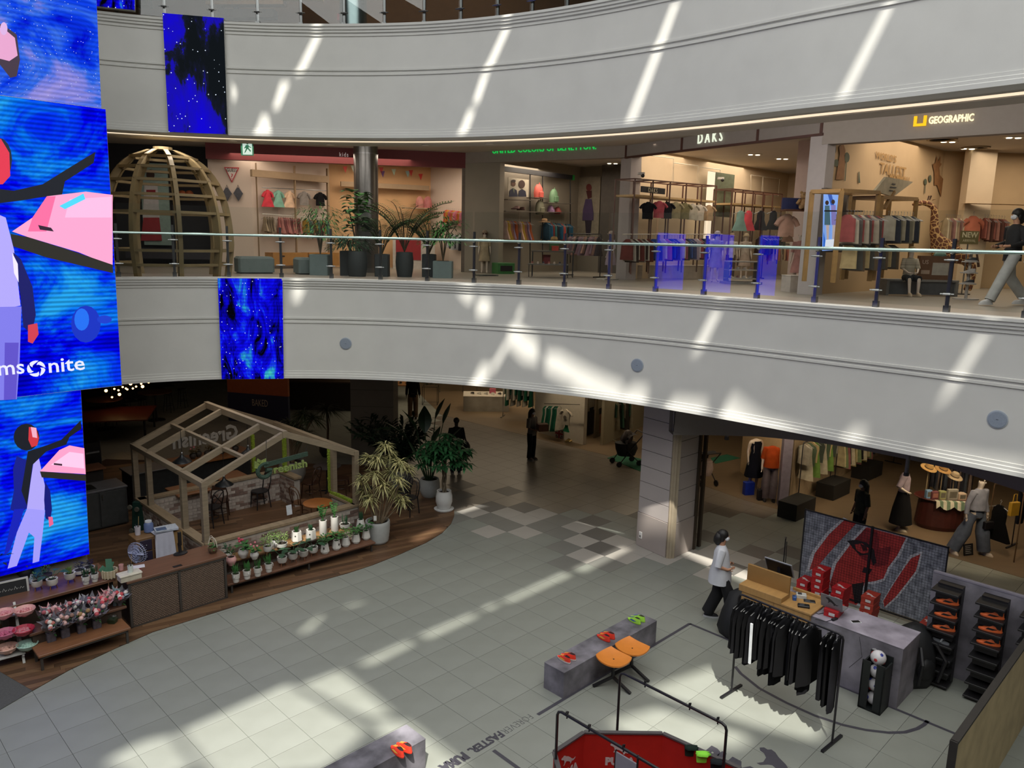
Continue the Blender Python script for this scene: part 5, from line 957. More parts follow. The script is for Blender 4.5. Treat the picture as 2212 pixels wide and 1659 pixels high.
# ================================================================ FIGURES AND GARMENTS
def skin(name,pts,edges,m,parent,sub=1):
    ks=list(pts);me=bpy.data.meshes.new(name);me.from_pydata([pts[k][0]for k in ks],[(ks.index(a),ks.index(b))for a,b in edges],[])
    o=bpy.data.objects.new('sk',me);COL.objects.link(o);mo=o.modifiers.new('s','SKIN');mo.use_smooth_shade=True;sv=me.skin_vertices[0].data
    for i,k in enumerate(ks):r=pts[k][1];sv[i].radius=r if isinstance(r,tuple)else(r,r);sv[i].use_root=(i==0)
    sb=o.modifiers.new('b','SUBSURF');sb.levels=sub;sb.render_levels=sub
    dg=bpy.context.evaluated_depsgraph_get();dg.update();nm=bpy.data.meshes.new_from_object(o.evaluated_get(dg));bpy.data.objects.remove(o);nm.name=name
    nm.materials.clear();nm.materials.append(m);return link(name,nm,parent)
def rings(q,rows,n=14,ph=0,wav=0):
    "loft of ellipses: (centre, rx, ry)"
    vs=[]
    for i,(c,rx,ry)in enumerate(rows):
        for j in range(n):a=2*pi*j/n;k=1+wav*sin(5*a+ph+i*.4);vs.append((c[0]+rx*cos(a)*k,c[1]+ry*sin(a)*k,c[2]))
    fs=[(i*n+j,i*n+(j+1)%n,(i+1)*n+(j+1)%n,(i+1)*n+j)for i in range(len(rows)-1)for j in range(n)]
    fs+=[tuple(reversed(range(n))),tuple(range((len(rows)-1)*n,len(rows)*n))];q.add(vs,fs)
SKINC=mat('#b98a6e',.6,var=.04);MANQ=mat('#c9bcae',.5,var=.03);MANG=mat('#b5aea4',.5,var=.03)
def figure(name,label,cat,loc,rz,H=1.7,pose={},flesh=SKINC,top=None,bottom=None,shoes=None,hair=None,mask=False,group=None,dress=None,headless=False,hat=None,sleeve=.5,hem=.84,wide=1.0,kid=False):
    o=thing(name,label,cat,loc,rz,group);k=H/1.7
    J=dict(pelvis=(0,0,.93),spine=(0,.01,1.12),chest=(0,0,1.32),neck=(0,.0,1.45),hb=(0,.015,1.53),hd=(0,.02,1.62))
    for s,n in((-1,'L'),(1,'R')):
        J.update({'hip'+n:(.09*s,0,.88),'kn'+n:(.10*s,.02,.49),'an'+n:(.10*s,-.01,.08),'to'+n:(.11*s,.13,.03),'sh'+n:(.165*s,0,1.38),'el'+n:(.215*s,-.02,1.12),'wr'+n:(.235*s,.05,.89),'ha'+n:(.238*s,.07,.82)})
    J.update(pose)
    hk=1.18 if kid else 1.0
    Rr=dict(pelvis=(.13,.10),spine=(.12,.09),chest=(.145,.10),neck=.05,hb=.062*hk,hd=(.073*hk,.088*hk),hip=.085,kn=.055,an=.036,to=.03,sh=.05,el=.037,wr=.025,ha=(.03,.018))
    P={n:(tuple(x*k for x in v),(tuple(r*k for r in Rr[n.rstrip('LR')if n[-1]in 'LR' else n])if isinstance(Rr[n.rstrip('LR')if n[-1]in 'LR' else n],tuple)else Rr[n.rstrip('LR')if n[-1]in 'LR' else n]*k))for n,v in J.items()}
    Ed=[('pelvis','spine'),('spine','chest'),('chest','neck')]+([]if headless else[('neck','hb'),('hb','hd')])
    if headless:P.pop('hb');P.pop('hd')
    for n in 'LR':Ed+=[('pelvis','hip'+n),('hip'+n,'kn'+n),('kn'+n,'an'+n),('an'+n,'to'+n),('chest','sh'+n),('sh'+n,'el'+n),('el'+n,'wr'+n),('wr'+n,'ha'+n)]
    skin('body',P,Ed,flesh,o)
    g=lambda n:V(P[n][0])if n in P else V(tuple(x*k for x in J[n]))
    hm=MB()
    for n in 'LR':
        h,w=g('ha'+n),g('wr'+n);d=(h-w).normalized();sd=d.cross(V((1,0,0)));sd=sd.normalized()if sd.length>.1 else V((0,1,0));cu=sd.cross(d)
        for i in range(4):b=h+sd*(.012*(i-1.5))*k;L=(.062,.072,.068,.052)[i]*k;hm.tube([b,b+d*L*.5,b+d*L*.9+cu*.012*k],[.0085*k,.0075*k,.006*k],5)
        b=w.lerp(h,.5)+sd*.022*k;hm.tube([b,b+sd*.022*k+d*.02*k,b+sd*.026*k+d*.048*k],[.009*k,.008*k,.007*k],5)
    hm.build('fingers',flesh,o,smooth=True)
    pc,ch,nk,sp=g('pelvis'),g('chest'),g('neck'),g('spine')
    if top:
        q=MB();hz=hem*k;hc=V((pc.x,pc.y,hz));e=.022*k
        rings(q,[(hc,.175*wide*k,.125*wide**1.8*k),(hc.lerp(sp,.5),.165*wide*k,.12*wide**1.8*k),(sp,.155*wide*k,.115*wide*k),(ch,.175*k,.125*k),(ch.lerp(nk,.55),.165*k,.095*k),(ch.lerp(nk,.85),.10*k,.075*k),(nk,.062*k,.06*k)],16,0,.025)
        for n in 'LR':
            a,b,c=g('sh'+n),g('el'+n),g('wr'+n);a2=a.lerp(ch,.35);pts=[a2,a,a.lerp(b,.6)]+([b.lerp(a,-.05)]if sleeve<=.5 else[b,b.lerp(c,.9)]);q.tube(pts,[.075*k,.073*k,.068*k,.062*k]if sleeve<=.5 else[.075*k,.07*k,.06*k,.052*k,.045*k],10)
        q.build('shirt',top,o,smooth=.9)
    if dress:
        q=MB();dm,hz,rr=dress;b=V((pc.x,pc.y,hz*k));rings(q,[(b,rr*k,rr*.85*k),(b.lerp(pc,.5),(rr*.5+.09)*k,(rr*.45+.07)*k),(pc,.165*k,.13*k),(sp,.13*k,.105*k)]+([]if top else[(ch,.165*k,.115*k),(ch.lerp(nk,.5),.14*k,.09*k)]),20,0,.05);q.build('skirt',dm,o,smooth=.9)
    if bottom:
        q=MB();bm,bw=bottom[0],bottom[1];sh_=bottom[2]if len(bottom)>2 else 0
        rings(q,[(pc+V((0,0,-.09*k)),.14*k,.115*k),(pc+V((0,0,.04*k)),.155*k,.115*k),(pc+V((0,0,.12*k)),.14*k,.10*k)],14)
        for n in 'LR':
            a,b,c=g('hip'+n),g('kn'+n),g('an'+n);a=a+V((0,0,.03*k))
            q.tube([a,a.lerp(b,.5),b]+([]if sh_ else[b.lerp(c,.5),c+V((0,0,.0))]),[.1*k,.095*k,.08*bw*k]+([]if sh_ else[.075*bw*k,.075*bw*k]),12)
        q.build('trousers',bm,o,smooth=.9)
    if shoes:
        for n in 'LR':
            a,t=g('an'+n),g('to'+n);d=(t-a);d.z=0;d.normalize();ang=math.atan2(d.y,d.x);sz=min(a.z,t.z+.05*k)-.08*k;so_=MB();so_.T=Matrix.Translation((a.x,a.y,max(0,sz)))@Matrix.Rotation(ang,4,'Z');rings(so_,[((.07*k,0,.0),.14*k,.05*k),((.07*k,0,.03*k),.14*k,.05*k)],14);S=MB();S.T=so_.T;rings(S,[((.07*k,0,.028*k),.133*k,.047*k),((.06*k,0,.065*k),.115*k,.043*k),((.01*k,0,.10*k),.05*k,.04*k)],14)
            x=S.build('shoe',shoes[0],o,smooth=.9);so_.build('sole',shoes[1],x,smooth=.9)
    if not headless:
        hd,hb=g('hd'),g('hb');f=MB();fwd=V((0,1,0));f.ball(hd+V((0,.085*k*hk,-.015*k)),.016*k,(.8,1,1.3),8,5);
        for s in(-1,1):f.ball(hd+V((.073*k*hk*s,-.005,-.01*k)),.022*k,(.4,.8,1.2),8,5)
        f.build('face_features',flesh,o,smooth=True)
        if cat=='person':
            e=MB()
            for s in(-1,1):e.ball(hd+V((.03*k*s,.078*k,.005*k)),.011*k,(1.3,.6,.7),8,5)
            e.build('eyes',mat('#1a1614',.3),o)
        if mask:q=MB();q.ball(hd+V((0,.052*k,-.045*k)),.06*k,(1,.85,.85),12,7);q.build('face_mask',mat('#d5d6dc',.7,var=.02),o,smooth=True)
        if hair:
            hm_,ln=hair;q=MB();q.ball(hd+V((0,-.018*k,.022*k)),.098*k*hk,(.95,1.02,.95),14,8)
            if ln:q.tube([hd+V((0,-.05*k,.03*k)),hd+V((0,-.085*k,-.06*k)),hd+V((0,-.10*k,-.06*k-ln*.5)),hd+V((0,-.09*k,-.06*k-ln))],[.08*k,.085*k,.075*k,.03*k],10);q.ball(hd+V((.06*k,-.02*k,-.03*k)),.045*k,(.7,1,1.6),8,5);q.ball(hd+V((-.06*k,-.02*k,-.03*k)),.045*k,(.7,1,1.6),8,5)
            q.build('hair',hm_,o,smooth=True)
        if hat:q=MB();q.lathe([(.15*k,.0),(.145*k,.012),(.1*k,.015),(.098*k,.07*k),(.06*k,.11*k),(.01,.12*k)],tuple(hd+V((0,0,.015*k))),16);q.build('hat',hat,o,smooth=.9)
    return o
_G={}
GK={'jacket':[(0,.05,.02),(-.03,.1,.03),(-.09,.2,.035),(-.2,.225,.04),(-.5,.22,.045),(-.68,.23,.05)],'shirt':[(0,.05,.015),(-.03,.09,.02),(-.07,.17,.025),(-.16,.2,.03),(-.35,.18,.03),(-.56,.185,.035)],'dress':[(0,.05,.015),(-.04,.1,.02),(-.09,.14,.025),(-.3,.14,.03),(-.6,.19,.045),(-.95,.23,.06)],'trousers':[(-.02,.15,.02),(-.06,.16,.025),(-.4,.15,.035),(-.95,.12,.035)],'kid':[(0,.04,.015),(-.03,.08,.02),(-.06,.13,.02),(-.18,.14,.025),(-.42,.155,.03)],'kiddress':[(0,.035,.015),(-.04,.08,.02),(-.12,.1,.025),(-.22,.1,.025),(-.5,.2,.05)]}
hang_me=None
def garment_mesh(kind,m,v):
    key=(kind,m.name,v)
    if key not in _G:q=MB();rings(q,[((0,0,z*(1+.06*(v-1)*(z<-.3))),t,w)for z,w,t in GK[kind]][::-1],14,v*1.7,.13);_G[key]=q.mesh('garment',m,smooth=1.0)
    return _G[key]
def hanger_mesh():
    global hang_me
    if hang_me is None:q=MB();q.tube([(0,-.19,-.08),(0,0,-.005),(0,.19,-.08)],.006,5);q.tube([(0,0,0),(0,0,.03),(.018,0,.05),(.0,0,.072),(-.016,0,.055)],.003,5);hang_me=q.mesh('hanger',mat('#9a9a9a',.35,.5))
    return hang_me
def hung(P,rz,kind,m,label,group,flat=False,v=0,scale=1,hanger=True):
    "one garment hanging under P; the rail runs along local x"
    o=thing('hanging_garment',label,'garment',P,rz,group);link('cloth',garment_mesh(kind,m,v),o)
    if hanger:link('hanger',hanger_mesh(),o,None,(0,0,.0))
    if flat and kind in('kid','shirt','kiddress'):
        w=GK[kind][2][1]
        for s in(-1,1):q=MB();q.tube([(0,s*w*.7,-.07),(0,s*w*1.25,-.12),(0,s*w*1.6,-.2)],[.045,.042,.045],8);q.build('sleeve',m,o,smooth=.9)
    o.scale=(scale,)*3;return o
def cloth(c):return mat(c,.9,var=.18,scale=7,spec=.15)
def rail_row(P0,P1,n,cols,kind,what,group,scale=1,names=None,jitter=.25,start=.03,end=.97):
    "n garments spread along the rail P0-P1 (top height in z)"
    P0,P1=V(P0),V(P1);d=P1-P0;rz=math.atan2(d.y,d.x)
    for i in range(n):
        c=cols[i%len(cols)];kd=kind if isinstance(kind,str)else kind[i%len(kind)]
        p=P0.lerp(P1,start+(end-start)*(i+.5)/n)-V((0,0,.075*scale))
        hung(p,rz+rv(jitter),kd,cloth(c[0]),'%s %s, %s along %s'%(c[1],{'kid':'small top','kiddress':'small dress','jacket':'jacket','trousers':'trousers','shirt':'top','dress':'long dress'}[kd],ORD[i],what),group,v=i%3,scale=scale)
def rack(P0,P1,z,m,label,feet=True,r=.014,name='clothes_rack',z0=0):
    P0,P1=V(P0),V(P1);d=(P1-P0);L=d.length;o=thing(name,label,'rack',((P0+P1)/2).xy[:]+(z0,),math.atan2(d.y,d.x));h=z-z0;b=.06
    q=MB();q.tube([(-L/2,0,0),(-L/2,0,h-b),(-L/2+b*.3,0,h-b*.3),(-L/2+b,0,h),(L/2-b,0,h),(L/2-b*.3,0,h-b*.3),(L/2,0,h-b),(L/2,0,0)],r,8);q.build('frame_tube',m,o,smooth=.6)
    if feet:
        for s in(-1,1):q=MB();q.beam((s*L/2,-.27,.015),(s*L/2,.27,.015),.04,.03);q.build('foot',m,o)
    return o
# ================================================================ SPORTSWEAR POP-UP
def S45(m,x,y):return mat(m)
conc=mat('#5d5b62',.75,var=.35,scale=3.2,col2='#76737b',bump=.15);conc2=mat('#66636b',.7,var=.3,scale=2.2,col2='#807c86',bump=.12)
def block(name,label,cat,s0,s1,t0,t1,h,m,name2='body'):
    o=thing(name,label,cat,ST((s0+s1)/2,(t0+t1)/2),Q45);q=MB();q.bbox(-(s1-s0)/2,(s1-s0)/2,-(t1-t0)/2,(t1-t0)/2,0,h-.006,.004);q.build(name2,m,o);q=MB();q.bbox(-(s1-s0)/2-.002,(s1-s0)/2+.002,-(t1-t0)/2-.002,(t1-t0)/2+.002,h-.006,h,.003);q.build('top_panel',m,o);return o
block('display_plinth','long low stone-grey plinth with three pairs of shoes','plinth',7.92,10.27,6.70,7.10,.42,conc);block('display_plinth','stone-grey plinth with one red pair, cut off by the picture bottom','plinth',3.2,5.49,6.89,7.29,.42,conc)
lime,red_,oran=mat('#a8e04c',.5,var=.06),mat('#e8402c',.5,var=.08),mat('#e8703c',.55,var=.08)
def sneaker(P,rz,m,label,sole,group=None,s=1.0,accent=None):
    "one low shoe, toe along local +y"
    o=thing('shoe',label,'shoe',P,rz,group);q=MB();L=.29
    rings(q,[((0,0,.0),.043,.135),((0,0,.012),.047,.142),((0,0,.026),.045,.139)],16);q.build('sole',sole,o,smooth=.9);q=MB()
    vs=[];n=14;rows=[(.026,1,0),(.05,.95,-.004),(.072,.72,-.03),(.095,.5,-.058)]
    for z,f,oy in rows:vs+=[(.043*(f*.5+.5)*cos(2*pi*j/n)*(1 if z<.08 else .8),oy+.137*f*sin(2*pi*j/n),z-(.022 if sin(2*pi*j/n)>.6 and z>.045 else 0))for j in range(n)]
    q.add(vs,[(i*n+j,i*n+(j+1)%n,(i+1)*n+(j+1)%n,(i+1)*n+j)for i in range(3)for j in range(n)]);q.build('upper',m,o,smooth=1.2)
    q=MB();rings(q,[((0,-.062,.082),.026,.05),((0,-.062,.0875),.027,.052)],12);q.build('collar_opening',mat('#241418',.8),o)
    q=MB()
    for k in range(4):q.beam((-.02,.015+k*.018,.082-k*.006),(.02,.015+k*.018,.082-k*.006),.005,.004)
    q.build('laces',accent or m,o)
    if accent:q=MB();q.add([(-.046,-.02,.03),(-.047,.06,.035),(-.041,.03,.058),(-.043,-.08,.05)],[(0,1,2,3)]);q.add([(.046,-.02,.03),(.047,.06,.035),(.041,.03,.058),(.043,-.08,.05)],[(3,2,1,0)]);q.build('side_stripe',accent,o)
    o.scale=(s,)*3;return o
acc=mat('#e8b04a',.5);solew=mat('#d8cfc8',.5);ang2=Q45
for(px,py),m_,what,sl,z in(((1223,1424),red_,'red',solew,.421),((1308,1378),red_,'red',red_,.421),((1374,1341),lime,'lime green',lime,.421),((866,1622),red_,'red',red_,.421)):
    P=G(px,py,z);where={1223:'near end of the long plinth',1308:'middle of the long plinth',1374:'far end of the long plinth',866:'plinth at the picture bottom'}[px]
    for k in(-1,1):sneaker(P+E1*(.052*k),ang2+.08*k,m_,'%s shoe on the %s, %s of its pair'%(what,where,'nearer' if k<0 else 'farther'),sl,'shoes on the plinths',1.0,acc if what=='red' else mat('#3a5aa0',.5))
tw=thing('twin_seat','orange double seat on black three-arm legs by the long plinth','seat',ST(8.98,6.43),Q45);ors=mat('#d9822f',.45,var=.04)
for k,x in enumerate((-.235,.235)):
    q=MB();n=8;vs=[]
    for j in range(n+1):
        for i in range(n+1):u,v=-1+2*i/n,-1+2*j/n;r=1-.10*(u*u*v*v)*1.6;vs.append((x+u*.225*r,v*.235*r,.45+.045*v*v*(1 if v>0 else .5)+.02*u*u-.02))
    m0=len(vs);vs+=[(a,b,c-.022)for a,b,c in vs];N1=n+1;fs=[(j*N1+i,j*N1+i+1,(j+1)*N1+i+1,(j+1)*N1+i)for j in range(n)for i in range(n)];fs+=[tuple(m0+a for a in f[::-1])for f in fs]
    edge=[i for i in range(N1)]+[j*N1+n for j in range(1,N1)]+[n*N1+i for i in range(n-1,-1,-1)]+[j*N1 for j in range(n-1,0,-1)];fs+=[(edge[a],m0+edge[a],m0+edge[(a+1)%len(edge)],edge[(a+1)%len(edge)])for a in range(len(edge))];q.add(vs,fs);q.build('seat',ors,tw,smooth=.9)
    q=MB();q.lathe([(.012,0),(.012,.004)],(x,0,.431),10);q.build('seat_bolt',blk,tw)
    q=MB();q.tube([(x,0,.42),(x,0,.14)],.025,10);q.build('column',blk,tw)
    for a in(pi/2+1.05,-pi/2-.0,pi/2-1.05):q=MB();q.beam((x,0,.14),(x+.3*cos(a),.34*sin(a),.015),.04,.035);q.build('leg',blk,tw)
q=MB();q.beam((-.3,0,.415),(.3,0,.415),.06,.03);q.build('crossbar',blk,tw)
tape=mat('#3f3d46',.6,var=.05)
def strip(pts,w=.055,z=.003):
    q=MB();vs=[]
    for i,p in enumerate(pts):d=(pts[min(i+1,len(pts)-1)]-pts[max(0,i-1)]).normalized();n=V((-d.y,d.x,0))*w/2;vs+=[tuple(p+n),tuple(p-n)]
    vs=[(x,y,z)for x,y,_ in vs];q.add(vs+[(x,y,0)for x,y,_ in vs],[(2*i,2*i+2,2*i+3,2*i+1)for i in range(len(pts)-1)]);return q
def tapething(label,pts):o=thing('floor_tape',label,'tape',pts[0]);q=strip([p-pts[0]for p in pts]);q.build('strip',tape,o);return o
tapething('dark floor tape running beside the long plinth to its corner by the worker',[ST(7.36,6.69),ST(11.3,6.69),ST(11.3,6.66)]);tapething('dark floor tape from the corner by the worker along the stone counter',[ST(11.3,6.69),ST(11.33,2.0)])
tapething('curved dark floor tape bulging in front of the clothes rack',[G(*a)for a in((1588,1440),(1600,1455),(1640,1487),(1700,1519),(1760,1546),(1820,1566),(1870,1577),(1920,1583),(1955,1582),(1982,1574),(1997,1565),(2004,1557))]);tapething('short dark floor tape stub near the picture bottom',[G(1066,1621),G(1175,1700)])
def floor_text(label,runs):
    "runs: (text, start pixel, end pixel, height, bold) laid on the floor"
    o=thing('floor_lettering',label,'lettering',G(*runs[0][1]));
    for body,a,b,h,bold,up in runs:
        A,B=G(*a),G(*b);d=B-A;t=text(body,h/.70,tape,o,Matrix.Identity(4),ext=.001,bold=bold);w=max(v.co.x for v in t.data.vertices);ex=d.normalized();ey=V((-ex.y,ex.x,0))
        t.matrix_local=frame3(A-o.location+V((0,0,.003)),ex,ey)@Matrix.Diagonal((d.length/w,1,1,1))
    return o
def stl(s,t):p=ST(s,t);d=p-V((0,0,CAMZ));z=d.dot(CF);return(1106+FPX*d.dot(CR)/z,829.5-FPX*d.dot(CU)/z)
floor_text('grey slogan printed on the floor tiles, upside down beside the plinths',[('FOREVER',stl(7.28,6.80),stl(6.72,6.80),.13,-.006,0),('FASTER.',stl(6.70,6.80),stl(6.11,6.80),.13,.007,0),('PUMA',stl(6.04,6.80),stl(5.62,6.80),.14,.016,0)])
bigp=floor_text('large grey brand word and leaping cat printed on the floor by the red pen',[('PUMA',stl(8.22,4.62),stl(8.22,3.75),.34,.03,0)])
CAT=[(0,.5),(.05,.56),(.12,.55),(.16,.6),(.24,.58),(.34,.5),(.5,.42),(.64,.3),(.74,.2),(.86,.12),(1.0,.16),(.96,.1),(.84,.04),(.74,.08),(.7,0),(.62,-.02),(.64,.06),(.58,.12),(.46,.2),(.36,.24),(.3,.2),(.22,.1),(.16,.1),(.22,.2),(.2,.34),(.12,.42),(.04,.44)]
def cat_logo(parent,o,ex,ey,L,m,name='cat_emblem',t=.002):q=MB();q.plate([(x*L,y*L)for x,y in CAT],o,ex,ey,t);return q.build(name,m,parent)
cat_logo(bigp,ST(8.62,4.15)-bigp.location+V((0,0,.002)),-E2,E1,.8,tape)
RL,RR=V((3.42,10.61,0)),V((4.46,9.42,0));rack(RL,RR,1.6,blk,'black clothes rack full of black garments beside the stone counter',r=.016)
random.seed(4);d=RR-RL;rz=math.atan2(d.y,d.x);NB=24;bk_c=[cloth(c)for c in('#09090b','#0e0e11','#070709','#131317')]
for i in range(NB):
    t=.05+.78*i/(NB-1)if i<NB-3 else(.86,.90,.95)[i-NB+3];kd='trousers' if i%4==3 or i>=NB-3 else 'jacket' if i<8 else('trousers' if i%3==0 else 'jacket');p=RL.lerp(RR,t)+V((0,0,1.535))
    g=hung(p,rz+rv(.25),kd,bk_c[i%4],('black zipped training jacket' if kd=='jacket' else 'black training trousers')+', %s from the backpack end of the black rack'%ORD[i],'black garments on the rack',v=i%3,scale=1.12 if kd=='jacket' else 1.05)
    if i==5:q=MB();q.beam((.05,-.23,-.15),(.06,-.22,-.7),.03,.02);q.build('white_stripe',mat('#c9cdd0',.7),g)
    if i==1:q=MB();q.ball((-.06,-.05,-.3),.05,(.3,1,1),8,5);q.build('printed_badge',mat('#6a6f9a',.7),g)
def stp(s,t):return ST(s,t)
def hooks(o,xs,h):
    for x in xs:q=MB();q.tube([(x,0,h-.04),(x,.02,h+.035),(x,-.01,h+.045),(x,-.02,h+.01)],.008,6);q.build('hook',blk,o)
o=rack(stp(6.93,4.99),stp(6.93,3.57),1.6,blk,'empty black clothes rack standing over the red pen, farther one',r=.016);hooks(o,(-.35,.25,.6),1.6);o=rack(stp(5.81,4.99),stp(5.81,3.4),1.6,blk,'empty black clothes rack over the red pen, nearer the picture bottom',r=.016);hooks(o,(-.66,-.35,.1),1.6)
pl=thing('price_placard','pale placard with small print hanging on the nearer empty rack','placard',stp(5.81,4.05)+V((0,0,1.0)),Q45+pi/2);q=MB();q.box(-.13,.13,-.008,.008,0,.52);q.build('board',mat('#8b8690',.6,var=.06),pl);q=MB();q.box(-.14,-.13,-.012,.012,0,.62);q.box(.13,.14,-.012,.012,0,.54);q.build('frame',blk,pl);q=MB()
for k in range(7):q.box(-.09,.06-.02*(k%3),-.011,-.008,.42-k*.05,.432-k*.05)
q.build('print_lines',mat('#4a4650',.7),pl)
pen=thing('red_pen','red octagonal display pen with grey rim and white brand marks inside','pen',ST(6.35,4.2),Q45);rd=mat('#a81f16',.6,var=.06);c8=[(-.9,.3),(-.45,.88),(.06,.88),(.72,.24),(.83,-.7),(.3,-1.3),(-.5,-1.3),(-.9,-.7)]
for k in range(8):
    a,b=V((*c8[k],0)),V((*c8[(k+1)%8],0));dd=(b-a).normalized();n=V((dd.y,-dd.x,0));n=n if n.dot((a+b)/2)>0 else-n;q=MB();vs=[a,b,b+n*.02,a+n*.02]
    q.add([(v.x,v.y,0)for v in vs]+[(v.x,v.y,.98)for v in vs],[(0,3,2,1),(4,5,6,7),(0,1,5,4),(1,2,6,5),(2,3,7,6),(3,0,4,7)]);w_=q.build('side_panel',rd,pen)
    q=MB();q.beam(a+n*.01+V((0,0,.99)),b+n*.01+V((0,0,.99)),.05,.02);q.build('rim',mat('#4a4648',.5),w_)
    if k in(0,1,2):
        wl=mat('#b9b4b4',.6);ex=-dd if n.cross(V((0,0,1))).dot(dd)>0 else dd;ex=dd if ex is None else ex;mid=(a+b)/2-n*.006;t=text('PUMA',.13,wl,w_,Matrix.Identity(4),ext=.001,bold=.008);ey=V((0,0,1));ez=-n;ex=ey.cross(ez);t.matrix_local=frame3(mid-ex*.2+V((0,0,.58)),ex,ey);cat_logo(w_,mid-ex*.15+V((0,0,.72)),ex,ey,.25,wl)
q=MB();q.prism(c8,0,.01);q.build('base',rd,pen)
for i,(s,t,c,lab)in enumerate(((7.07,4.05,'#1d2a24','dark green garment draped over the pen rim'),(7.07,3.9,'#8fe04a','bright lime garment on the pen rim between the dark ones'),(7.07,3.72,'#202326','black garment draped over the pen rim'))):
    o=thing('draped_garment',lab,'garment',ST(s,t,1.0),Q45-.8,'garments over the pen rim');q=MB();rings(q,[((0,0,.0),.08,.04),((0,0,.02),.075,.035),((0,0,.03),.05,.02)],12,i,.15);q.build('cloth',cloth(c),o,smooth=1.0);q=MB();rings(q,[((.0,.04,-.12),.06,.012),((0,.04,.015),.075,.015)],12,i,.1);q.build('hanging_fold',cloth(c),o,smooth=1.0)
cvb=thing('canvas_board','beige canvas covered board with a dark edge at the picture corner','board',ST(10.5,1.85),Q45);cnv=mat('#b09d76',.85,var=.15,scale=3);q=MB();q.box(-1.92,2.1,-.06,.0,0,1.5);q.build('canvas',cnv,cvb);q=MB();q.box(-1.93,2.1,-.065,.012,1.5,1.53);q.box(-1.95,-1.92,-.065,.012,0,1.53);q.build('edge_trim',mat('#2a2622',.7),cvb);q=MB();q.box(1.15,1.4,.0,.004,0,1.35);q.build('red_stripe',mat('#9a4a30',.8,var=.2),cvb);q=MB();q.plate(circ(-1.45,1.05,.05,.09),(0,.001,0),(1,0,0),(0,0,1),-.006);q.build('dark_hole',mat('#2a231e',.8),cvb)
q=MB()
for k in range(5):q.box(-.85+.02*k,-.82+.02*k,0,.003,.35+.2*k,.47+.2*k)
q.build('faded_print',mat('#84563c',.85,var=.2),cvb)
stc=thing('cash_counter','stone-grey cash counter with cracked pattern and a small cat emblem','counter',ST(11.33,3.2),Q45);q=MB();q.bbox(0,.72,0,2.1,0,.95,.004);q.build('body',conc2,stc);q=MB();q.bbox(-.005,.725,-.005,2.1,.95,.96,.003);q.build('worktop',mat('#86808c',.6,var=.25,scale=3,col2='#9a93a0'),stc);
q=MB()
for pts in(((0,.1,.5),(0,.3,.3),(0,.38,.0)),((0,.62,.9),(0,.55,.6),(0,.72,.35)),((0,1.4,.5),(0,1.2,.25),(0,1.15,.05))):q.tube([(-.001,y,z)for _,y,z in pts],.003,4)
q.build('crack_lines',mat('#2f2c33',.8),stc);cat_logo(stc,V((-.003,.42,.68)),V((0,-1,0)),UZ,.22,mat('#c9c6c8',.5));
wd=mat('#a9824e',.5,var=.1,scale=3,stretch=(1,6,1));dk=thing('wooden_desk','light wooden cash desk with a raised screen panel behind the clothes rack','desk',ST(11.28,4.55),Q45);q=MB();q.bbox(.02,.62,0.02,1.2,0,.97,.004);q.build('body',wd,dk);q=MB();q.bbox(0,.68,0,.5,.97,1.0,.004);q.build('worktop',wd,dk);q=MB();q.bbox(.0,.30,.5,1.25,.97,1.08,.004);q.build('front_ledge',wd,dk);q=MB();q.bbox(.26,.30,.5,1.25,1.08,1.36,.004);q.build('screen_panel',mat('#94703f',.5,var=.12,scale=3),dk);q=MB();q.bbox(.62,.66,.1,.6,1.0,1.05,.004);q.build('rear_panel',wd,dk)
for y in(.02,.62):q=MB();q.box(-.004,.0,y,y+.003,0,.97);q.build('panel_joint',mat('#5d4628',.7),dk)
def at45(o,x,y,z):return o.location+E1*x+E2*y+V((0,0,z))
pos=thing('till_monitor','silver till screen leaning above the wooden desk panel','monitor',at45(dk,.48,.8,1.0),Q45+pi/2);q=MB();q.T=Matrix.Translation((0,0,.38))@Matrix.Rotation(-.5,4,'X');q.bbox(-.24,.24,-.012,.012,-.15,.15,.006);q.build('panel',mat('#8d9096',.4,.3),pos);q=MB();q.T=Matrix.Translation((0,0,.38))@Matrix.Rotation(-.5,4,'X');q.box(-.22,.22,.012,.014,-.13,.13);q.build('screen',blackg,pos);q=MB();q.beam((0,0,0),(0,0,.38),.05,.04);q.lathe([(.1,0),(.1,.015)],n=16);q.build('stand',blk,pos)
for(x,y,z),lab,c,nm,sz in(((.3,.42,1.001),'blue tape dispenser on the wooden desk','#2f5a9c','tape_dispenser',(.05,.03,.06)),((.16,.2,1.001),'black card reader on the wooden desk front','#151518','card_reader',(.05,.09,.035)),((.42,.22,1.001),'black phone lying on the wooden desk','#1c1c20','phone',(.05,.09,.012)),((.46,.38,1.001),'white receipt printer on the wooden desk','#c4c2bc','printer',(.06,.08,.06))):
    o=thing(nm,lab,nm.split('_')[-1],at45(dk,x,y,z),Q45+.5);q=MB();q.bbox(-sz[0],sz[0],-sz[1],sz[1],0,sz[2],.008);q.build('body',mat(c,.4),o);q=MB();q.bbox(-sz[0]*.6,sz[0]*.6,-sz[1]*.1,sz[1]*.7,sz[2],sz[2]+.006,.002);q.build('top_face',mat('#3a3d44',.3),o)
rbm=mat('#b01d22',.55,var=.05);rbm2=mat('#a83a2c',.6,var=.05)
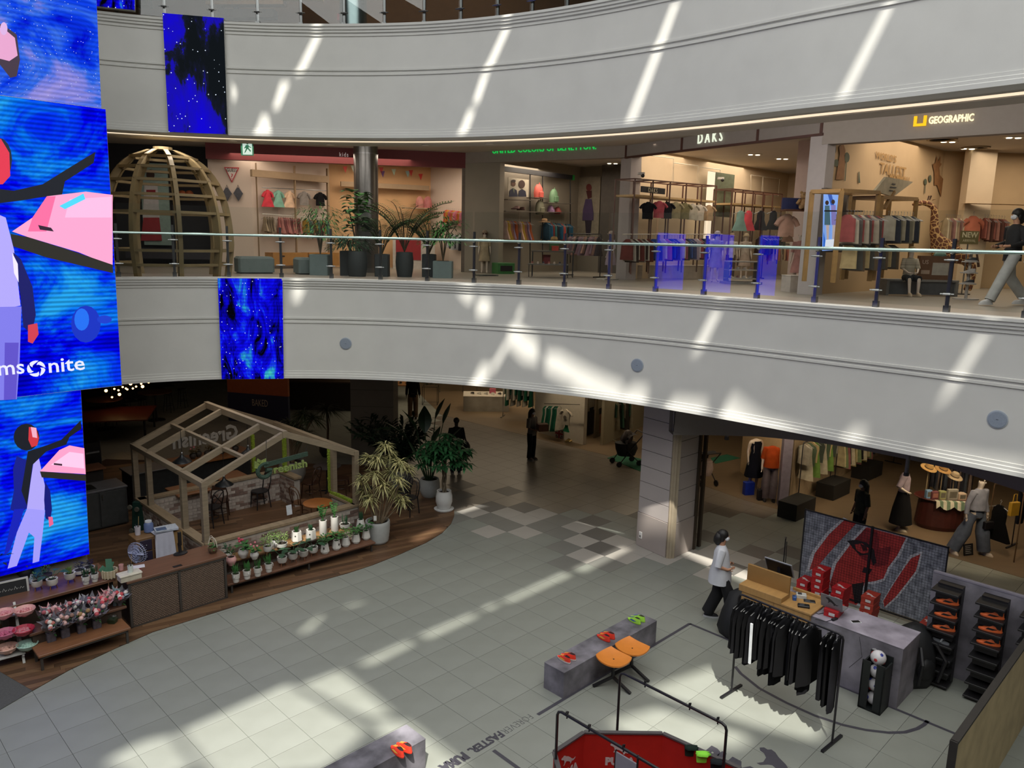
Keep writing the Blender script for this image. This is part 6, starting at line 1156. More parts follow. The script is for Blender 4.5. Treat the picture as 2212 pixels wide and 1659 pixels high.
def shoebox(P,rz,label,m,logo=True):
    o=thing('shoe_box',label,'box',P,rz,'red shoe boxes');q=MB();q.box(-.165,.165,-.105,.105,0,.09);q.build('body',m,o);q=MB();q.bbox(-.17,.17,-.11,.11,.082,.122,.003);q.build('lid',m,o);q=MB();q.box(-.173,-.166,-.06,.03,.03,.075);q.build('label_sticker',mat('#cfc9c8',.6),o)
    if logo:cat_logo(o,V((-.09,.09,.1225)),V((0,-1,0)),V((1,0,0)),.2,mat('#d8c9c6',.5),t=.001)
    return o
for nm,s,t,n,m_,z0 in(('tallest stack by the grid wall edge',13.75,5.44,6,rbm,0),('second stack, behind the silver laptop',13.55,4.98,5,rbm,0),('short stack between the two tall ones',13.3,5.3,2,rbm,0),('shortest pile left of the tall stack',13.9,5.78,3,rbm,0),('narrow stack under the centre pole of the grid wall',13.6,4.46,5,rbm2,0),('front low stack beside the black bag',13.0,3.83,3,rbm2,0),('middle low stack beside the black bag',13.25,3.68,3,rbm2,0),('tall stack touching the black shoe tower',13.3,3.40,5,rbm2,0)):
    for k in range(n):shoebox(ST(s+rv(.012),t+rv(.012),z0+k*.1225),Q45+rv(.06),'red shoe box, %s up, %s'%(ORD[k],nm),m_,k==n-1)
bx=shoebox(at45(stc,.32,1.15,.961),Q45+.1,'red shoe box on the stone counter under the silver laptop',rbm,False);lp=thing('laptop','silver laptop with a dark cat emblem standing on the red box','laptop',at45(stc,.32,1.15,1.085),Q45-pi/2);q=MB();q.bbox(-.17,.17,-.11,.11,0,.012,.004);q.build('keyboard_base',mat('#8d8d92',.4,.4),lp);q=MB();q.T=Matrix.Translation((0,-.11,.012))@Matrix.Rotation(.25,4,'X');q.bbox(-.17,.17,-.006,.006,0,.22,.003);q.build('screen_lid',mat('#7d7d82',.4,.4),lp);cat_logo(lp,V((-.09,-.13,.07)),(1,0,0),V((0,-.25,1)),.2,blk)
o=thing('phone','white phone lying on the stone counter right of the laptop','phone',at45(stc,.3,.8,.961),Q45+.9);q=MB();q.bbox(-.04,.04,-.08,.08,0,.01,.004);q.build('body',mat('#d0d0d4',.3),o);q=MB();q.box(-.033,.033,-.065,.065,.01,.011);q.build('screen',blackg,o)
o=thing('charging_cable','black charging cables curled on the stone counter','cable',at45(stc,.12,1.45,.966));q=MB();q.tube([(0,0,0),(.1,-.1,.0),(.25,-.05,0),(.3,-.25,0),(.12,-.35,0),(-.02,-.28,0)],.005,5);q.build('lead',blk,o);q=MB();q.cbox((.28,-.28,.012),.12,.04,.03,.6);q.build('power_strip',blk,o)
GW=ST(14.3,3.52);gw=thing('grid_wall','black wire grid wall in two panels carrying a large red and grey poster','display wall',ST(14.3,4.8),Q45+pi/2);LW=2.55;q=MB();q.box(-LW/2,LW/2,-.004,.0,.1,1.58)
gstone=mat('#747884',.8,var=.3,scale=9,col2='#9a9da8');q.build('poster_sheet',gstone,gw)
pn=V((-E1.x,-E1.y,0));gx_=-E2
def pst(x,y):p=GP(x,y,ST(14.29,4.8),pn)-ST(14.3,4.8);return(p.dot(E2),p.z)
def pposter(name,polys,y0):
    for i,(c,pts)in enumerate(polys):
        q=MB();a=[pst(*p)for p in pts];q.add([(x,y0+.0007*i,z)for x,z in a],[tuple(range(len(a)))]);q.build(name,c,gw)
pr,prd,pw,pk_=mat('#b43a38',.8,var=.25,scale=6),mat('#84262c',.8,var=.3,scale=6),mat('#c8c8ce',.8,var=.15),mat('#231a20',.8,var=.2)
pposter('poster_print',[(pw,[(1822,1118),(1845,1130),(1800,1170),(1770,1205),(1757,1232),(1740,1236),(1752,1195),(1785,1150)]),(pr,[(1825,1122),(1850,1130),(1822,1160),(1790,1195),(1765,1225),(1748,1232),(1760,1195),(1790,1155)]),
    (pw,[(1868,1135),(1880,1140),(1962,1160),(1945,1200),(1925,1225),(1910,1255),(1890,1262),(1872,1262),(1860,1310),(1830,1330),(1800,1320),(1785,1260),(1800,1215),(1835,1170)]),(pr,[(1872,1139),(1957,1162),(1938,1200),(1918,1226),(1908,1250),(1888,1256),(1868,1258),(1852,1305),(1828,1324),(1806,1312),(1792,1262),(1806,1218),(1840,1172)]),(prd,[(1868,1142),(1895,1150),(1900,1185),(1925,1180),(1918,1220),(1890,1225),(1860,1205),(1838,1178)]),
    (pw,[(1994,1190),(1983,1235),(1962,1262),(1940,1290),(1912,1315),(1905,1300),(1925,1265),(1945,1235),(1965,1200)]),(pr,[(1988,1197),(1978,1234),(1958,1260),(1936,1288),(1910,1312),(1908,1298),(1928,1265),(1948,1234),(1968,1206)]),(pk_,[(1830,1168),(1850,1166),(1872,1172),(1888,1188),(1893,1215),(1886,1222),(1878,1198),(1858,1200),(1842,1184)]),(pr,[(1846,1176),(1862,1174),(1876,1184),(1878,1194),(1862,1196),(1850,1188)]),(mat('#3a1218',.6),[(1858,1174),(1872,1180),(1874,1190),(1864,1190)]),(pk_,[(1866,1225),(1884,1230),(1878,1240),(1862,1236)]),(pk_,[(1840,1262),(1866,1258),(1860,1300),(1846,1304)])],.002)
q=MB()
for i in range(int(LW/.05)+1):x=-LW/2+i*.05;q.beam((x,.02,.08),(x,.02,1.58),.003)
for j in range(30):z=.1+j*.05;q.beam((-LW/2,.024,z),(LW/2,.024,z),.003)
q.build('grid_wires',blk,gw,kind='stuff')
for x in(-LW/2,0,LW/2):q=MB();q.beam((x,.02,0),(x,.02,1.62),.035 if x==0 else .02);q.build('frame_post',blk,gw)
for z in(.08,1.6):q=MB();q.beam((-LW/2,.02,z),(LW/2,.02,z),.02);q.build('frame_rail',blk,gw)
o=thing('light_stand','thin black stand folded beside the grid wall edge','stand',ST(13.9,6.25));q=MB();q.tube([(0,0,0),(0,0,1.05)],.012,7);q.tube([(.05,0,0),(.03,0,.98)],.008,6);q.build('pole',blk,o);q=MB();q.lathe([(.02,1.05),(.025,1.08)],n=10);q.build('cap',steel,o);q=MB();q.beam((-.1,0,.01),(.12,0,.01),.03,.02);q.build('foot',blk,o)
sw=thing('shoe_wall','grey display wall board behind the black shoe towers','display wall',ST(12.9,2.3),Q45+pi/2);q=MB();q.box(-2.4,1.05,-.06,0,0,1.62);q.build('board',conc2,sw);q=MB();q.box(-2.4,1.05,-.065,.005,1.62,1.645);q.build('top_edge',mat('#87828e',.6),sw)
def tower(s,t,h,label,shoes,m_,what,grp):
    o=thing('shoe_tower',label,'shoe rack',ST(s,t),Q45+pi/2);q=MB();q.box(-.17,.17,-.05,.10,0,h);q.build('back_box',blk,o);n=8
    for k in range(n):z=h-.03-k*(h-.1)/(n-1);q=MB();q.bbox(-.19,.19,.08,.36 if k==0 else .34,z-.03,z,.004);q.build('shelf',mat('#1b1a1c',.5),o);q=MB();q.box(-.15,.15,.08,.24,z-.15,z-.03)if k<n else None;q.build('riser',blk,o)
    for k in shoes:
        z=h-.03-k*(h-.1)/(n-1);sneaker(ST(s,t,z+.001)-E1*.22+E2*(-.02),Q45+.25,m_,'%s shoe on the %s tower, %s shelf from the top'%(what,grp,ORD[k]),m_,'shoes on the black towers',1.1,mat('#3a5aa0',.5)if what=='lime green' else blk)
tower(12.70,3.02,1.60,'black stepped shoe tower nearest the red boxes',(1,2,3),oran,'orange','first');tower(12.70,2.42,1.60,'black stepped shoe tower in the middle of the grey wall',(1,2,3),oran,'orange','middle');tower(12.70,1.86,1.60,'black stepped shoe tower at the picture edge',(2,3,4),lime,'lime green','last')
o=thing('shoe','single grey sandal on the first tower, fifth shelf from the top','shoe',ST(12.48,3.02,1.57-4*1.5/7+.001),Q45+pi/2+1.35);q=MB();rings(q,[((0,0,0),.045,.13),((0,0,.025),.045,.13)],16);q.build('sole',mat('#6d7076',.6),o,smooth=.9);q=MB();q.tube([(-.045,.02,.02),(-.03,.03,.06),(.03,.03,.06),(.045,.02,.02)],.015,6);q.build('strap',mat('#8a8d92',.6),o)
bd=thing('ball_dispenser','tall black ball dispenser box with a slot in front of the stone counter','dispenser',ST(11.13,3.46),Q45);q=MB();w=.16
q.box(-w,w,-w,-w+.02,0,.72);q.box(-w,w,w-.02,w,0,.72);q.box(w-.02,w,-w,w,0,.8);q.box(-w,-w+.02,-w,-.042,0,.76);q.box(-w,-w+.02,.042,w,0,.76);q.box(-w,w,-w,w,0,.03);q.build('casing',mat('#15191a',.5),bd)
for i in range(4):
    o=thing('ball',('white ball patterned in red and blue on top of the black dispenser','white ball showing through the dispenser slot, upper','white ball showing through the dispenser slot, middle','white ball showing through the dispenser slot, lowest')[3-i if i<3 else 0],'ball',ST(11.13,3.46,.03+.115+i*.215),i,'footballs in the dispenser');MB().ball((0,0,0),.108 if i==3 else .1,n=18,m=10).build('shell',mat('#c9c6ca',.35,var=.08,scale=8),o,smooth=True)
    q=MB();
    for k in range(7):a=k*2.4;zz=-.75+k*.25;r=math.sqrt(1-zz*zz);c=V((r*cos(a),r*sin(a),zz));x=c.orthogonal().normalized();y=c.cross(x);q.m=k%2;q.add([tuple((c+x*.26*cos(b)+y*.26*sin(b)).normalized()*.1095)for b in[i_*2*pi/5 for i_ in range(5)]]+[tuple(c*.112)],[(5,j,(j+1)%5)for j in range(5)])
    q.build('printed_patches',[mat('#2f3a8c',.4),mat('#b8383c',.4)],o)
def bag(P,label,m,s=1,n='bag'):
    o=thing(n,label,'bag',P,.3);q=MB();rings(q,[((0,0,0),.2,.16),((0,0,.1),.24,.19),((.02,0,.3),.22,.17),((.03,.02,.48),.15,.12),((.03,.02,.54),.06,.05)],14,1,.08);q.build('body',m,o,smooth=1.0);q=MB();q.tube([(-.08,-.16,.42),(-.12,-.24,.3),(-.1,-.2,.08)],.018,6);q.tube([(.1,-.16,.42),(.14,-.24,.3),(.12,-.2,.08)],.018,6);q.build('strap',blk,o);q=MB();q.ball((.0,-.17,.2),.1,(1,.5,1),10,6);q.build('front_pocket',m,o,smooth=True);o.scale=(s,)*3;return o
bag(G(1602,1385)+V((0,.25,0)),'black backpack behind the clothes rack, left of the wooden desk',mat('#16171a',.7,var=.25),1.5,'backpack');bag(ST(12.3,3.35),'large black bag standing between stone counter and shoe tower',mat('#121316',.6,var=.25),1.7)
hairb=mat('#14100f',.55,var=.25,scale=30)
figure('person','person in a white short-sleeved shirt, black trousers and face mask walking past the stone pier','person',G(1547,1341),-pi/2-.25,1.70,dict(hipL=(-.09,.0,.9),knL=(-.11,.0,.5),anL=(-.13,-.16,.10),toL=(-.13,-.03,.03),hipR=(.09,.03,.9),knR=(.09,.2,.52),anR=(.08,.27,.08),toR=(.09,.41,.03),elR=(.23,-.05,1.13),wrR=(.17,.13,1.06),haR=(.13,.19,1.08),elL=(-.23,-.05,1.13),wrL=(-.17,.13,1.06),haL=(-.12,.19,1.08)),top=mat('#c6c8cf',.8,var=.04),bottom=(mat('#0f0f12',.8,var=.2),1.45),shoes=(mat('#1a1a1e',.6),mat('#c4c4c6',.5)),hair=(hairb,.12),mask=True,hem=.76,wide=1.3)
# ================================================================ LEVEL TWO CONTENTS
random.seed(31);Z2=ZF2
def wr(a,b,off=0.0):
    a,b=V((a[0],a[1],0)),V((b[0],b[1],0));d=(b-a).normalized();n=V((d.y,-d.x,0));n=n if n.dot(a)<0 else-n
    f=lambda px,py:GP(px,py,a+n*off,n)
    f.d,f.n,f.a=d,n,math.atan2(d.y,d.x);return f
def wbox(f,x0,y0,x1,y1,dep,name,label,cat,m,part='body',group=None,parent=None):
    "upright box on a wall plane given by two pixel corners, dep deep towards the viewer"
    A,B=f(x0,y0),f(x1,y1);P=A.lerp(B,.5);w=abs((B-A).dot(f.d));h=abs(A.z-B.z)
    if parent is not None:P=P-parent.location
    q=MB();q.T=Matrix.Translation((0,0,0));
    if parent is None:o=thing(name,label,cat,P,f.a,group)
    s=-1 if V((-sin(f.a),cos(f.a),0)).dot(f.n)<0 else 1
    q.box(-w/2,w/2,*(sorted((0,dep*s))),-h/2,h/2)
    if parent is None:q.build(part,m,o);return o
    x=q.build(part,m,parent);x.matrix_local=Matrix.Rotation(-parent.rotation_euler[2],4,'Z')@Matrix.Translation(P)@Matrix.Rotation(f.a,4,'Z');return x
def wflat(f,px,py,kind,c,label,group,s=1,v=0):return hung(f(px,py)-V((0,0,.05)),f.a+pi/2,kind,cloth(c),label,group,True,v,s)
def wrail(f,x0,y0,x1,y1,n,cols,kind,what,group,s=.8):rail_row(f(x0,y0),f(x1,y1),n,cols,kind,what,group,s)
def pole(P,Q,r,m,name,label,cat,group=None):P,Q=V(P),V(Q);o=thing(name,label,cat,P,0,group);MB().tube([(0,0,0),Q-P],r,8).build('rod',m,o);return o
# --- lattice dome
ply=mat('#806d4a',.6,var=.12,scale=3);dz=az_px(367,590);DC=V((sin(rad(dz))*19.4,cos(rad(dz))*19.4,Z2));DH=GH(367,322,DC)-Z2;DR=1.42
dome=thing('lattice_dome','egg-shaped wooden lattice dome on the balcony beside the big screens','pavilion',DC,0);dr=lambda t:DR*(1-(max(0,t)**3.6))**.48*(.93+.07*min(1,t*4));NR=9;ph0=rad(-96)
def dpt(k,t,off=0):a=ph0+2*pi*k/NR;r=dr(t)+off;return V((r*cos(a),r*sin(a),t*DH))
for k in range(NR):
    q=MB();a=ph0+2*pi*k/NR;tn=V((-sin(a),cos(a),0))*.045;ts=[i/22*.985 for i in range(23)];vs=[]
    for t in ts:o_,i_=dpt(k,t),dpt(k,t,-.15 if t<.9 else-.06);vs+=[o_-tn,o_+tn,i_+tn,i_-tn]
    fs=[(4*i+j,4*i+(j+1)%4,4*i+4+(j+1)%4,4*i+4+j)for i in range(22)for j in range(4)]+[(3,2,1,0),(88,89,90,91)];q.add(vs,fs);q.build('rib',ply,dome)
for t in(.10,.21,.50,.63,.74,.84,.925):
    for k in range(NR):
        if t<.3 and k in(4,5):continue
        a,b,c,d_=dpt(k,t),dpt(k+1,t),dpt(k+1,t,-.13),dpt(k,t,-.13);q=MB();h=V((0,0,.028));q.add([p-h for p in(a,b,c,d_)]+[p+h for p in(a,b,c,d_)],[(0,3,2,1),(4,5,6,7),(0,1,5,4),(1,2,6,5),(2,3,7,6),(3,0,4,7)]);q.build('crosspiece',ply,dome)
q=MB();q.lathe([(.2,DH-.03),(.2,DH+.03)],n=12);q.build('crown_disc',ply,dome)
wallq('wall_dark_shop',(-15,22.6),(-8.75,23.6),Z2,9.16,mat('#1d1c20',.8));fd=wr((-15,22.6),(-8.75,23.6),.1)
lb=wbox(fd,302,352,372,530,.06,'poster_panel','tall mint-white sports poster seen through the dome','poster',mat('#94aaa2',.6));fd2=wr((-15,22.6),(-8.75,23.6),.2)
def wpoly(f,o,polys,z0=0.0):
    ms=[];q=MB()
    for i,(c,pts)in enumerate(polys):
        mm=c if not isinstance(c,str)else mat(c,.7,var=.08)
        if mm not in ms:ms.append(mm)
        q.m=ms.index(mm);P=[f(*p)+f.n*(z0+.002*i)-o.location for p in pts];R=Matrix.Rotation(-o.rotation_euler[2],4,'Z');q.add([tuple(R@p)for p in P],[tuple(range(len(P)))])
    return q.build('printed_picture',ms,o)
wpoly(fd2,lb,[('#3a2620',circ(325,378,9,12)),('#c8c4c4',[(312,395),(340,395),(345,470),(308,470)]),('#8c2430',[(316,410),(336,410),(336,416),(316,416)]),('#a03038',[(310,470),(344,470),(350,520),(304,520)])])
sw_=thing('swoosh_mark','small white tick mark on the dark shop wall right of the dome centre','logo',fd(444,392));q=MB();q.plate([(0,0),(.1,-.04),(.34,.16),(.12,.02),(.05,.05),(.04,.12)],(0,0,0),fd.d,UZ,.01);q.build('tick',emis('#e8e8e8',.9),sw_)
for i,(px,py)in enumerate(((394,420),(409,420))):o=thing('basketball','orange basketball on the dark shelf behind the dome, %s'%('left one' if i==0 else 'right one'),'ball',fd2(px,py),0,'basketballs');MB().ball((0,0,0),.12,n=14).build('shell',mat('#8f4a26',.6,var=.1),o,smooth=True);q=MB();q.tube([(.121*cos(a),.121*sin(a),0)for a in[k*pi/10 for k in range(20)]],.004,4,closed=True);q.build('seam',blk,o)
wbox(fd2,372,424,425,428,.2,'wall_shelf','dark shelf carrying two basketballs behind the dome','shelf',blk,'board');wbox(fd2,285,535,480,560,.6,'shop_table','low dark display table inside the dome shop','table',mat('#2b2a33',.6),'body')
figure('mannequin','mannequin in a silver jacket behind the dome ribs','mannequin',G(388,575,Z2)+V((-.4,1.2,0)),pi+.3,1.5,flesh=mat('#3a342f',.6),top=mat('#9a9c9e',.3,.4,var=.15),bottom=(mat('#3a4a58',.8),1.1),headless=False,hem=.78)
# --- poufs and planters
pf=mat('#64706f',.85,var=.08);
def pouf(px0,px1,py,h,label,dep=.7):
    A,B=G(px0,py,Z2),G(px1,py,Z2);o=thing('pouf',label,'seat',(A+B)/2+V((0,dep/2,0)),math.atan2((B-A).y,(B-A).x),'grey balcony poufs');w=(B-A).length;q=MB();q.bbox(-w/2,w/2,-dep/2,dep/2,.03,h,.05);q.build('cushion',pf,o);q=MB();q.box(-w/2+.05,w/2-.05,-dep/2+.05,dep/2-.05,0,.03);q.build('plinth',blk,o)
pouf(500,579,591,.42,'wide grey upholstered pouf right of the dome');pouf(631,676,593,.42,'narrow grey pouf touching the square grey planter')
dkp=mat('#23292b',.6,var=.08);gyp=mat('#5d6b6b',.7,var=.06)
def planter(px,py,w,h,m,label,kind,top_px,taper=False,gm=None):
    P=G(px,py,Z2);o=thing('planter',label,'plant',P,0,'balcony planters');q=MB()
    if taper:q.lathe([(w*.40,0),(w*.47,h*.3),(w*.5,h*.6),(w*.45,h),(w*.4,h),(w*.4,h-.05)],n=20)
    else:q.bbox(-w/2,w/2,-w/2,w/2,0,h,.015)
    q.build('pot',m,o,smooth=.6);q=MB();q.box(-w*.3,w*.3,-w*.3,w*.3,h-.03,h+.004);q.build('soil',soil,o);ht=GH(px,top_px,P)-Z2;q=MB();t=MB()
    if kind=='fine':
        for k in range(6):a=k*1.05;t.tube([(0,0,h),(.1*cos(a),.1*sin(a),h+(ht-h)*.45),(.35*cos(a),.35*sin(a),h+(ht-h)*.75)],[.014,.012,.008],5)
        for k in range(420):a=random.random()*6.28;r=.62*random.random()**.55;q.leaf((r*cos(a),r*sin(a),h+(ht-h)*random.uniform(.45,.98)-r*.35),(cos(a),sin(a),rv(.6)),.13,.04,.4,2)
    elif kind=='fig':
        t.tube([(0,0,h),(.03,0,h+(ht-h)*.5),(0,.02,ht*.9)],.025,6);t.tube([(0,0,h),(-.1,0,h+(ht-h)*.4),(-.2,0,ht*.8)],.018,6)
        for k in range(70):a=random.random()*6.28;zz=random.uniform(.3,.98);q.leaf((.12*cos(a),.12*sin(a),h+(ht-h)*zz),(cos(a),sin(a),.5),.34,.26,.5,4,.15)
    else:
        for k in range(16 if kind=='palm' else 12):
            a=k*2.4;L=(ht-h)*random.uniform(.75,1.15);d=V((cos(a)*.42,sin(a)*.42,1)).normalized();pts=[V((0,0,h))+d*(L*s)-V((0,0,.28*L*s**3))+V((cos(a),sin(a),0))*.25*L*s**3 for s in[i/9 for i in range(10)]];t.tube(pts,.009,4,False)
            for j in range(3,10):
                for sg in(-1,1):
                    for jj in(0,.33,.66):sd=d.cross(V((0,0,1))).normalized()*sg;p=pts[j].lerp(pts[j-1],jj);q.leaf(p,sd+d*.7,.36*(1-abs(j-6)/9),.03,.35,2)
    t.build('stems',mat('#4a4232',.8),o);q.build('foliage',gm or GR[2],o);return o
planter(693,594,.46,.52,gyp,'square grey planter with a fine-leaved small tree','fine',432);planter(757,595,.44,.62,dkp,'dark square planter behind the round dark pot','fine',500,gm=GR[3]);planter(772,597,.52,.62,dkp,'round dark pot with a broad-leaved fig before the metal column','fig',408,True,mat('#4a7a44',.4,var=.3));planter(826,597,.34,.56,dkp,'narrow dark planter with arching palm, right of the column','palm',440,gm=GR[0]);planter(874,598,.46,.62,dkp,'round dark pot with the tallest feather palm','palm',395,True,GR[2]);planter(927,598,.34,.58,dkp,'narrow dark planter with a low fan palm','palm',450,gm=GR[0]);planter(957,600,.48,.42,gyp,'low pale grey planter with an airy shrub','fine',455,gm=GR[2])
# --- kids shop with the red fascia
f1,f2,f3,f4=wr((-8.9,22.9),ka1,.02),wr(ka1,ka2,.25),wr(ka2,ka3,.25),wr(ka3,ka4,.2)
tri=thing('triangle_sign','white triangle sign with red border and black lettering on the kids shop wall','sign',f1(502,372),0)
def tri_pl(name,m,k,z):q=MB();c=f1(501,373)-tri.location;pts=[f1(484,361)-tri.location,f1(517,362)-tri.location,f1(501,395)-tri.location];a=[c+(p-c)*k+f1.n*z for p in pts];b=[p-f1.n*.02 for p in a];q.add([tuple(p)for p in a+b],[(0,1,2),(5,4,3),(0,3,4,1),(1,4,5,2),(2,5,3,0)]);return q.build(name,m,tri)
tri_pl('border',mat('#b02430',.5),1,.03);tri_pl('panel',mat('#d8cfc8',.5),.8,.04);inw=mat('#b02430',.5)
for body,x0,x1,y,h in(('GUESS',490,512,371,8),('?',498,504,387,12)):A,B,C=f1(x0,y)+f1.n*.055,f1(x1,y)+f1.n*.055,f1(x0,y-h);t=text(body,(C.z-A.z)/.7,blk if len(body)>1 else inw,tri,Matrix.Identity(4),ext=.002);w=max(v.co.x for v in t.data.vertices);t.matrix_local=frame3(A-tri.location,f1.d,UZ)@Matrix.Diagonal(((B-A).length/w,1,1,1))
for px,w_ in((491,'nearer the dome'),(515,'nearer the clothes')):P=f1(px,418);o=thing('hanging_bag','dark diamond-shaped bag on the kids shop wall, '+w_,'bag',P,0,'diamond bags');q=MB();q.plate([(0,-.22),(.13,0),(.03,.16),(-.03,.16),(-.13,0)],f1.n*.1,f1.d,UZ,-.1);q.build('body',mat('#3a3a42',.4,var=.3,scale=20),o);q=MB();q.tube([f1.n*.05+UZ*.15-f1.d*.03,f1.n*.05+UZ*.24,f1.n*.05+UZ*.15+f1.d*.03],.01,5);q.build('handle',blk,o)
def kidm(px,py,label,topc,botc=None,dress=None,H=1.15,rz=pi,hat=None,hair=None,off=0,skn=MANQ,**kw):return figure('mannequin',label,'mannequin',G(px,py,Z2)+V((0,off,0)),rz,H,flesh=skn,top=cloth(topc)if topc else None,bottom=(cloth(botc),1.05)if botc else None,dress=(cloth(dress),.5,.24)if dress else None,hat=mat(hat,.8)if hat else None,hair=(mat(hair,.7),.1)if hair else None,kid=True,hem=.8,**kw)
kidm(505,578,'child mannequin in a navy top and dark jeans beside the dome','#2b3450','#1f2838',H=1.25,off=1.0,headless=True);kidm(534,578,'child mannequin in a sage hooded jacket and black shorts','#6d7f68','#1a1a1c',H=1.25,off=1.0,headless=True)
shelfm=mat('#9c8468',.7,var=.05);wallc=mat('#b49c80',.7)
for k,(x0,y0,x1,y1)in enumerate(((540,366,705,395),(735,392,925,412))):wbox((f2,f3)[k],x0,y0,x1,y1,.12,'shelf_beam','wide tan shelf fascia across the kids shop wall, '+('left bay' if k==0 else 'right bay'),'shelf',shelfm,'board')
for k,x in enumerate((555,637,708)):wbox(f2,x-4,352+k*6,x+4,575,.08,'shelf_upright','slim tan upright of the kids shop wall rack, %s from the dome'%ORD[k],'shelf',shelfm,'post')
pole(f2(566,405),f2(705,412),.012,steel,'wall_rail','thin rail with five displayed children garments','rail');pole(f2(566,462),f2(712,472),.012,mat('#c9c4bc',.4),'wall_rail','white rail with a row of pink clothes below','rail')
for px,kd,c,nm in((578,'kiddress','#c8404c','coral red'),(601,'kiddress','#7fae9c','mint green'),(625,'kiddress','#d8b89c','pale peach'),(657,'kid','#8a8480','grey checked'),(692,'kid','#17171a','black')):wflat(f2,px,406+(px-578)*.05,kd,c,'%s child garment shown flat under the tan shelf'%nm,'flat garments in the kids shop',1.05)
wrail(f2,568,463,592,464,4,[('#9c8a72','beige'),('#8a7a66','tan')],'kiddress','the white rail, left part','kids rail clothes',.9);wrail(f2,598,464,650,467,10,[('#a86a66','rose'),('#b88078','pale rose'),('#8c5a58','dusky pink')],'kiddress','the white rail, middle part','kids rail clothes',.95);wrail(f2,655,468,710,472,8,[('#a88a3a','mustard'),('#5a8a86','teal'),('#9a6a5a','rust')],'kid','the white rail, plant end','kids rail clothes',1.0)
for k,(x0,x1)in enumerate(((572,648),(650,715))):o=wbox(f2,x0,545,x1,572,.45,'storage_box','wide honey wooden storage box on the kids shop floor, '+('nearer the dome' if k==0 else 'nearer the planters'),'box',mat('#a8783f',.5,var=.1),'body');wbox(wr(ka1,ka2,.71),(x0+x1)/2-5,552,(x0+x1)/2+5,555,.01,'','','',blk,'handle_slot',parent=o)
for k,(px,py,c)in enumerate(((745,366,'#c04a44'),(762,364,'#b8c0b0'),(823,368,'#b04040'),(826,376,'#5a3a6a'),(850,372,'#a8b8a4'),(880,376,'#8aa4a4'),(887,374,'#b83c38'),(908,382,'#b8302c'))):o=thing('bunting_flag','small coloured bunting flag on the peach wall, %s from the column'%ORD[k],'flag',f3(px,py),0,'bunting flags');q=MB();q.plate([(-.07,.09),(.08,.1),(.02,-.11)],(0,0,0),f3.d,UZ,.008);q.build('cloth',mat(c,.8),o)
for k,(px,py,c)in enumerate(((905,438,'#c08078'),(922,438,'#b87070'))):
    o=thing('backpack','pink child backpack on the peach wall shelf, '+('left' if k==0 else 'right'),'bag',f3(px,py)+f3.n*.1,f3.a,'pink backpacks');q=MB();rings(q,[((0,0,-.2),.14,.08),((0,0,-.05),.15,.09),((0,0,.12),.12,.07),((0,0,.2),.05,.03)],12);q.build('body',mat(c,.6),o,smooth=.9);q=MB();q.tube([(-.08,-.06,.1),(-.12,-.12,0),(-.08,-.08,-.14)],.015,5);q.build('strap',mat(c,.6),o)
wbox(f3,868,448,935,453,.3,'wall_shelf','tan shelf under the pink backpacks','shelf',shelfm,'board')
ctb=thing('shop_counter','white shop counter with a red front behind the palms','counter',G(872,585,Z2)+V((0,1.8,0)),.1);q=MB();q.box(-.6,.75,0,.6,0,1.0);q.build('body',mat('#b8b0a8',.6),ctb);q=MB();q.box(-.5,.3,-.012,0,.28,.95);q.build('red_panel',mat('#8c1c22',.5),ctb)
wrail(f4,962,448,1003,452,9,[('#c05a4a','coral'),('#c88a3a','orange'),('#b86a7a','pink')],'kid','the rail on the far white wall','far kids rail clothes',1.0);wrail(f4,970,500,1003,503,6,[('#b4b4b8','pale grey'),('#26262c','black')],'kid','the low rail by the grey pier','far kids rail clothes',1.1)
# --- grey shop
g0=wr(gb0,gb1,.3)
A,B=g0(1074,363),g0(1238,384);bo_=thing('display_beam','long black beam with green end caps over the grey shop wall','beam',A.lerp(B,.5));q=MB();q.beam(A-bo_.location,B-bo_.location,.12,.14);q.build('bar',blk,bo_);q=MB();e=(B-A)*.03;q.beam(A-bo_.location+e,A-bo_.location+e*2.2,.13,.16);q.beam(B-bo_.location-e,B-bo_.location,.13,.16);q.build('green_cap',mat('#1f8a3a',.5),bo_)
for k,x in enumerate((1085,1145,1172,1232)):pole(g0(x,366+(x-1085)*.12),g0(x,568),.018,blk,'shelf_upright','thin black upright of the grey shop rack, %s from the pier'%ORD[k],'shelf')
for k,(x0,y0,x1)in enumerate(((1088,431,1146),(1146,427,1176),(1176,438,1230),(1084,456,1146),(1146,458,1230))):A,B=g0(x0,y0),g0(x1,y0+(2 if k!=4 else 1));o=thing('glass_shelf','thin grey shelf in the grey shop rack, '+('under the couple poster','under the red backpack','under the green backpack','carrying sandals','carrying the patterned bag')[k],'shelf',A.lerp(B,.5));q=MB();q.beam(A-o.location,B-o.location,.32,.02);q.build('board',mat('#6a645c',.4),o)
po_=wbox(wr(gb0,gb1,.35),1097,383,1140,426,.02,'poster_panel','pale poster of two people in dark jackets above the grey shop shelf','poster',mat('#b4aa98',.6),'sheet');wpoly(wr(gb0,gb1,.38),po_,[('#5a3a28',circ(1109,397,5,6)),('#3a2018',circ(1127,398,7,9)),('#2a1a16',circ(1109,391,5,3)),('#1c2038',[(1099,425),(1101,411),(1108,406),(1116,411),(1118,425)]),('#1c1c34',[(1119,425),(1121,412),(1127,408),(1135,413),(1137,425)]),('#6a7058',[(1107,407),(1111,407),(1110,418)])])
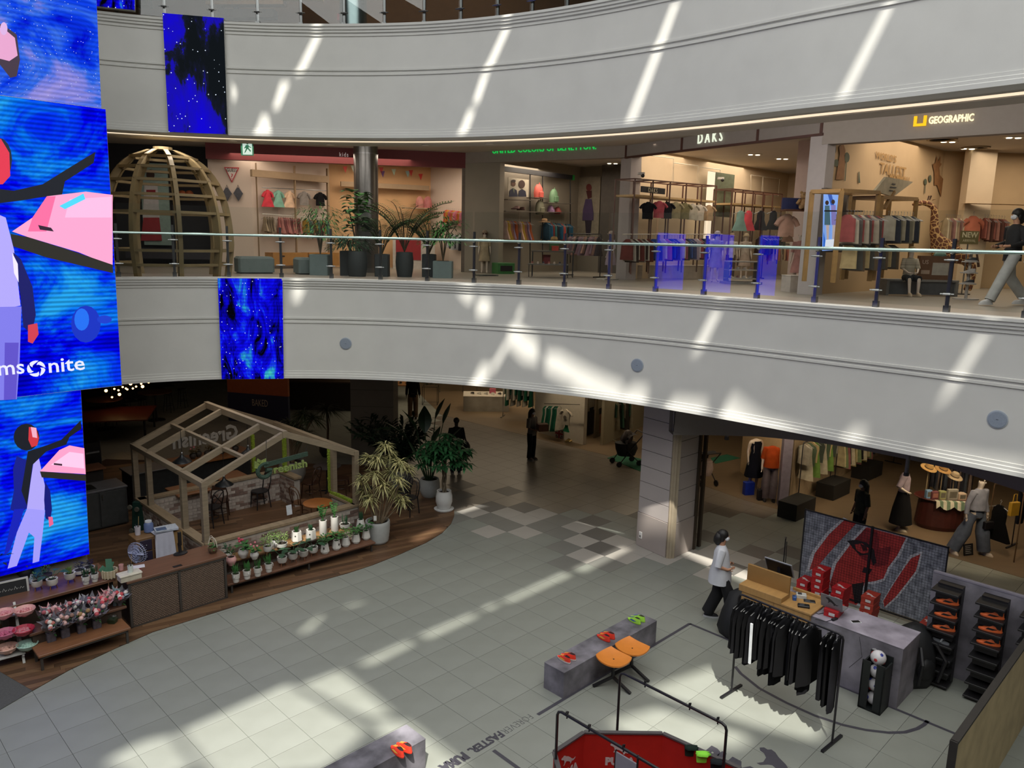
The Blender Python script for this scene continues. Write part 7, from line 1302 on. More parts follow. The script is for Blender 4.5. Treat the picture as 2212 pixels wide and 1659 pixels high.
for k,(px,py,c,nm)in enumerate(((1163,414,'#c0564a','coral'),(1196,424,'#5f8060','green'),(1166,448,'#6d6c58','patterned'),(1189,452,'#8a6a8c','lilac small'),(1204,455,'#8c3a3a','red small'))):
    o=thing('backpack',nm+' bag on the grey shop shelves','bag',g0(px,py),g0.a,'bags on the grey shop shelves');s_k=1 if k<3 else .5;q=MB();rings(q,[((0,0,-.22*s_k),.17*s_k,.1),((0,0,-.05),.19*s_k,.12),((0,0,.12*s_k),.16*s_k,.1),((0,0,.22*s_k),.07*s_k,.05)],12);q.build('body',mat(c,.6,var=.15),o,smooth=.9);q=MB();q.tube([(-.03,-.03,.2*s_k),(0,-.03,.27*s_k),(.03,-.03,.2*s_k)],.012,5);q.build('handle',mat(c,.6),o);q=MB();q.bbox(-.1*s_k,.1*s_k,-.15,-.09,-.17*s_k,.0,.02);q.build('front_pocket',mat(c,.6,var=.15),o)
o=sneaker(g0(1113,452),g0.a+.3,mat('#b08a84',.6),'pale pink sandal on the grey shop shelf',mat('#5a3a34',.6),'sandals on the grey shelf');o=sneaker(g0(1125,454),g0.a+.2,mat('#5a3a30',.6),'brown sandal on the grey shop shelf',mat('#4a302a',.6),'sandals on the grey shelf')
multi=[('#b89a8c','blush'),('#c0a048','yellow'),('#a87c70','salmon'),('#7c6a80','mauve'),('#b0603a','rust'),('#8c7a6a','taupe')]
wrail(g0,1086,470,1146,474,11,multi,'kiddress','the pastel rail in the grey shop','grey shop rail clothes',1.15);wrail(g0,1176,474,1232,478,12,[('#2f4a5c','blue'),('#24506a','deep blue'),('#8a3a34','brick red'),('#3a6a70','teal'),('#26282e','black')],'kid','the blue rail in the grey shop','grey shop rail clothes',1.3)
kidm(1046,590,'girl mannequin in a patterned cream dress and beret beside the grey pier','#a89a80',None,'#9a8c74',H=1.22,hair='#4a2a22',hat='#8c7a66');kidm(1070,586,'child mannequin in an orange jacket and yellow cap on the green crate','#a84a30','#4a5058',H=1.2,hat='#b8a028',off=.8,sleeve=.9)
for(px,py,c,nm)in((1046,596,'#55584f','grey'),(1082,594,'#2f6a34','green')):P=G(px,py,Z2);o=thing('display_crate',nm+' plastic crate under the child mannequins','crate',P+V((.05,.1 if nm=='grey' else .9,0)),.5);q=MB();q.bbox(-.28,.28,-.2,.2,0,.04 if nm=='grey' else .32,.01);q.build('shell',mat(c,.6),o);q=MB();q.box(-.2,.2,-.205,-.2,.012 if nm=='grey' else .08,.03 if nm=='grey' else .24);q.build('grip_slot',blk,o)
tb2=thing('shop_table','dark metal table with shoes, boxes and a straw hat in the grey shop','table',G(1197,600,Z2)+V((0,.5,0)),-.05);q=MB();q.box(-.62,.55,-.3,.35,.68,.72);q.build('upper_top',mat('#4a4238',.5),tb2);q=MB();q.box(-.7,.4,-.42,.25,.33,.36);q.build('lower_top',mat('#5a564e',.5),tb2)
for x,y,z in((-.68,-.4,.34),(.38,-.4,.34),(-.6,.3,.7),(.52,.3,.7),(.52,-.28,.7),(-.6,-.28,.7)):q=MB();q.box(x,x+.02,y,y+.02,0,z);q.build('leg',blk,tb2)
for i in range(6):sneaker(tb2.location+V((-.6+i*.15,-.32,.361)),.1,mat(('#8c4a44','#b8a89a','#3a3c48')[i%3],.6),'small child shoe on the low table step, %s in the row'%ORD[i],mat('#b0a8a0',.6),'child shoes on the grey shop table',.7)
for(x,y,z,sx,sz,c,lab)in((.0,.1,.721,.22,.26,'#2f5a30','green gift box on the grey shop table'),(.02,-.15,.721,.16,.13,'#a83a2a','small red box in front of the green one'),(-.2,.1,.361,.18,.24,'#6a1f22','dark red box under the table top')):o=thing('gift_box',lab,'box',tb2.location+V((x,y,z)),.2);q=MB();q.bbox(-sx/2,sx/2,-sx/2,sx/2,0,sz*.8,.004);q.build('body',mat(c,.6),o);q=MB();q.bbox(-sx/2-.006,sx/2+.006,-sx/2-.006,sx/2+.006,sz*.8,sz,.004);q.build('lid',mat(c,.6),o)
def hat_(P,label,c,grp=None,tilt=0):o=thing('straw_hat',label,'hat',P,0,grp);o.rotation_euler=(tilt,0,.4);q=MB();q.lathe([(.19,0),(.185,.012),(.1,.02)],n=20,caps=False);q.build('brim',mat(c,.8,var=.1),o,smooth=True);q=MB();q.lathe([(.1,.015),(.095,.08),(.07,.115),(.01,.12)],n=20);q.build('crown',mat(c,.8,var=.1),o,smooth=.8);q=MB();q.lathe([(.102,.02),(.1,.045)],n=20,caps=False);q.build('band',mat('#5a4a38',.8),o);return o
hat_(tb2.location+V((0,.1,.985)),'straw hat on the green box in the grey shop','#b0905c');hat_(g0(1165,480)+g0.n*.2,'brown straw hat hanging between the two grey shop rails','#8c6c4c')
gp=wr(gb1,gb2,.05);pp=wbox(gp,1248,384,1293,512,.02,'poster_panel','tall wall panel with a figure in a purple cape and boots','poster',mat('#8c8272',.7),'sheet');wpoly(wr(gb1,gb2,.09),pp,[('#6a2f2c',circ(1272,405,6,8)),('#4a1f20',[(1266,412),(1278,412),(1278,426),(1270,430)]),('#4a3a5c',[(1265,430),(1278,430),(1282,460),(1282,476),(1258,476),(1259,455)]),('#2c2230',[(1264,476),(1278,476),(1275,508),(1266,508)])])
wallq('wall_dark_gap',at_px(1296,470,25.6),at_px(1340,470,25.2),Z2,9.1,mat('#3d3833',.8),.05)
A,B=G(1232,600,Z2)+V((0,1.5,0)),G(1306,604,Z2)+V((0,1.2,0));rack(A,B,Z2+1.2,blk,'black floor rack of pink dresses in the grey shop',z0=Z2);rail_row(A+V((0,0,1.2)),B+V((0,0,1.2)),12,[('#a08088','dusky pink'),('#8c7884','mauve'),('#b08a7c','peach'),('#4a4448','charcoal')],'kiddress','the pink floor rack','pink floor rack clothes',1.0)
kidm(1321,603,'child mannequin in a pale mauve dress and sun hat by the beige shop pier','#a49aa4',None,'#9a8c98',H=1.25,hair='#4a3a34',hat='#a89a90',rz=pi/2+.3,off=.4)
o=thing('display_box','white display box with dark slots under the mauve dressed mannequin','plinth',G(1313,604,Z2)+V((0,.0,0)),.4);q=MB();q.bbox(-.25,.25,-.2,.2,0,.03,.008);q.build('body',mat('#a8a49c',.6),o);q=MB();q.box(-.2,.2,-.21,-.2,.01,.02);q.build('slot',blk,o)
# --- beige shop
c_w=wr(bc0,bc1,.4);cf=wr(bc0,bc1,1.0);frm=mat('#4f2f22',.5,var=.1)
def frame_rack(x0,x1,yt0,yt1,yb0,yb1,nn,label,sy0,sy1):
    A,B,C_,D_=cf(x0,yt0),cf(x1,yt1),cf(x0,yb0),cf(x1,yb1);o=thing('frame_rack',label,'rack',C_);L0=o.location;bk=-cf.n*.6
    for i in range(nn+1):
        t=i/nn;a,b=A.lerp(B,t)-L0,C_.lerp(D_,t)-L0;b=V((a.x,a.y,b.z))
        for k,s in enumerate((V((0,0,0)),bk)):q=MB();q.beam(a+s,b+s,.035);q.build('upright',frm,o)
        q=MB();q.beam(a,a+bk,.03);q.build('cross_bar',frm,o)
    for s in(V((0,0,0)),bk):q=MB();q.beam(A-L0+s,B-L0+s,.03);q.build('top_bar',frm,o)
    S0,S1=cf(x0,sy0)-L0,cf(x1,sy1)-L0;q=MB();q.beam(S0+bk*.5,S1+bk*.5,.6,.05);q.build('shelf',mat('#b09468',.6),o);return o
frame_rack(1372,1548,386,402,592,586,5,'brown metal frame rack along the beige shop wall, nearer bay',422,436);frame_rack(1582,1690,408,420,575,570,5,'brown metal frame rack deeper in the beige shop',440,448)
ds=wbox(wr(bc0,bc1,1.1),1384,402,1433,420,.05,'shop_board','black board with cream letters on the nearer frame rack','sign',blk,'board');A,B,C_=[wr(bc0,bc1,1.17)(*p)for p in((1400,415),(1420,415),(1400,405))];t=text('DAKS',(C_.z-A.z)/.7,mat('#c9bda0',.6),ds,Matrix.Identity(4),ext=.002,spacing=1.2);w=max(v.co.x for v in t.data.vertices);t.matrix_local=Matrix.Rotation(-c_w.a,4,'Z')@frame3(A-ds.location,cf.d,UZ)@Matrix.Diagonal(((B-A).length/w,1,1,1))
for px,py,c,nm in((1401,436,'#17171c','black polo'),(1425,434,'#a8505a','pink and navy polo'),(1442,436,'#1c1c22','navy polo'),(1461,436,'#8c8468','khaki jacket'),(1480,438,'#6d684c','olive jacket'),(1497,440,'#a8a294','cream cardigan'),(1512,442,'#b4aca0','white sweatshirt'),(1532,443,'#9c8468','beige sweater')):
    g=hung(cf(px,py),c_w.a+pi/2-.5,'shirt',cloth(c),nm+' hung facing out on the nearer brown frame rack','facing clothes on the frame rack',True,0,.82)
    if 'sweatshirt' in nm:q=MB();q.box(.03,.04,-.05,.02,-.3,-.22);q.build('chest_pocket',blk,g)
wrail(cf,1352,508,1402,508,9,[('#5a2f2a','maroon'),('#8c8478','grey'),('#3a302c','dark brown'),('#b0a898','cream')],'kid','the lower rail near the beige pier','beige shop rail clothes',1.3);wrail(cf,1405,508,1545,508,22,[('#2f4a8c','reflection-tinted blue'),('#3a3f6a','navy'),('#a898a8','lilac'),('#b8b0b4','white'),('#94505c','raspberry'),('#2c2e3c','dark')],'kid','the long lower rail in the beige shop','beige shop rail clothes',1.3)  # long rail: blue glass reflection put into the cloth colours
pole(cf(1345,506),cf(1560,506),.014,mat('#b8b0a4',.4),'wall_rail','long pale rail low along the beige shop','rail')
for k,(x0,x1)in enumerate(((1342,1383),(1390,1446),(1448,1500),(1502,1545))):P,Q=G(x0,602,Z2),G(x1,602,Z2);o=thing('white_plinth','white display plinth under the lower rail, %s from the beige pier'%ORD[k],'plinth',(P+Q)/2,0,'white plinths in the beige shop');w=(Q-P).length;q=MB();q.bbox(-w/2,w/2,0,.5,0,.36,.006);q.build('body',mat('#b8aea0',.6),o);q=MB();q.bbox(-w/2-.005,w/2+.005,-.005,.505,.36,.38,.004);q.build('top',mat('#c4bcb0',.6),o)
st_=thing('shoe_stand','grey stand with two shelves of small shoes in the beige shop','stand',G(1605,614,Z2),.05);q=MB();q.box(-.45,.5,0,.5,0,.06);q.box(-.38,.42,.05,.45,.55,.58);q.build('body',mat('#8c8a86',.5),st_);q=MB()
for z in(.12,.34):q.box(-.38,.38,.02,.42,z,z+.03)
q.build('shelves',mat('#b4b0a8',.5),st_);q=MB();q.box(-.38,-.36,.05,.45,.06,.55);q.box(.4,.42,.05,.45,.06,.55);q.build('side_panels',mat('#55585c',.5),st_)
for i in range(8):sneaker(st_.location+V((-.3+.17*(i%4),.12,.151+.22*(i//4))),0.2,mat(('#b0a49c','#8c5a5c','#c4c0bc')[i%3],.6),'small shoe on the %s shelf of the grey stand, %s along'%(('lower','upper')[i//4],ORD[i%4]),mat('#a8a29a',.6),'child shoes on the grey stand',.62)
for k,(px,py,tc,bc,dc,ht,lab,off)in enumerate(((1600,606,'#b4b0a8','#4a3a38',None,'#8c7a6a','child mannequin in a white shirt and checked skirt in the beige shop',1.2),(1627,606,'#a89c90',None,'#9c8c80','#9a8a70','child mannequin in a cream dress and straw hat in the beige shop',1.0),(1555,612,'#8c86a8',None,'#8a80a4','#a8a0b0','child mannequin in a lilac dress and cap behind the glass',.6))):kidm(px,py,lab,tc,bc,dc,H=1.3,hat=ht,hair='#3a2a24' if k==2 else None,off=off)
fb=wr(bc1,bc2,1.2);cg=wr(bc0,bc1,1.6)
for px,c,nm in((1601,'#6d8a84','pale teal'),(1618,'#b8404c','bright pink'),(1645,'#2a282c','black skirted'),(1672,'#232226','dark')):hung(cg(px,455),c_w.a+1.0,'kiddress',cloth(c),nm+' dress hung on the deeper brown frame rack','dresses on the deeper rack',False,0,1.2)
wrail(cg,1640,505,1690,505,9,[('#3a2a22','dark brown'),('#2a2a26','black'),('#4a4a36','olive')],'kid','the dark rail at the back of the beige shop','dark rail clothes',1.2)
A,B=G(1672,606,Z2)+V((0,1.2,0)),G(1722,606,Z2)+V((0,.8,0));rack(A,B,Z2+1.05,blk,'black rack of striped clothes beside the tan shop pier',z0=Z2);rail_row(A+V((0,0,1.05)),B+V((0,0,1.05)),8,[('#b0906c','striped beige'),('#a8604c','rust'),('#c0b098','cream')],'kid','the black rack beside the tan shop pier','striped clothes',1.0)
o=hung(at_px(1702,460,17.2)+V((0,0,GH(1702,462,at_px(1702,460,17.2)))),.2+pi/2,'kid',cloth('#b8907e'),'pale pink blouse hung flat before the pink pier','pink outfits',True,0,1.25);o=hung(at_px(1704,490,17.2)+V((0,0,GH(1704,487,at_px(1704,490,17.2)))),.2+pi/2,'kiddress',cloth('#7c5a44'),'brown patterned skirt below the pale pink blouse','pink outfits',False,0,.75)
kidm(1735,628,'child mannequin in a pink dress with a black bag beside the tan shop pier','#b08078',None,'#a87870',H=1.3,off=.4,rz=pi-.5);o=thing('white_plinth','white square plinth standing before the tan shop pier','plinth',G(1722,630,Z2)+V((-.1,.0,0)),.3);q=MB();q.bbox(-.2,.2,-.16,.16,0,.34,.006);q.build('body',mat('#b4aca4',.6),o);q=MB();q.bbox(-.205,.205,-.165,.165,.34,.36,.004);q.build('top',mat('#c0b8b0',.6),o)
sh_=thing('wall_shelf','brown shelf with a teddy bear before the pink pier','shelf',at_px(1722,455,17.0)+V((0,0,GH(1722,453,at_px(1722,455,17.0)))),.1);q=MB();q.box(-.32,.3,-.15,.15,-.03,0);q.build('board',mat('#5a3826',.6),sh_);q=MB();q.box(-.3,.28,.1,.14,0,.25);q.build('navy_box',mat('#28305a',.6),sh_)
tb3=thing('teddy_bear','beige teddy bear sitting on the brown shelf','toy',sh_.location+V((.1,-.05,0)),0);bm_=mat('#a08058',.95,var=.2,scale=30);q=MB();q.ball((0,0,.12),.1,(1,.9,1.2),12,7);q.build('body',bm_,tb3,smooth=True);q=MB();q.ball((0,-.01,.29),.08,n=12);q.ball((-.06,0,.36),.03);q.ball((.06,0,.36),.03);q.ball((0,-.08,.27),.035);q.build('head',bm_,tb3,smooth=True)
for s in(-1,1):q=MB();q.tube([(.08*s,-.02,.2),(.15*s,-.06,.12)],[.04,.035],8);q.build('arm',bm_,tb3,smooth=True);q=MB();q.tube([(.06*s,-.04,.05),(.1*s,-.15,.05)],[.045,.045],8);q.build('leg',bm_,tb3,smooth=True)
q=MB();q.ball((-.03,-.075,.31),.01);q.ball((.03,-.075,.31),.01);q.ball((0,-.115,.28),.012);q.build('eyes_and_nose',blk,tb3)
o=wbox(wr(bc0,bc1,.3),1533,370,1578,470,.04,'mirror_panel','tall green-grey mirror panel with a bright edge in the beige shop','mirror',mat('#7c8470',.15,.3),'glass');wbox(wr(bc0,bc1,.36),1529,370,1533,520,.04,'','','',emis('#ffe8c8',.9),'light_edge',parent=o)
for k,(x0,x1,y0,y1)in enumerate(((1385,1455,334,392),(1455,1508,352,398),(1510,1556,361,405),(1622,1648,378,420),(1648,1684,382,420))):
    A,B,C_=[wr(bc0,bc1,.15)(*p)for p in((x0,y0),(x1,y0+(x1-x0)*.12),(x0,y1))];o=thing('wall_frame','thin white wall frame high in the beige shop, %s from the pier'%ORD[k],'frame',A,0,'white wall frames');q=MB();D_=V((B.x,B.y,C_.z));q.tube([(0,0,0),B-A,D_-A,C_-A],.015,5,closed=True);q.build('bar',mat('#c4baa8',.6),o)
# --- tan shop
dw=wr(td0,td1,.02);mur=thing('wall_mural','painted giraffe, trees and letters on the tan shop wall','mural',dw(1910,380),0);br1,gr1=mat('#8a6038',.8,var=.15),mat('#4d5440',.8,var=.1)
mp=[(br1,[(1818,312),(1822,312),(1826,324),(1822,388),(1805,388),(1814,330),(1812,318)]),(gr1,circ(1799,322,7,14)),(gr1,circ(1806,352,5,8)),(gr1,circ(1829,340,6,11)),(gr1,[(1793,334),(1795,334),(1793,386),(1791,386)]),(gr1,[(1827,350),(1829,350),(1826,391),(1824,391)]),(gr1,[(1854,372),(1856,370),(1858,395),(1854,395)]),(gr1,circ(1999,393,3,7)),(gr1,circ(2009,386,3,8)),(gr1,[(1998,398),(1999.5,398),(1998,418),(1996.5,418)]),
    (br1,[(2014,355),(2020,352),(2024,335),(2026,350),(2032,336),(2031,352),(2034,354),(2029,362),(2030,378),(2042,392),(2042,425),(2032,425),(2024,400),(2018,400),(2018,372)])]
q=MB();ms=[br1,gr1]
for i,(c,pts)in enumerate(mp):q.m=ms.index(c);q.add([tuple(dw(*p)+dw.n*.004-mur.location)for p in pts],[tuple(range(len(pts)))])
q.build('painted_shapes',ms,mur);tn=mat('#a07c48',.8)
for body,x0,x1,y,h in(("WORLD'S",1891,1936,342,15),('TALLEST',1899,1956,374,24),('MAMMAL!',1920,1964,387,12)):A,B,C_=dw(x0,y),dw(x1,y+1),dw(x0,y-h);t=text(body,(C_.z-A.z)/.7,tn,mur,Matrix.Identity(4),ext=.002,bold=.004);w=max(v.co.x for v in t.data.vertices);t.matrix_local=frame3(A+dw.n*.006-mur.location,dw.d,UZ)@Matrix.Diagonal(((B-A).length/w,1,1,1))
fl=wr(td0,td1,.5);lbx=wbox(wr(td0,td1,.25),1775,406,1814,545,.1,'lightbox','glowing blue lightbox poster of two children on the tan shop wall','poster',mat('#4a4038',.6),'frame');wpoly(wr(td0,td1,.36),lbx,[(emis('#7fa8f0',.9),[(1779,411),(1812,413),(1808,540),(1776,542)]),(emis('#2c5ab8',.8),[(1788,420),(1796,418),(1808,470),(1804,478)]),(emis('#3a2c28',.7),circ(1786,438,4,5)),(emis('#3a2c28',.7),circ(1799,436,4,5)),(emis('#4a6a78',.8),[(1781,444),(1791,444),(1793,486),(1780,486)]),(emis('#8a80c0',.8),[(1794,443),(1804,443),(1806,486),(1795,486)]),(emis('#c8b4b0',.8),[(1783,486),(1790,486),(1789,520),(1785,520)]),(emis('#c8b4b0',.8),[(1797,486),(1804,486),(1800,518),(1796,518)]),(emis('#e8ecf8',.9),[(1782,518),(1806,516),(1807,534),(1780,536)]),(emis('#2c6ad0',.9),[(1777,500),(1781,520),(1779,540),(1776,540)])])
wof=mat('#8c6c3e',.6,var=.12);tf=wr(td0,td1,1.1)
def tan_frame(x0,x1,yt,yb,label):
    A,B,C_=tf(x0,yt),tf(x1,yt+4),tf(x0,yb);o=thing('frame_rack',label,'rack',V((A.x,A.y,C_.z)));L0=o.location;bk=-tf.n*.55
    for p in(A,B):
        for s in(V(),bk):q=MB();q.beam(p-L0+s,V((p.x,p.y,C_.z))-L0+s,.07);q.build('upright',wof,o)
        q=MB();q.beam(p-L0,p-L0+bk,.07);q.build('cross_bar',wof,o)
    for s in(V(),bk):q=MB();q.beam(A-L0+s,B-L0+s,.07);q.build('top_bar',wof,o)
    q=MB();q.beam(A-L0+bk*.5-V((0,0,.35)),B-L0+bk*.5-V((0,0,.35)),.025);q.build('hang_rail',blk,o);return o
tan_frame(1818,1898,412,610,'square wooden frame rack beside the blue lightbox');tan_frame(1905,1980,426,605,'square wooden frame rack nearer the giraffe')
wrail(tf,1826,452,1898,456,10,[('#8c4a48','dark rose'),('#a89c8c','cream'),('#5a5450','striped grey')],'kid','the wooden rack beside the lightbox','tan shop clothes',1.25);wrail(tf,1915,455,1978,458,9,[('#b0a894','ivory'),('#3a3e48','slate'),('#8a8472','khaki')],'kid','the wooden rack nearer the giraffe','tan shop clothes',1.25);wrail(tf,1830,520,1935,520,12,[('#a8946c','striped yellow'),('#4a4844','charcoal'),('#6a5a48','brown')],'kid','the low rail behind the seated mannequin','tan shop clothes',1.1)
tb4=thing('tilted_board','tilted cream board with dark lettering on a wooden arm','board',tf(1930,402));q=MB();pts=[tf(*p)-tb4.location for p in((1890,413),(1915,382),(1973,393),(1930,425))];q.add([tuple(p)for p in pts]+[tuple(p-tf.n*.05)for p in pts],[(0,1,2,3),(7,6,5,4),(0,4,5,1),(1,5,6,2),(2,6,7,3),(3,7,4,0)]);q.build('panel',mat('#b0a488',.7),tb4);q=MB();q.beam(pts[3]+V((0,0,.1)),tf(1910,450)-tb4.location,.06);q.build('arm',wof,tb4);q=MB()
for x,y,w in((1926,396,8),(1922,403,14),(1920,410,9)):a=[tf(*p)-tb4.location+tf.n*.012 for p in((x,y),(x+w,y+1.5),(x+w-2,y+4),(x-2,y+2.5))];q.add([tuple(p)for p in a],[(0,1,2,3)])
q.build('dark_print',blk,tb4)
gm_=bpy.data.materials.new('giraffe_coat');gm_.use_nodes=True;N=gm_.node_tree.nodes;L=gm_.node_tree.links;vo=N.new('ShaderNodeTexVoronoi');vo.feature='DISTANCE_TO_EDGE';vo.inputs['Scale'].default_value=9;tc=N.new('ShaderNodeTexCoord');L.new(tc.outputs['Object'],vo.inputs['Vector']);rp=N.new('ShaderNodeValToRGB');rp.color_ramp.interpolation='CONSTANT';rp.color_ramp.elements[0].color=(*lin('#b89460'),1);rp.color_ramp.elements[1].position=.07;rp.color_ramp.elements[1].color=(*lin('#5a3018'),1);L.new(vo.outputs['Distance'],rp.inputs[0]);L.new(rp.outputs[0],N['Principled BSDF'].inputs['Base Color']);N['Principled BSDF'].inputs['Roughness'].default_value=.8
GL_=V((GP(2012,600,V((0,18.4,0)),V((0,1,0))).x,18.4,Z2));gf=thing('giraffe_statue','life-like brown patched giraffe figure in the tan shop','statue',GL_);hz=GH(1990,436,GL_)-Z2;hx=GP(1988,436,GL_,V((0,1,0))).x-GL_.x
J=dict(sh=((.1,0,.95),.2),n1=((-.02,0,1.25),.14),n2=((-.09,0,1.6),.10),n3=((-.12,0,hz-.14),.075),hd=((hx*.75,0,hz-.02),.07),mz=((hx*1.4,0,hz-.08),.042),bd=((.5,0,.9),.23),rp=((.85,0,.85),.19));Ed=[('sh','n1'),('n1','n2'),('n2','n3'),('n3','hd'),('hd','mz'),('sh','bd'),('bd','rp')]
for s in(-1,1):
    J.update({'fu%d'%s:((.08,.1*s,.75),.085),'fk%d'%s:((.07,.1*s,.40),.05),'ff%d'%s:((.08,.1*s,.03),.04),'hu%d'%s:((.86,.1*s,.68),.09),'hk%d'%s:((.94,.1*s,.36),.045),'hf%d'%s:((.88,.1*s,.03),.04)});Ed+=[('sh','fu%d'%s),('fu%d'%s,'fk%d'%s),('fk%d'%s,'ff%d'%s),('rp','hu%d'%s),('hu%d'%s,'hk%d'%s),('hk%d'%s,'hf%d'%s)]
skin('body',J,Ed,gm_,gf)
for s in(-1,1):q=MB();q.tube([(hx*.6,.04*s,hz+.03),(hx*.55,.05*s,hz+.13)],[.012,.018],6);q.build('horn',mat('#3a2418',.8),gf);q=MB();q.leaf((hx*.5,.06*s,hz+.02),(.3,s,.3),.12,.06,.1,2);q.build('ear',mat('#8a6440',.8),gf)
q=MB();q.tube([(1.0,0,.9),(1.08,0,.6)],[.02,.03],6);q.build('tail',mat('#3a2418',.8),gf)
bn2=thing('display_bench','low grey bench carrying the seated child mannequin','bench',G(1995,640,Z2)+V((0,.1,0)),.06);q=MB();q.box(-.78,.8,0,.38,.30,.34);q.build('seat',mat('#7c7c7a',.6),bn2)
for x in(-.78,.74):q=MB();q.box(x,x+.06,0,.38,0,.3);q.build('leg',mat('#7c7c7a',.6),bn2)
q=MB();q.box(-.7,.74,.05,.08,.02,.3);q.build('panel',mat('#55585c',.6),bn2)
sit=dict(pelvis=(0,0,.52),spine=(0,0,.72),chest=(0,.02,.95),neck=(0,.03,1.09),hb=(0,.045,1.17),hd=(0,.05,1.27),hipL=(-.09,.02,.49),hipR=(.09,.02,.49),knL=(-.14,.42,.5),knR=(.12,.42,.5),anL=(-.13,.46,.10),anR=(.1,.46,.10),toL=(-.15,.6,.04),toR=(.1,.6,.04),shL=(-.16,.01,1.02),shR=(.16,.01,1.02),elL=(-.22,.08,.78),elR=(.22,.08,.78),wrL=(-.12,.3,.66),wrR=(.12,.3,.66),haL=(-.06,.36,.66),haR=(.06,.36,.66))
strp=mat('#b0a898',.8,var=.0);figure('mannequin','seated child mannequin in a striped shirt, shorts and beige cap on the grey bench','mannequin',bn2.location+V((-.33,-.02,0)),pi-.1,1.25,sit,MANQ,top=mat('#a39c8c',.8,var=.5,scale=22,stretch=(0,0,1)),bottom=(cloth('#2f3236'),1.1,1),shoes=(mat('#a89880',.7),mat('#b4a894',.7)),hat=mat('#a08860',.8),hem=.5,kid=True)
o=thing('carton_display','brown carton with printed sheets on the grey bench beside the boy','box',bn2.location+V((.28,.12,.341)),0);q=MB();q.box(-.32,.34,0,.14,0,.5);q.build('body',mat('#6a4c38',.8),o);q=MB();q.box(-.05,.3,-.006,0,.1,.36);q.build('white_sheet',mat('#a8a49c',.7),o);t=text('US',.12,mat('#b8a898',.7),o,frame3((-.28,-.004,.33),(1,0,0),UZ),ext=.002);q=MB();q.box(-.28,-.1,-.005,0,.12,.2);q.build('print_block',mat('#a89484',.7),o);q=MB();q.ball((.12,.07,.52),.1,(1.4,.8,.7));q.build('blue_cap',mat('#5a7a70',.8),o)
ko=thing('yellow_kiosk','yellow information stand with a white printed sheet behind the bench','stand',G(2068,622,Z2)+V((0,.9,0)),.1);q=MB();q.box(-.42,.42,0,.35,.0,1.15);q.build('body',mat('#a8701c',.6),ko);q=MB();q.box(-.36,.08,-.012,0,.3,1.0);q.build('white_sheet',mat('#a8b0c4',.6),ko);q=MB()
for k in range(5):q.box(-.3,-.05+.02*(k%2),-.016,-.012,.4+k*.11,.43+k*.11)
q.build('print_lines',mat('#4a68a8',.6),ko)
na=thing('promo_sign','gold sign reading new arrival on a thin stand','sign',G(2112,640,Z2)+V((0,.6,0)),.1);h=GH(2112,515,na.location)-Z2;q=MB();q.box(-.22,.22,-.01,.01,h-.13,h+.16);q.build('panel',mat('#6d6440',.6),na);q=MB();q.tube([(0,.02,0),(0,.02,h)],.015,6);q.build('pole',steel,na);q=MB();q.lathe([(.16,0),(.16,.02)],n=16);q.build('base',blk,na);text('NEW',.16,mat('#c8c0a0',.6),na,frame3((0,-.013,h+.02),(1,0,0),UZ),ext=.001,align='CENTER',bold=.004);text('ARRIVAL',.08,mat('#c8c0a0',.6),na,frame3((0,-.013,h-.08),(1,0,0),UZ),ext=.001,align='CENTER')
sp2=thing('shoe_tree','white shoe display tree with round shelves in the tan shop','stand',G(2098,648,Z2)+V((0,.2,0)));q=MB();q.tube([(0,0,0),(0,0,.95)],.03,8);q.build('pole',mat('#a8a4a0',.5),sp2);q=MB();q.lathe([(.24,0),(.24,.02)],n=18);q.build('base',mat('#a8a4a0',.5),sp2)
for k,z in enumerate((.3,.52,.74,.9)):q=MB();q.lathe([(.16,z),(.16,z+.02)],n=18);q.build('round_shelf',mat('#b4b0ac',.5),sp2);sneaker(sp2.location+V((0,-.02,z+.021)),1.2,mat(('#2a2a30','#b8b4b0','#3a3c40','#c0bcb8')[k],.6),'small shoe on the white display tree, %s shelf from below'%ORD[k],mat('#c4c0bc',.6),'shoes on the display tree',.8)
for px,py,c,nm,P_ in((1802,530,'#b0705c','coral tee on a stand near the lightbox',G(1800,625,Z2)),(1826,532,'#6a746c','grey-green tee hung behind the coral one',G(1822,622,Z2)+V((0,.3,0)))):hung(V((P_.x,P_.y,GH(px,py,P_))),pi/2+.1,'shirt',cloth(c),nm,'tees near the lightbox',True,0,1.0)
pole(G(1802,630,Z2),G(1802,630,Z2)+V((0,0,1.15)),.014,steel,'garment_stand','thin stand holding the coral tee','stand')
tw2=wr(td1,(19.5,21.2),.6);wrail(tw2,2042,462,2078,464,7,[('#b0a48c','ivory'),('#a08c74','tan'),('#8c6a64','dusky')],'kid','the rail on the far tan wall','far tan rail clothes',1.3);wrail(tw2,2124,462,2175,466,8,[('#7c4a40','brick'),('#94685c','clay'),('#5a3c34','brown')],'kid','the rail at the picture edge','far tan rail clothes',1.3);wflat(tw2,2104,462,'kid','#a8624c','coral jersey with white print on the far tan wall','flat garments in the tan shop',1.6);wbox(tw2,2075,440,2212,444,.3,'wall_shelf','long wooden shelf along the far tan wall','shelf',wof,'board')
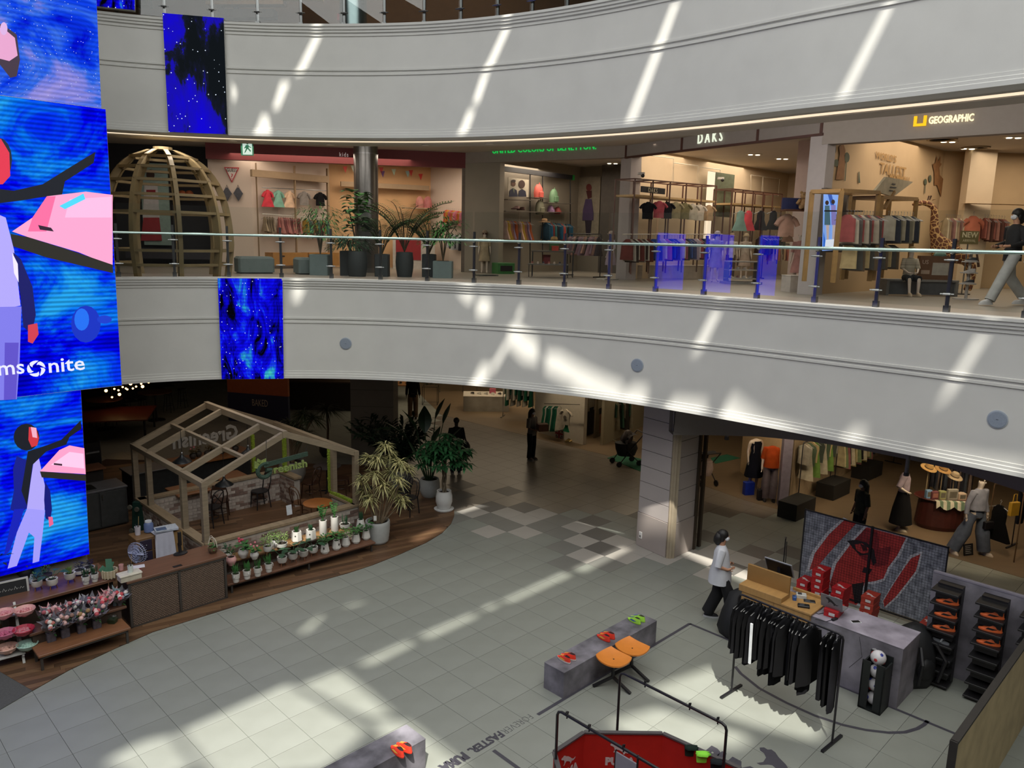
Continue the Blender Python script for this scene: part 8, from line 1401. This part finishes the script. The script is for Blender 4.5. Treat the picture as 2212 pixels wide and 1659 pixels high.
figure('person','person in a black top, pale trousers and face mask walking behind the glass railing','person',G(2172,660,Z2),pi/2+.15,1.70,dict(hipL=(-.09,.02,.88),knL=(-.1,.22,.52),anL=(-.1,.42,.10),toL=(-.1,.55,.05),hipR=(.09,-.02,.88),knR=(.1,-.1,.5),anR=(.1,-.42,.16),toR=(.1,-.3,.05),elL=(-.22,.0,1.12),wrL=(-.16,.24,1.06),haL=(-.12,.32,1.06),elR=(.22,-.02,1.12),wrR=(.16,.22,1.05),haR=(.12,.3,1.05)),top=mat('#16171b',.8),bottom=(mat('#a8aaa8',.8),1.2),shoes=(mat('#c4c4c4',.5),mat('#d0d0d0',.5)),hair=(hairb,.1),mask=True,hem=.8,sleeve=.9)
# --- top level sliver
wallq('wall_level_three',(-16,24),(8,22),10.77,15,mat('#5a4432',.8,var=.1));m=MB();m.box(-16,10,17.4,24.5,14.3,14.4);struct('ceiling_level_three',m,mat('#6a5646',.8));q3=wr((-16,24),(8,22),.4)
for k,(x0,x1,y0,y1,c,lab)in enumerate(((455,620,8,16,'#7a5c3c','long wooden shelf on the top level'),(480,600,26,44,'#2f2624','dark row of goods under the top level shelf'),(735,765,36,50,'#7a2024','dark red panel beside the top level column'),(590,700,-6,4,'#a8896a','lit beige ceiling panel on the top level'),(300,330,0,18,'#1d2018','dark wall panel beside the top left screen'))):wbox(q3,x0,y0,x1,y1,.3,('wall_shelf','goods_row','red_screen','ceiling_light','dark_screen')[k],lab,'shelf' if k<2 else 'panel',mat(c,.7,var=.2,scale=14),'board')
for k,px in enumerate((478,510)):P=q3(px,2);o=thing('wig_head','dark round head form on the top level shelf, '+('left' if k==0 else 'right'),'mannequin',P,0,'head forms');q=MB();q.ball((0,0,0),.17,(1,1,1.1));q.build('head',blk,o,smooth=True);q=MB();q.lathe([(.1,-.3),(.06,-.15)],n=12);q.build('stand',blk,o)
lamp('shop_light','AREA',(-4,21,14.2),90,WARM,8,3)
# ================================================================ GROUND FLOOR SHOPS AND PASSERS-BY
random.seed(77);dkf=mat('#3a2c24',.7);shade=mat('#17161a',.85)
figure('person','person in a dark jacket and tan trousers seen from behind by the far table','person',G(892,905),.1,1.74,top=cloth('#141418'),bottom=(cloth('#5d4c3c'),1.1),shoes=(blk,blk),hair=(hairb,0),flesh=dkf,sleeve=.9)
figure('person','person with short curly hair and a dark bag walking away behind the potted trees','person',G(985,1022),.2,1.62,top=cloth('#2c2a2a'),bottom=(cloth('#1d2230'),1.1),shoes=(blk,mat('#8a8a8a')),hair=(hairb,0),flesh=dkf,hem=.72,wide=1.2)
o=thing('shoulder_bag','large dark bag at the side of the curly-haired walker','bag',G(985,1022)+V((.3,-.05,.75)));q=MB();rings(q,[((0,0,-.2),.12,.18),((0,0,.1),.1,.16),((0,0,.2),.04,.1)],12);q.build('body',shade,o,smooth=.9);q=MB();q.tube([(0,-.1,.15),(-.12,0,.6),(0,.1,.15)],.012,5);q.build('strap',shade,o)
figure('person','person with long hair, grey blouse and dark trousers carrying a box in the corridor','person',G(1147,993),-.7-pi/2,1.60,dict(elR=(.22,.02,1.12),wrR=(.16,.26,1.06),haR=(.1,.32,1.06),elL=(-.26,-.05,1.12),wrL=(-.2,.05,.95),haL=(-.16,.08,.93)),top=cloth('#6d6a68'),bottom=(cloth('#15171d'),1.0),shoes=(mat('#5a4a40'),mat('#9a9a98')),hair=(hairb,.35),mask=True,flesh=mat('#7d5f4c',.6))
o=thing('carton','brown carton carried by the person in the corridor','box',G(1147,993)+V((.32,-.12,.96)),.3);q=MB();q.bbox(-.16,.16,-.12,.12,0,.22,.006);q.build('body',mat('#6a4a3a',.8),o);q=MB();q.box(-.161,.161,-.02,.02,.0,.222);q.build('tape_strip',mat('#8a6a52',.6),o)
FA=wr((-6,35.5),(2,35.5));F1=wr(at_px(1155,900,26.6),at_px(1262,900,24.9),.35)
tb=thing('shop_table','wooden display table with shoes by the person in the dark jacket','table',G(868,862)+V((0,0,0)));q=MB();q.bbox(-.5,.5,-.6,.6,.66,.72,.01);q.build('tabletop',mat('#8a5f34',.5,var=.1),tb);legs(tb,((-.4,-.5),(.4,-.5),(.4,.5),(-.4,.5)),0,.66,.03,blk)
for i in range(3):sneaker(tb.location+V((-.25+.25*i,-.3,.721)),.4,mat(('#b0a89c','#2a2422','#a09888')[i],.6),('white','black','grey')[i]+' shoe on the far wooden table',mat('#a8a298'),'shoes on the far wooden table')
mpl=thing('marble_plinth','pale marble plinth with shoes and a pink bag in the far shop','plinth',G(1035,889)+V((.3,.5,0)),.05);q=MB();q.bbox(-.95,.85,-.5,.5,0,.6,.006);q.build('body',mat('#8d877c',.5,var=.2,scale=3),mpl);q=MB();q.bbox(-.96,.86,-.51,.51,.6,.62,.004);q.build('top',mat('#b8b0a2',.4,var=.1),mpl)
for i in range(5):sneaker(mpl.location+V((-.6+.27*i,-.1,.621)),.6,mat(('#2a2624','#c8c4bc','#b8b4ac','#d0ccc4','#3a3634')[i],.6),'shoe on the marble plinth, %s from its near corner'%ORD[i],mat('#c8c4bc'),'shoes on the marble plinth')
o=thing('handbag','small pink handbag on the marble plinth','bag',mpl.location+V((.2,.15,.621)));q=MB();q.bbox(-.13,.13,-.05,.05,0,.2,.02);q.build('body',mat('#a04a5c',.6),o);q=MB();q.tube([(-.08,0,.19),(0,0,.32),(.08,0,.19)],.01,5);q.build('handle',mat('#a04a5c',.6),o)
po=thing('plant_stand','black wire cube stand carrying a dark bushy plant in the far shop','plant',G(930,872));q=MB()
for a,b in(((-.3,-.3),(.3,-.3)),((.3,-.3),(.3,.3)),((.3,.3),(-.3,.3)),((-.3,.3),(-.3,-.3))):q.tube([(*a,0),(*b,0)],.012,5);q.tube([(*a,.75),(*b,.75)],.012,5);q.tube([(*a,0),(*a,.75)],.012,5)
q.build('wire_frame',blk,po);q=MB();q.T=Matrix.Translation((0,0,.75));bush(q,120,.45,.5,.25,.1);q.build('foliage',dkgreen,po)
def floor_rail(px0,py0,px1,py1,h,n,cols,kind,what,label,m=blk,s=1.0):A,B=G(px0,py0),G(px1,py1);rack(A,B,h,m,label);rail_row(A+V((0,0,h)),B+V((0,0,h)),n,cols,kind,what,what+' clothes',s)
gw_=[('#b4b0a4','white'),('#1f5a44','green'),('#a8a49a','cream'),('#184a3a','dark green'),('#8c8c86','grey')]
floor_rail(1086,900,1150,905,1.5,14,gw_,['shirt','dress','jacket'],'the green and white rail behind the marble plinth','silver rail of green and white clothes behind the marble plinth',steel);floor_rail(1030,850,1068,850,1.5,6,[('#8a847c','striped grey'),('#6a6058','brown'),('#b0a894','ivory')],'dress','the farthest rail','thin rail of pale clothes at the far end of the corridor',steel);floor_rail(950,845,1000,845,1.6,6,[('#5a3a24','rust brown'),('#6a4a34','tan')],'dress','the far brown rail','rail of long brown clothes at the far end',steel)
pole(F1(1176,872),F1(1252,874),.014,chrome,'wall_rail','short chrome rail on the white shop wall','rail');wrail(F1,1176,873,1212,874,8,[('#1f5a44','green'),('#b4b0a4','white'),('#184a3a','dark green')],'dress','the chrome rail on the white wall','white wall clothes',.85)
g=hung(F1(1232,882)+F1.n*.2,F1.a+pi/2,'shirt',cloth('#b4ac9c'),'white tee with a dark round print at the end of the chrome rail','tee and skirt on the white wall',True,0,1.0);q=MB();q.lathe([(.07,0),(.07,.004)],n=18);x=q.build('round_print',mat('#5a544c',.8),g);x.matrix_local=Matrix.Translation((.045 if F1.n.dot(V((cos(F1.a+pi/2),sin(F1.a+pi/2),0)))>0 else-.049,0,-.28))@Matrix.Rotation(pi/2,4,'Y')
hung(F1(1232,910)+F1.n*.18,F1.a+pi/2,'kiddress',cloth('#1f6a48'),'short green pleated skirt below the white printed tee','tee and skirt on the white wall',False,0,.7)
P=G(1210,948);uj=thing('flag_cushion','square cushion with a red, white and blue cross flag pattern on the shop floor','cushion',P+V((0,.1,0)),F1.a);q=MB();q.bbox(-.19,.19,-.05,.05,0,.34,.03);q.build('body',mat('#2a2a40',.8),uj)
def ujp(m,pts,y):q=MB();q.add([(x,-y,z)for x,z in pts],[tuple(range(len(pts)))]);q.build('flag_bands',m,uj)
wb_,rb_=mat('#a89c94',.8),mat('#8c2028',.8)
for m_,w,y in((wb_,.055,.052),(rb_,.02,.053)):ujp(m_,[(-.18,.02),(-.18+w,.02),(.18,.32),(.18-w,.32)],y);ujp(m_,[(.18-w,.02),(.18,.02),(-.18+w,.32),(-.18,.32)],y)
for m_,w,y in((wb_,.06,.054),(rb_,.035,.055)):ujp(m_,[(-w,.01),(w,.01),(w,.33),(-w,.33)],y);ujp(m_,[(-.18,.17-w),(.18,.17-w),(.18,.17+w),(-.18,.17+w)],y)
for k in(0,1):sneaker(G(1226+k*9,954),F1.a+pi,mat('#a89058',.6),'tan sandal on the floor right of the flag cushion, '+('nearer' if k==0 else 'farther'),mat('#6a5a3c'),'sandals by the flag cushion')
for k,(x0,x1,c)in enumerate(((1265,1284,'#8d8474'),(1285,1305,'#746a5c'))):
    A,B=G(x0,945+k*2),G(x1,938);bp=thing('poster_panel',('grey poster of a figure in a pale shirt' if k==0 else 'poster of a figure in shorts')+' at the white shop corner','poster',A);d_=B-A;ang=math.atan2(d_.y,d_.x);bp.rotation_euler=(0,0,ang);w=d_.length;q=MB();q.box(0,w,0,.06,0,2.1);q.build('panel',mat(c,.7),bp);q=MB()
    for i,(cc,pts)in enumerate((('#26242a',[(.1,.05),(.9,.05),(.9,.9),(.1,.9)])if k==0 else('#8a5a44',[(.45,.1),(.6,.1),(.62,.8),(.42,.8)]),('#a8a294',[(.2,1.0),(.8,1.0),(.85,1.7),(.15,1.7)]),('#3a2a24',[(.4,1.72),(.6,1.72),(.62,1.95),(.38,1.95)]),('#1c1c22',[(.35,.8),(.75,.8),(.78,1.02),(.3,1.02)]))):q=MB();q.add([(x*w,-.003-.001*i,z)for x,z in pts],[(0,1,2,3)]);q.build('printed_figure',mat(cc,.8),bp)
floor_rail(1320,950,1360,945,1.4,8,[('#3a5a4a','green'),('#a09884','cream'),('#4a4640','charcoal')],['shirt','dress'],'the rail left of the stone pier','white rail of clothes left of the stone pier',mat('#b4ac98',.5));sneaker(G(1330,930,.02),.4,mat('#8a8478',.6),'pale sandal on the floor left of the stone pier',mat('#5a544c'),'sandal pair by the pier')
q=MB();A=G(1350,1008);q.prism([(p.x,p.y)for p in(G(1312,990),G(1340,980),G(1450,1010),G(1392,1022))],0,.012);tag(q.build('floor_mat',mat('#1a5a40',.9,var=.1),None),'green floor mat under the dark pushchair','mat')
def pram(P,rz,label,m,m2):
    o=thing('pushchair',label,'pushchair',P,rz);q=MB();rings(q,[((0,0,.3),.2,.28),((0,0,.5),.24,.36),((0,.05,.7),.24,.34)],14);q.build('seat_basket',m,o,smooth=.9);q=MB()
    vs=[(.25*cos(a),-.05+.34*cos(b)*sin(a)*0+.3*sin(b)*.9-.1,.68+.3*cos(b)*(1 if True else 0))for a in(0,pi)for b in[i*pi/10-.4 for i in range(9)]];q.add(vs,[(i,i+1,i+10,i+9)for i in range(8)]);q.build('canopy',m2,o)
    q=MB()
    for s in(-1,1):q.tube([(.24*s,.35,.08),(.24*s,.0,.5),(.23*s,-.45,1.0)],.016,6);q.tube([(.24*s,-.32,.1),(.24*s,.1,.5)],.016,6)
    q.tube([(-.23,-.45,1.0),(.23,-.45,1.0)],.018,6);q.build('frame',blk,o)
    for x in(-.24,.24):
        for y in(.35,-.32):q=MB();q.T=Matrix.Translation((x,y,.09))@Matrix.Rotation(pi/2,4,'Y');q.lathe([(.07,-.02),(.09,-.015),(.09,.015),(.07,.02)],n=16);q.build('wheel',blk,o)
    return o
p_=pram(G(1352,1003),1.9,'dark pushchair piled with bags left of the stone pier',mat('#141416',.8),mat('#2a2628',.8));o=bag(p_.location+V((0,0,.7)),'bundle of pale and dark bags in the dark pushchair',mat('#4a4240',.7,var=.4),.7);pram(G(1516,1045),.4,'pushchair with a pale pink seat inside the portal',mat('#8a7a74',.7),mat('#1c1b1e',.8))
q=MB();q.prism([(p.x,p.y)for p in(G(1535,990),G(1570,982),G(1600,990),G(1545,1002))],0,.012);tag(q.build('floor_mat',mat('#1a5a40',.9,var=.1),None),'green floor mat behind the pale pushchair','mat')
figure('mannequin','white mannequin in a navy sleeveless dress beside the orange one','mannequin',G(1632,1068)+V((0,.3,0)),pi+.3,1.75,flesh=MANQ,dress=(cloth('#11141f'),.42,.26),headless=True);figure('mannequin','mannequin in an orange blouse and pale wide trousers','mannequin',G(1660,1081),pi-.2,1.75,flesh=MANQ,top=cloth('#a4421a'),bottom=(cloth('#6d6468'),1.5),headless=True,hem=.9,wide=1.15,shoes=(blk,blk))
o=thing('shopping_bag','blue bag on the floor beside the navy mannequin','bag',G(1616,1068),.2);q=MB();q.bbox(-.14,.14,-.08,.08,0,.36,.01);q.build('body',mat('#12309c',.5),o);q=MB();q.tube([(-.06,0,.35),(0,0,.46),(.06,0,.35)],.008,5);q.build('handle',mat('#12309c',.5),o)
o=thing('shopping_bag','black bag standing between the two portal mannequins','bag',G(1643,1080),.2);q=MB();q.bbox(-.1,.1,-.06,.06,0,.3,.01);q.build('body',blk,o);q=MB();q.tube([(-.05,0,.29),(0,0,.38),(.05,0,.29)],.008,5);q.build('handle',blk,o)
nat=[('#8c8678','grey'),('#a8a08c','ivory'),('#5a6a54','sage'),('#b09c74','tan'),('#6a8a44','lime'),('#4a5048','dark olive')]
def drawer_unit(px,py,label,w=.5):
    o=thing('drawer_unit',label,'cabinet',G(px,py),.75);q=MB();q.bbox(-1.0,0,0,w,0,.42,.006);q.build('body',mat('#161616',.6),o);d_=MB().bbox(.0,.02,.02,w-.02,.03,.39,.004).build('drawer',mat('#7a5230',.5,var=.1),o);MB().beam((.03,w*.4,.26),(.03,w*.6,.26),.015).build('drawer_handle',steel,d_)
drawer_unit(1760,1108,'dark unit with a wooden drawer front under the nearest portal rack');drawer_unit(1835,1066,'dark unit with a wooden drawer front under the middle portal rack');drawer_unit(1905,1026,'dark unit with a wooden drawer front at the back of the portal shop');
floor_rail(1722,1098,1790,1062,1.75,13,nat,['shirt','dress','shirt'],'the nearest portal rack','dark rack of beige and green clothes beside the grey partition');floor_rail(1800,1062,1872,1028,1.7,16,[('#a89c78','cream'),('#6d7a56','sage'),('#8c5a5a','rose'),('#26262a','black'),('#b0a890','ivory'),('#94885c','mustard')],'dress','the middle portal rack','long dark rack of cream and rose clothes in the portal shop');floor_rail(1880,1020,1930,1000,1.7,7,nat,'shirt','the rear portal rack','dark rack at the back of the portal shop')
figure('person','person with long dark hair and a mask half hidden behind the wire grid wall','person',G(1888,1240)+V((.3,1.5,0)),pi/2+.2,1.55,top=cloth('#3d3f36'),bottom=(cloth('#1c1c20'),1.1),shoes=(blk,blk),hair=(hairb,.4),mask=True,flesh=mat('#7d5f4c',.6))
figure('mannequin','headless mannequin in a mauve blouse and long black skirt, hand on hip','mannequin',G(1942,1145),-.6-pi/2,1.68,dict(elR=(.3,-.08,1.16),wrR=(.16,.1,1.02),haR=(.11,.13,1.0)),MANQ,top=cloth('#8c7f86'),dress=(cloth('#0e0e10'),.2,.3),headless=True,hem=1.0,shoes=(mat('#a89c88'),mat('#8c8270')))
figure('mannequin','striding mannequin in a pale grey cropped jacket and wide blue-grey trousers','mannequin',G(2098,1196),pi+.35,1.78,dict(hipL=(-.1,0,.88),knL=(-.16,.06,.5),anL=(-.22,.1,.09),toL=(-.24,.22,.03),hipR=(.1,0,.88),knR=(.2,-.08,.5),anR=(.36,-.16,.09),toR=(.4,-.04,.03),elL=(-.24,-.03,1.14),wrL=(-.28,.02,.9),haL=(-.28,.04,.83),elR=(.26,-.03,1.14),wrR=(.3,0,.9),haR=(.31,.02,.83)),MANQ,top=cloth('#8a8c98'),bottom=(cloth('#5a6272'),1.75),shoes=(MANQ,MANQ),hem=1.0,sleeve=.6,wide=1.1)
o=thing('handbag','small black handbag held by the striding mannequin','bag',G(2098,1196)+V((.22,-.1,.72)),.3);q=MB();q.bbox(-.12,.12,-.04,.04,-.08,.08,.01);q.build('body',blk,o);q=MB();q.tube([(-.08,0,.07),(0,0,.18),(.08,0,.07)],.006,5);q.build('handle',blk,o)
o=thing('letter_board','small black board with white writing at the striding mannequin feet','sign',G(2092,1200),.3);q=MB();q.T=Matrix.Rotation(-.2,4,'X');q.box(-.13,.13,-.01,.01,0,.26);q.build('board',blk,o);q=MB();q.T=Matrix.Rotation(-.2,4,'X')
for k in range(5):q.box(-.09,.07-.02*(k%2),-.013,-.01,.05+k*.04,.06+k*.04)
q.build('writing',mat('#a8a8a4',.7),o)
HT=G(2005,1150);ht=thing('hat_table','dark red table with hats on stands and small goods in the portal shop','table',HT+V((.45,.4,0)),-.2);q=MB();q.lathe([(.5,0),(.55,.1),(.5,.74)],n=24,sy=.7);q.build('table_body',mat('#3a1510',.5,var=.15),ht);q=MB();q.lathe([(.6,.74),(.62,.76),(.6,.78)],n=24,sy=.7);q.build('tabletop',mat('#4a1c14',.4),ht)
for k,(px,py,c,h,x)in enumerate(((2005,1050,'#b08a50',1.45,-.35),(2036,1052,'#a88048',1.42,.0),(2056,1068,'#a89474',1.25,.3))):P=ht.location+V((x,.1,h));hat_(P,('tan','caramel','pale grey-beige')[k]+' wide hat on a stand above the dark red table',c,'hats on the red table',.35);pole(P-V((0,0,h-.78)),P,.012,mat('#8a7a5c',.6),'hat_stand','thin stand under the '+('tan','caramel','pale grey-beige')[k]+' hat','stand')
for k,(x,y,sx,sy,sz,c,nm)in enumerate(((-.42,-.15,.07,.05,.2,'#6a8aa8','light blue upright book'),(-.3,-.18,.09,.06,.18,'#5a2a2c','dark red case'),(-.12,-.2,.08,.05,.2,'#8a8a5c','green checked pouch'),(.1,-.24,.13,.04,.26,'#8a8478','white framed picture'),(.34,-.2,.1,.07,.16,'#b09a84','beige basket'))):o=thing('gift_item',nm+' on the dark red hat table','box',ht.location+V((x,y,.781)),.1);q=MB();q.bbox(-sx,sx,-sy,sy,0,sz,.01);q.build('body',mat(c,.7),o);q=MB();q.box(-sx*.7,sx*.7,-sy-.004,-sy,sz*.2,sz*.8);q.build('front_panel',mat('#5c5648' if k!=1 else '#8a5a4c',.7),o)
o=thing('checked_cloth','green and white checked cloth hanging over the red table edge','cloth',ht.location+V((.0,-.42,.78)),-.1)
for k in range(9):q=MB();x=-.35+k*.08;q.add([(x,.1,.004),(x+.08,.1,.004),(x+.08,-.02,.0),(x,-.02,.0),(x+.08,-.06,-.1-.1*abs(sin(k*.8))),(x,-.06,-.1-.1*abs(sin((k-1)*.8)))],[(0,3,2,1),(3,5,4,2)]);q.build('stripe',mat('#5c7058' if k%2 else '#b4ac98',.8),o)
A,B=G(2128,1190),G(2190,1215);rack(A,B,1.6,mat('#5a4430',.5),'thin brown rail with a black skirt and yellow bag by the striding mannequin',feet=False);d_=(B-A);hung(A.lerp(B,.3)+V((0,0,1.15)),math.atan2(d_.y,d_.x)+pi/2,'kiddress',cloth('#0c0c0e'),'long black skirt hung behind the striding mannequin','skirt on the brown rail',False,0,1.7)
o=thing('tote_bag','yellow tote bag hanging on the thin brown rail','bag',A.lerp(B,.75)+V((0,0,1.22)),.3);q=MB();q.bbox(-.12,.12,-.04,.04,-.2,.1,.008);q.build('body',mat('#a8801c',.7,var=.08),o);q=MB();q.tube([(-.06,0,.1),(-.04,0,.28),(.04,0,.28),(.06,0,.1)],.01,5);q.build('handle',mat('#a8801c',.7),o)
floor_rail(2185,1180,2300,1215,1.55,9,[('#1a1c26','navy'),('#141416','black'),('#3a3a40','charcoal')],['trousers','shirt'],'the rail at the portal edge of the picture','dark clothes rail at the right edge of the portal shop');floor_rail(2000,1105,2090,1120,1.7,12,[('#26262c','black'),('#4a5058','slate'),('#6a5a50','taupe')],'dress','the rail behind the hat table','dark rail of long clothes behind the hat table')
wallq('wall_shop_rear',at_px(1960,1000,25),at_px(2400,1000,21),0,3.5,mat('#5d4c3a',.8),.1)
for k,(px,py,nm)in enumerate(((747,742,'farthest'),(1377,789,'middle'),(2155,906,'nearest and largest'))):
    p,n=at_az(LOW,NL,az_px(px,py));P=GP(px,py,p,n);o=thing('wall_speaker','round blue-grey speaker cover on the lower balcony face, '+nm,'speaker',P,math.atan2(-n.x,n.y)+pi,'round speaker covers');q=MB();q.T=Matrix.Rotation(pi/2,4,'X');q.lathe([(.135,-.002),(.135,.012),(.125,.014)],n=28);q.build('rim',mat('#a9b0b8',.5),o);q=MB();q.T=Matrix.Rotation(pi/2,4,'X');q.lathe([(.124,0),(.124,.018),(.11,.022)],n=28);q.build('grille',mat('#8d97a5',.5,var=.06,scale=60),o);q=MB();q.box(-.015,.015,-.025,-.02,-.004,.004);q.build('badge',mat('#5a626c',.5),o)
for k,(px,py)in enumerate(((1571,930),(1960,1005))):P=G(px,py,2.75);o=thing('ceiling_sensor','small grey drop pipe under the balcony edge, %s'%('over the portal' if k==0 else 'over the mauve mannequin'),'sensor',P);q=MB();q.tube([(0,0,-.15),(0,0,.7)],.035,10);q.build('pipe',mat('#8a8888',.5),o);q=MB();q.lathe([(.05,-.2),(.05,-.14)],n=12);q.build('head',mat('#4a4848',.5),o)
for k,(px,py)in enumerate(((1384,392),(1556,400))):P=cf(px,py)+V((0,0,.15));o=thing('security_camera','small white dome camera above the beige shop racks, %s'%('on the nearer bay' if k==0 else 'by the mirror panel'),'camera',P,0,'dome cameras');q=MB();q.cbox((0,0,.04),.16,.12,.06);q.build('mount',mat('#b0aca4',.5),o);q=MB();q.ball((.04,-.03,-.01),.05);q.build('dome',blackg,o)
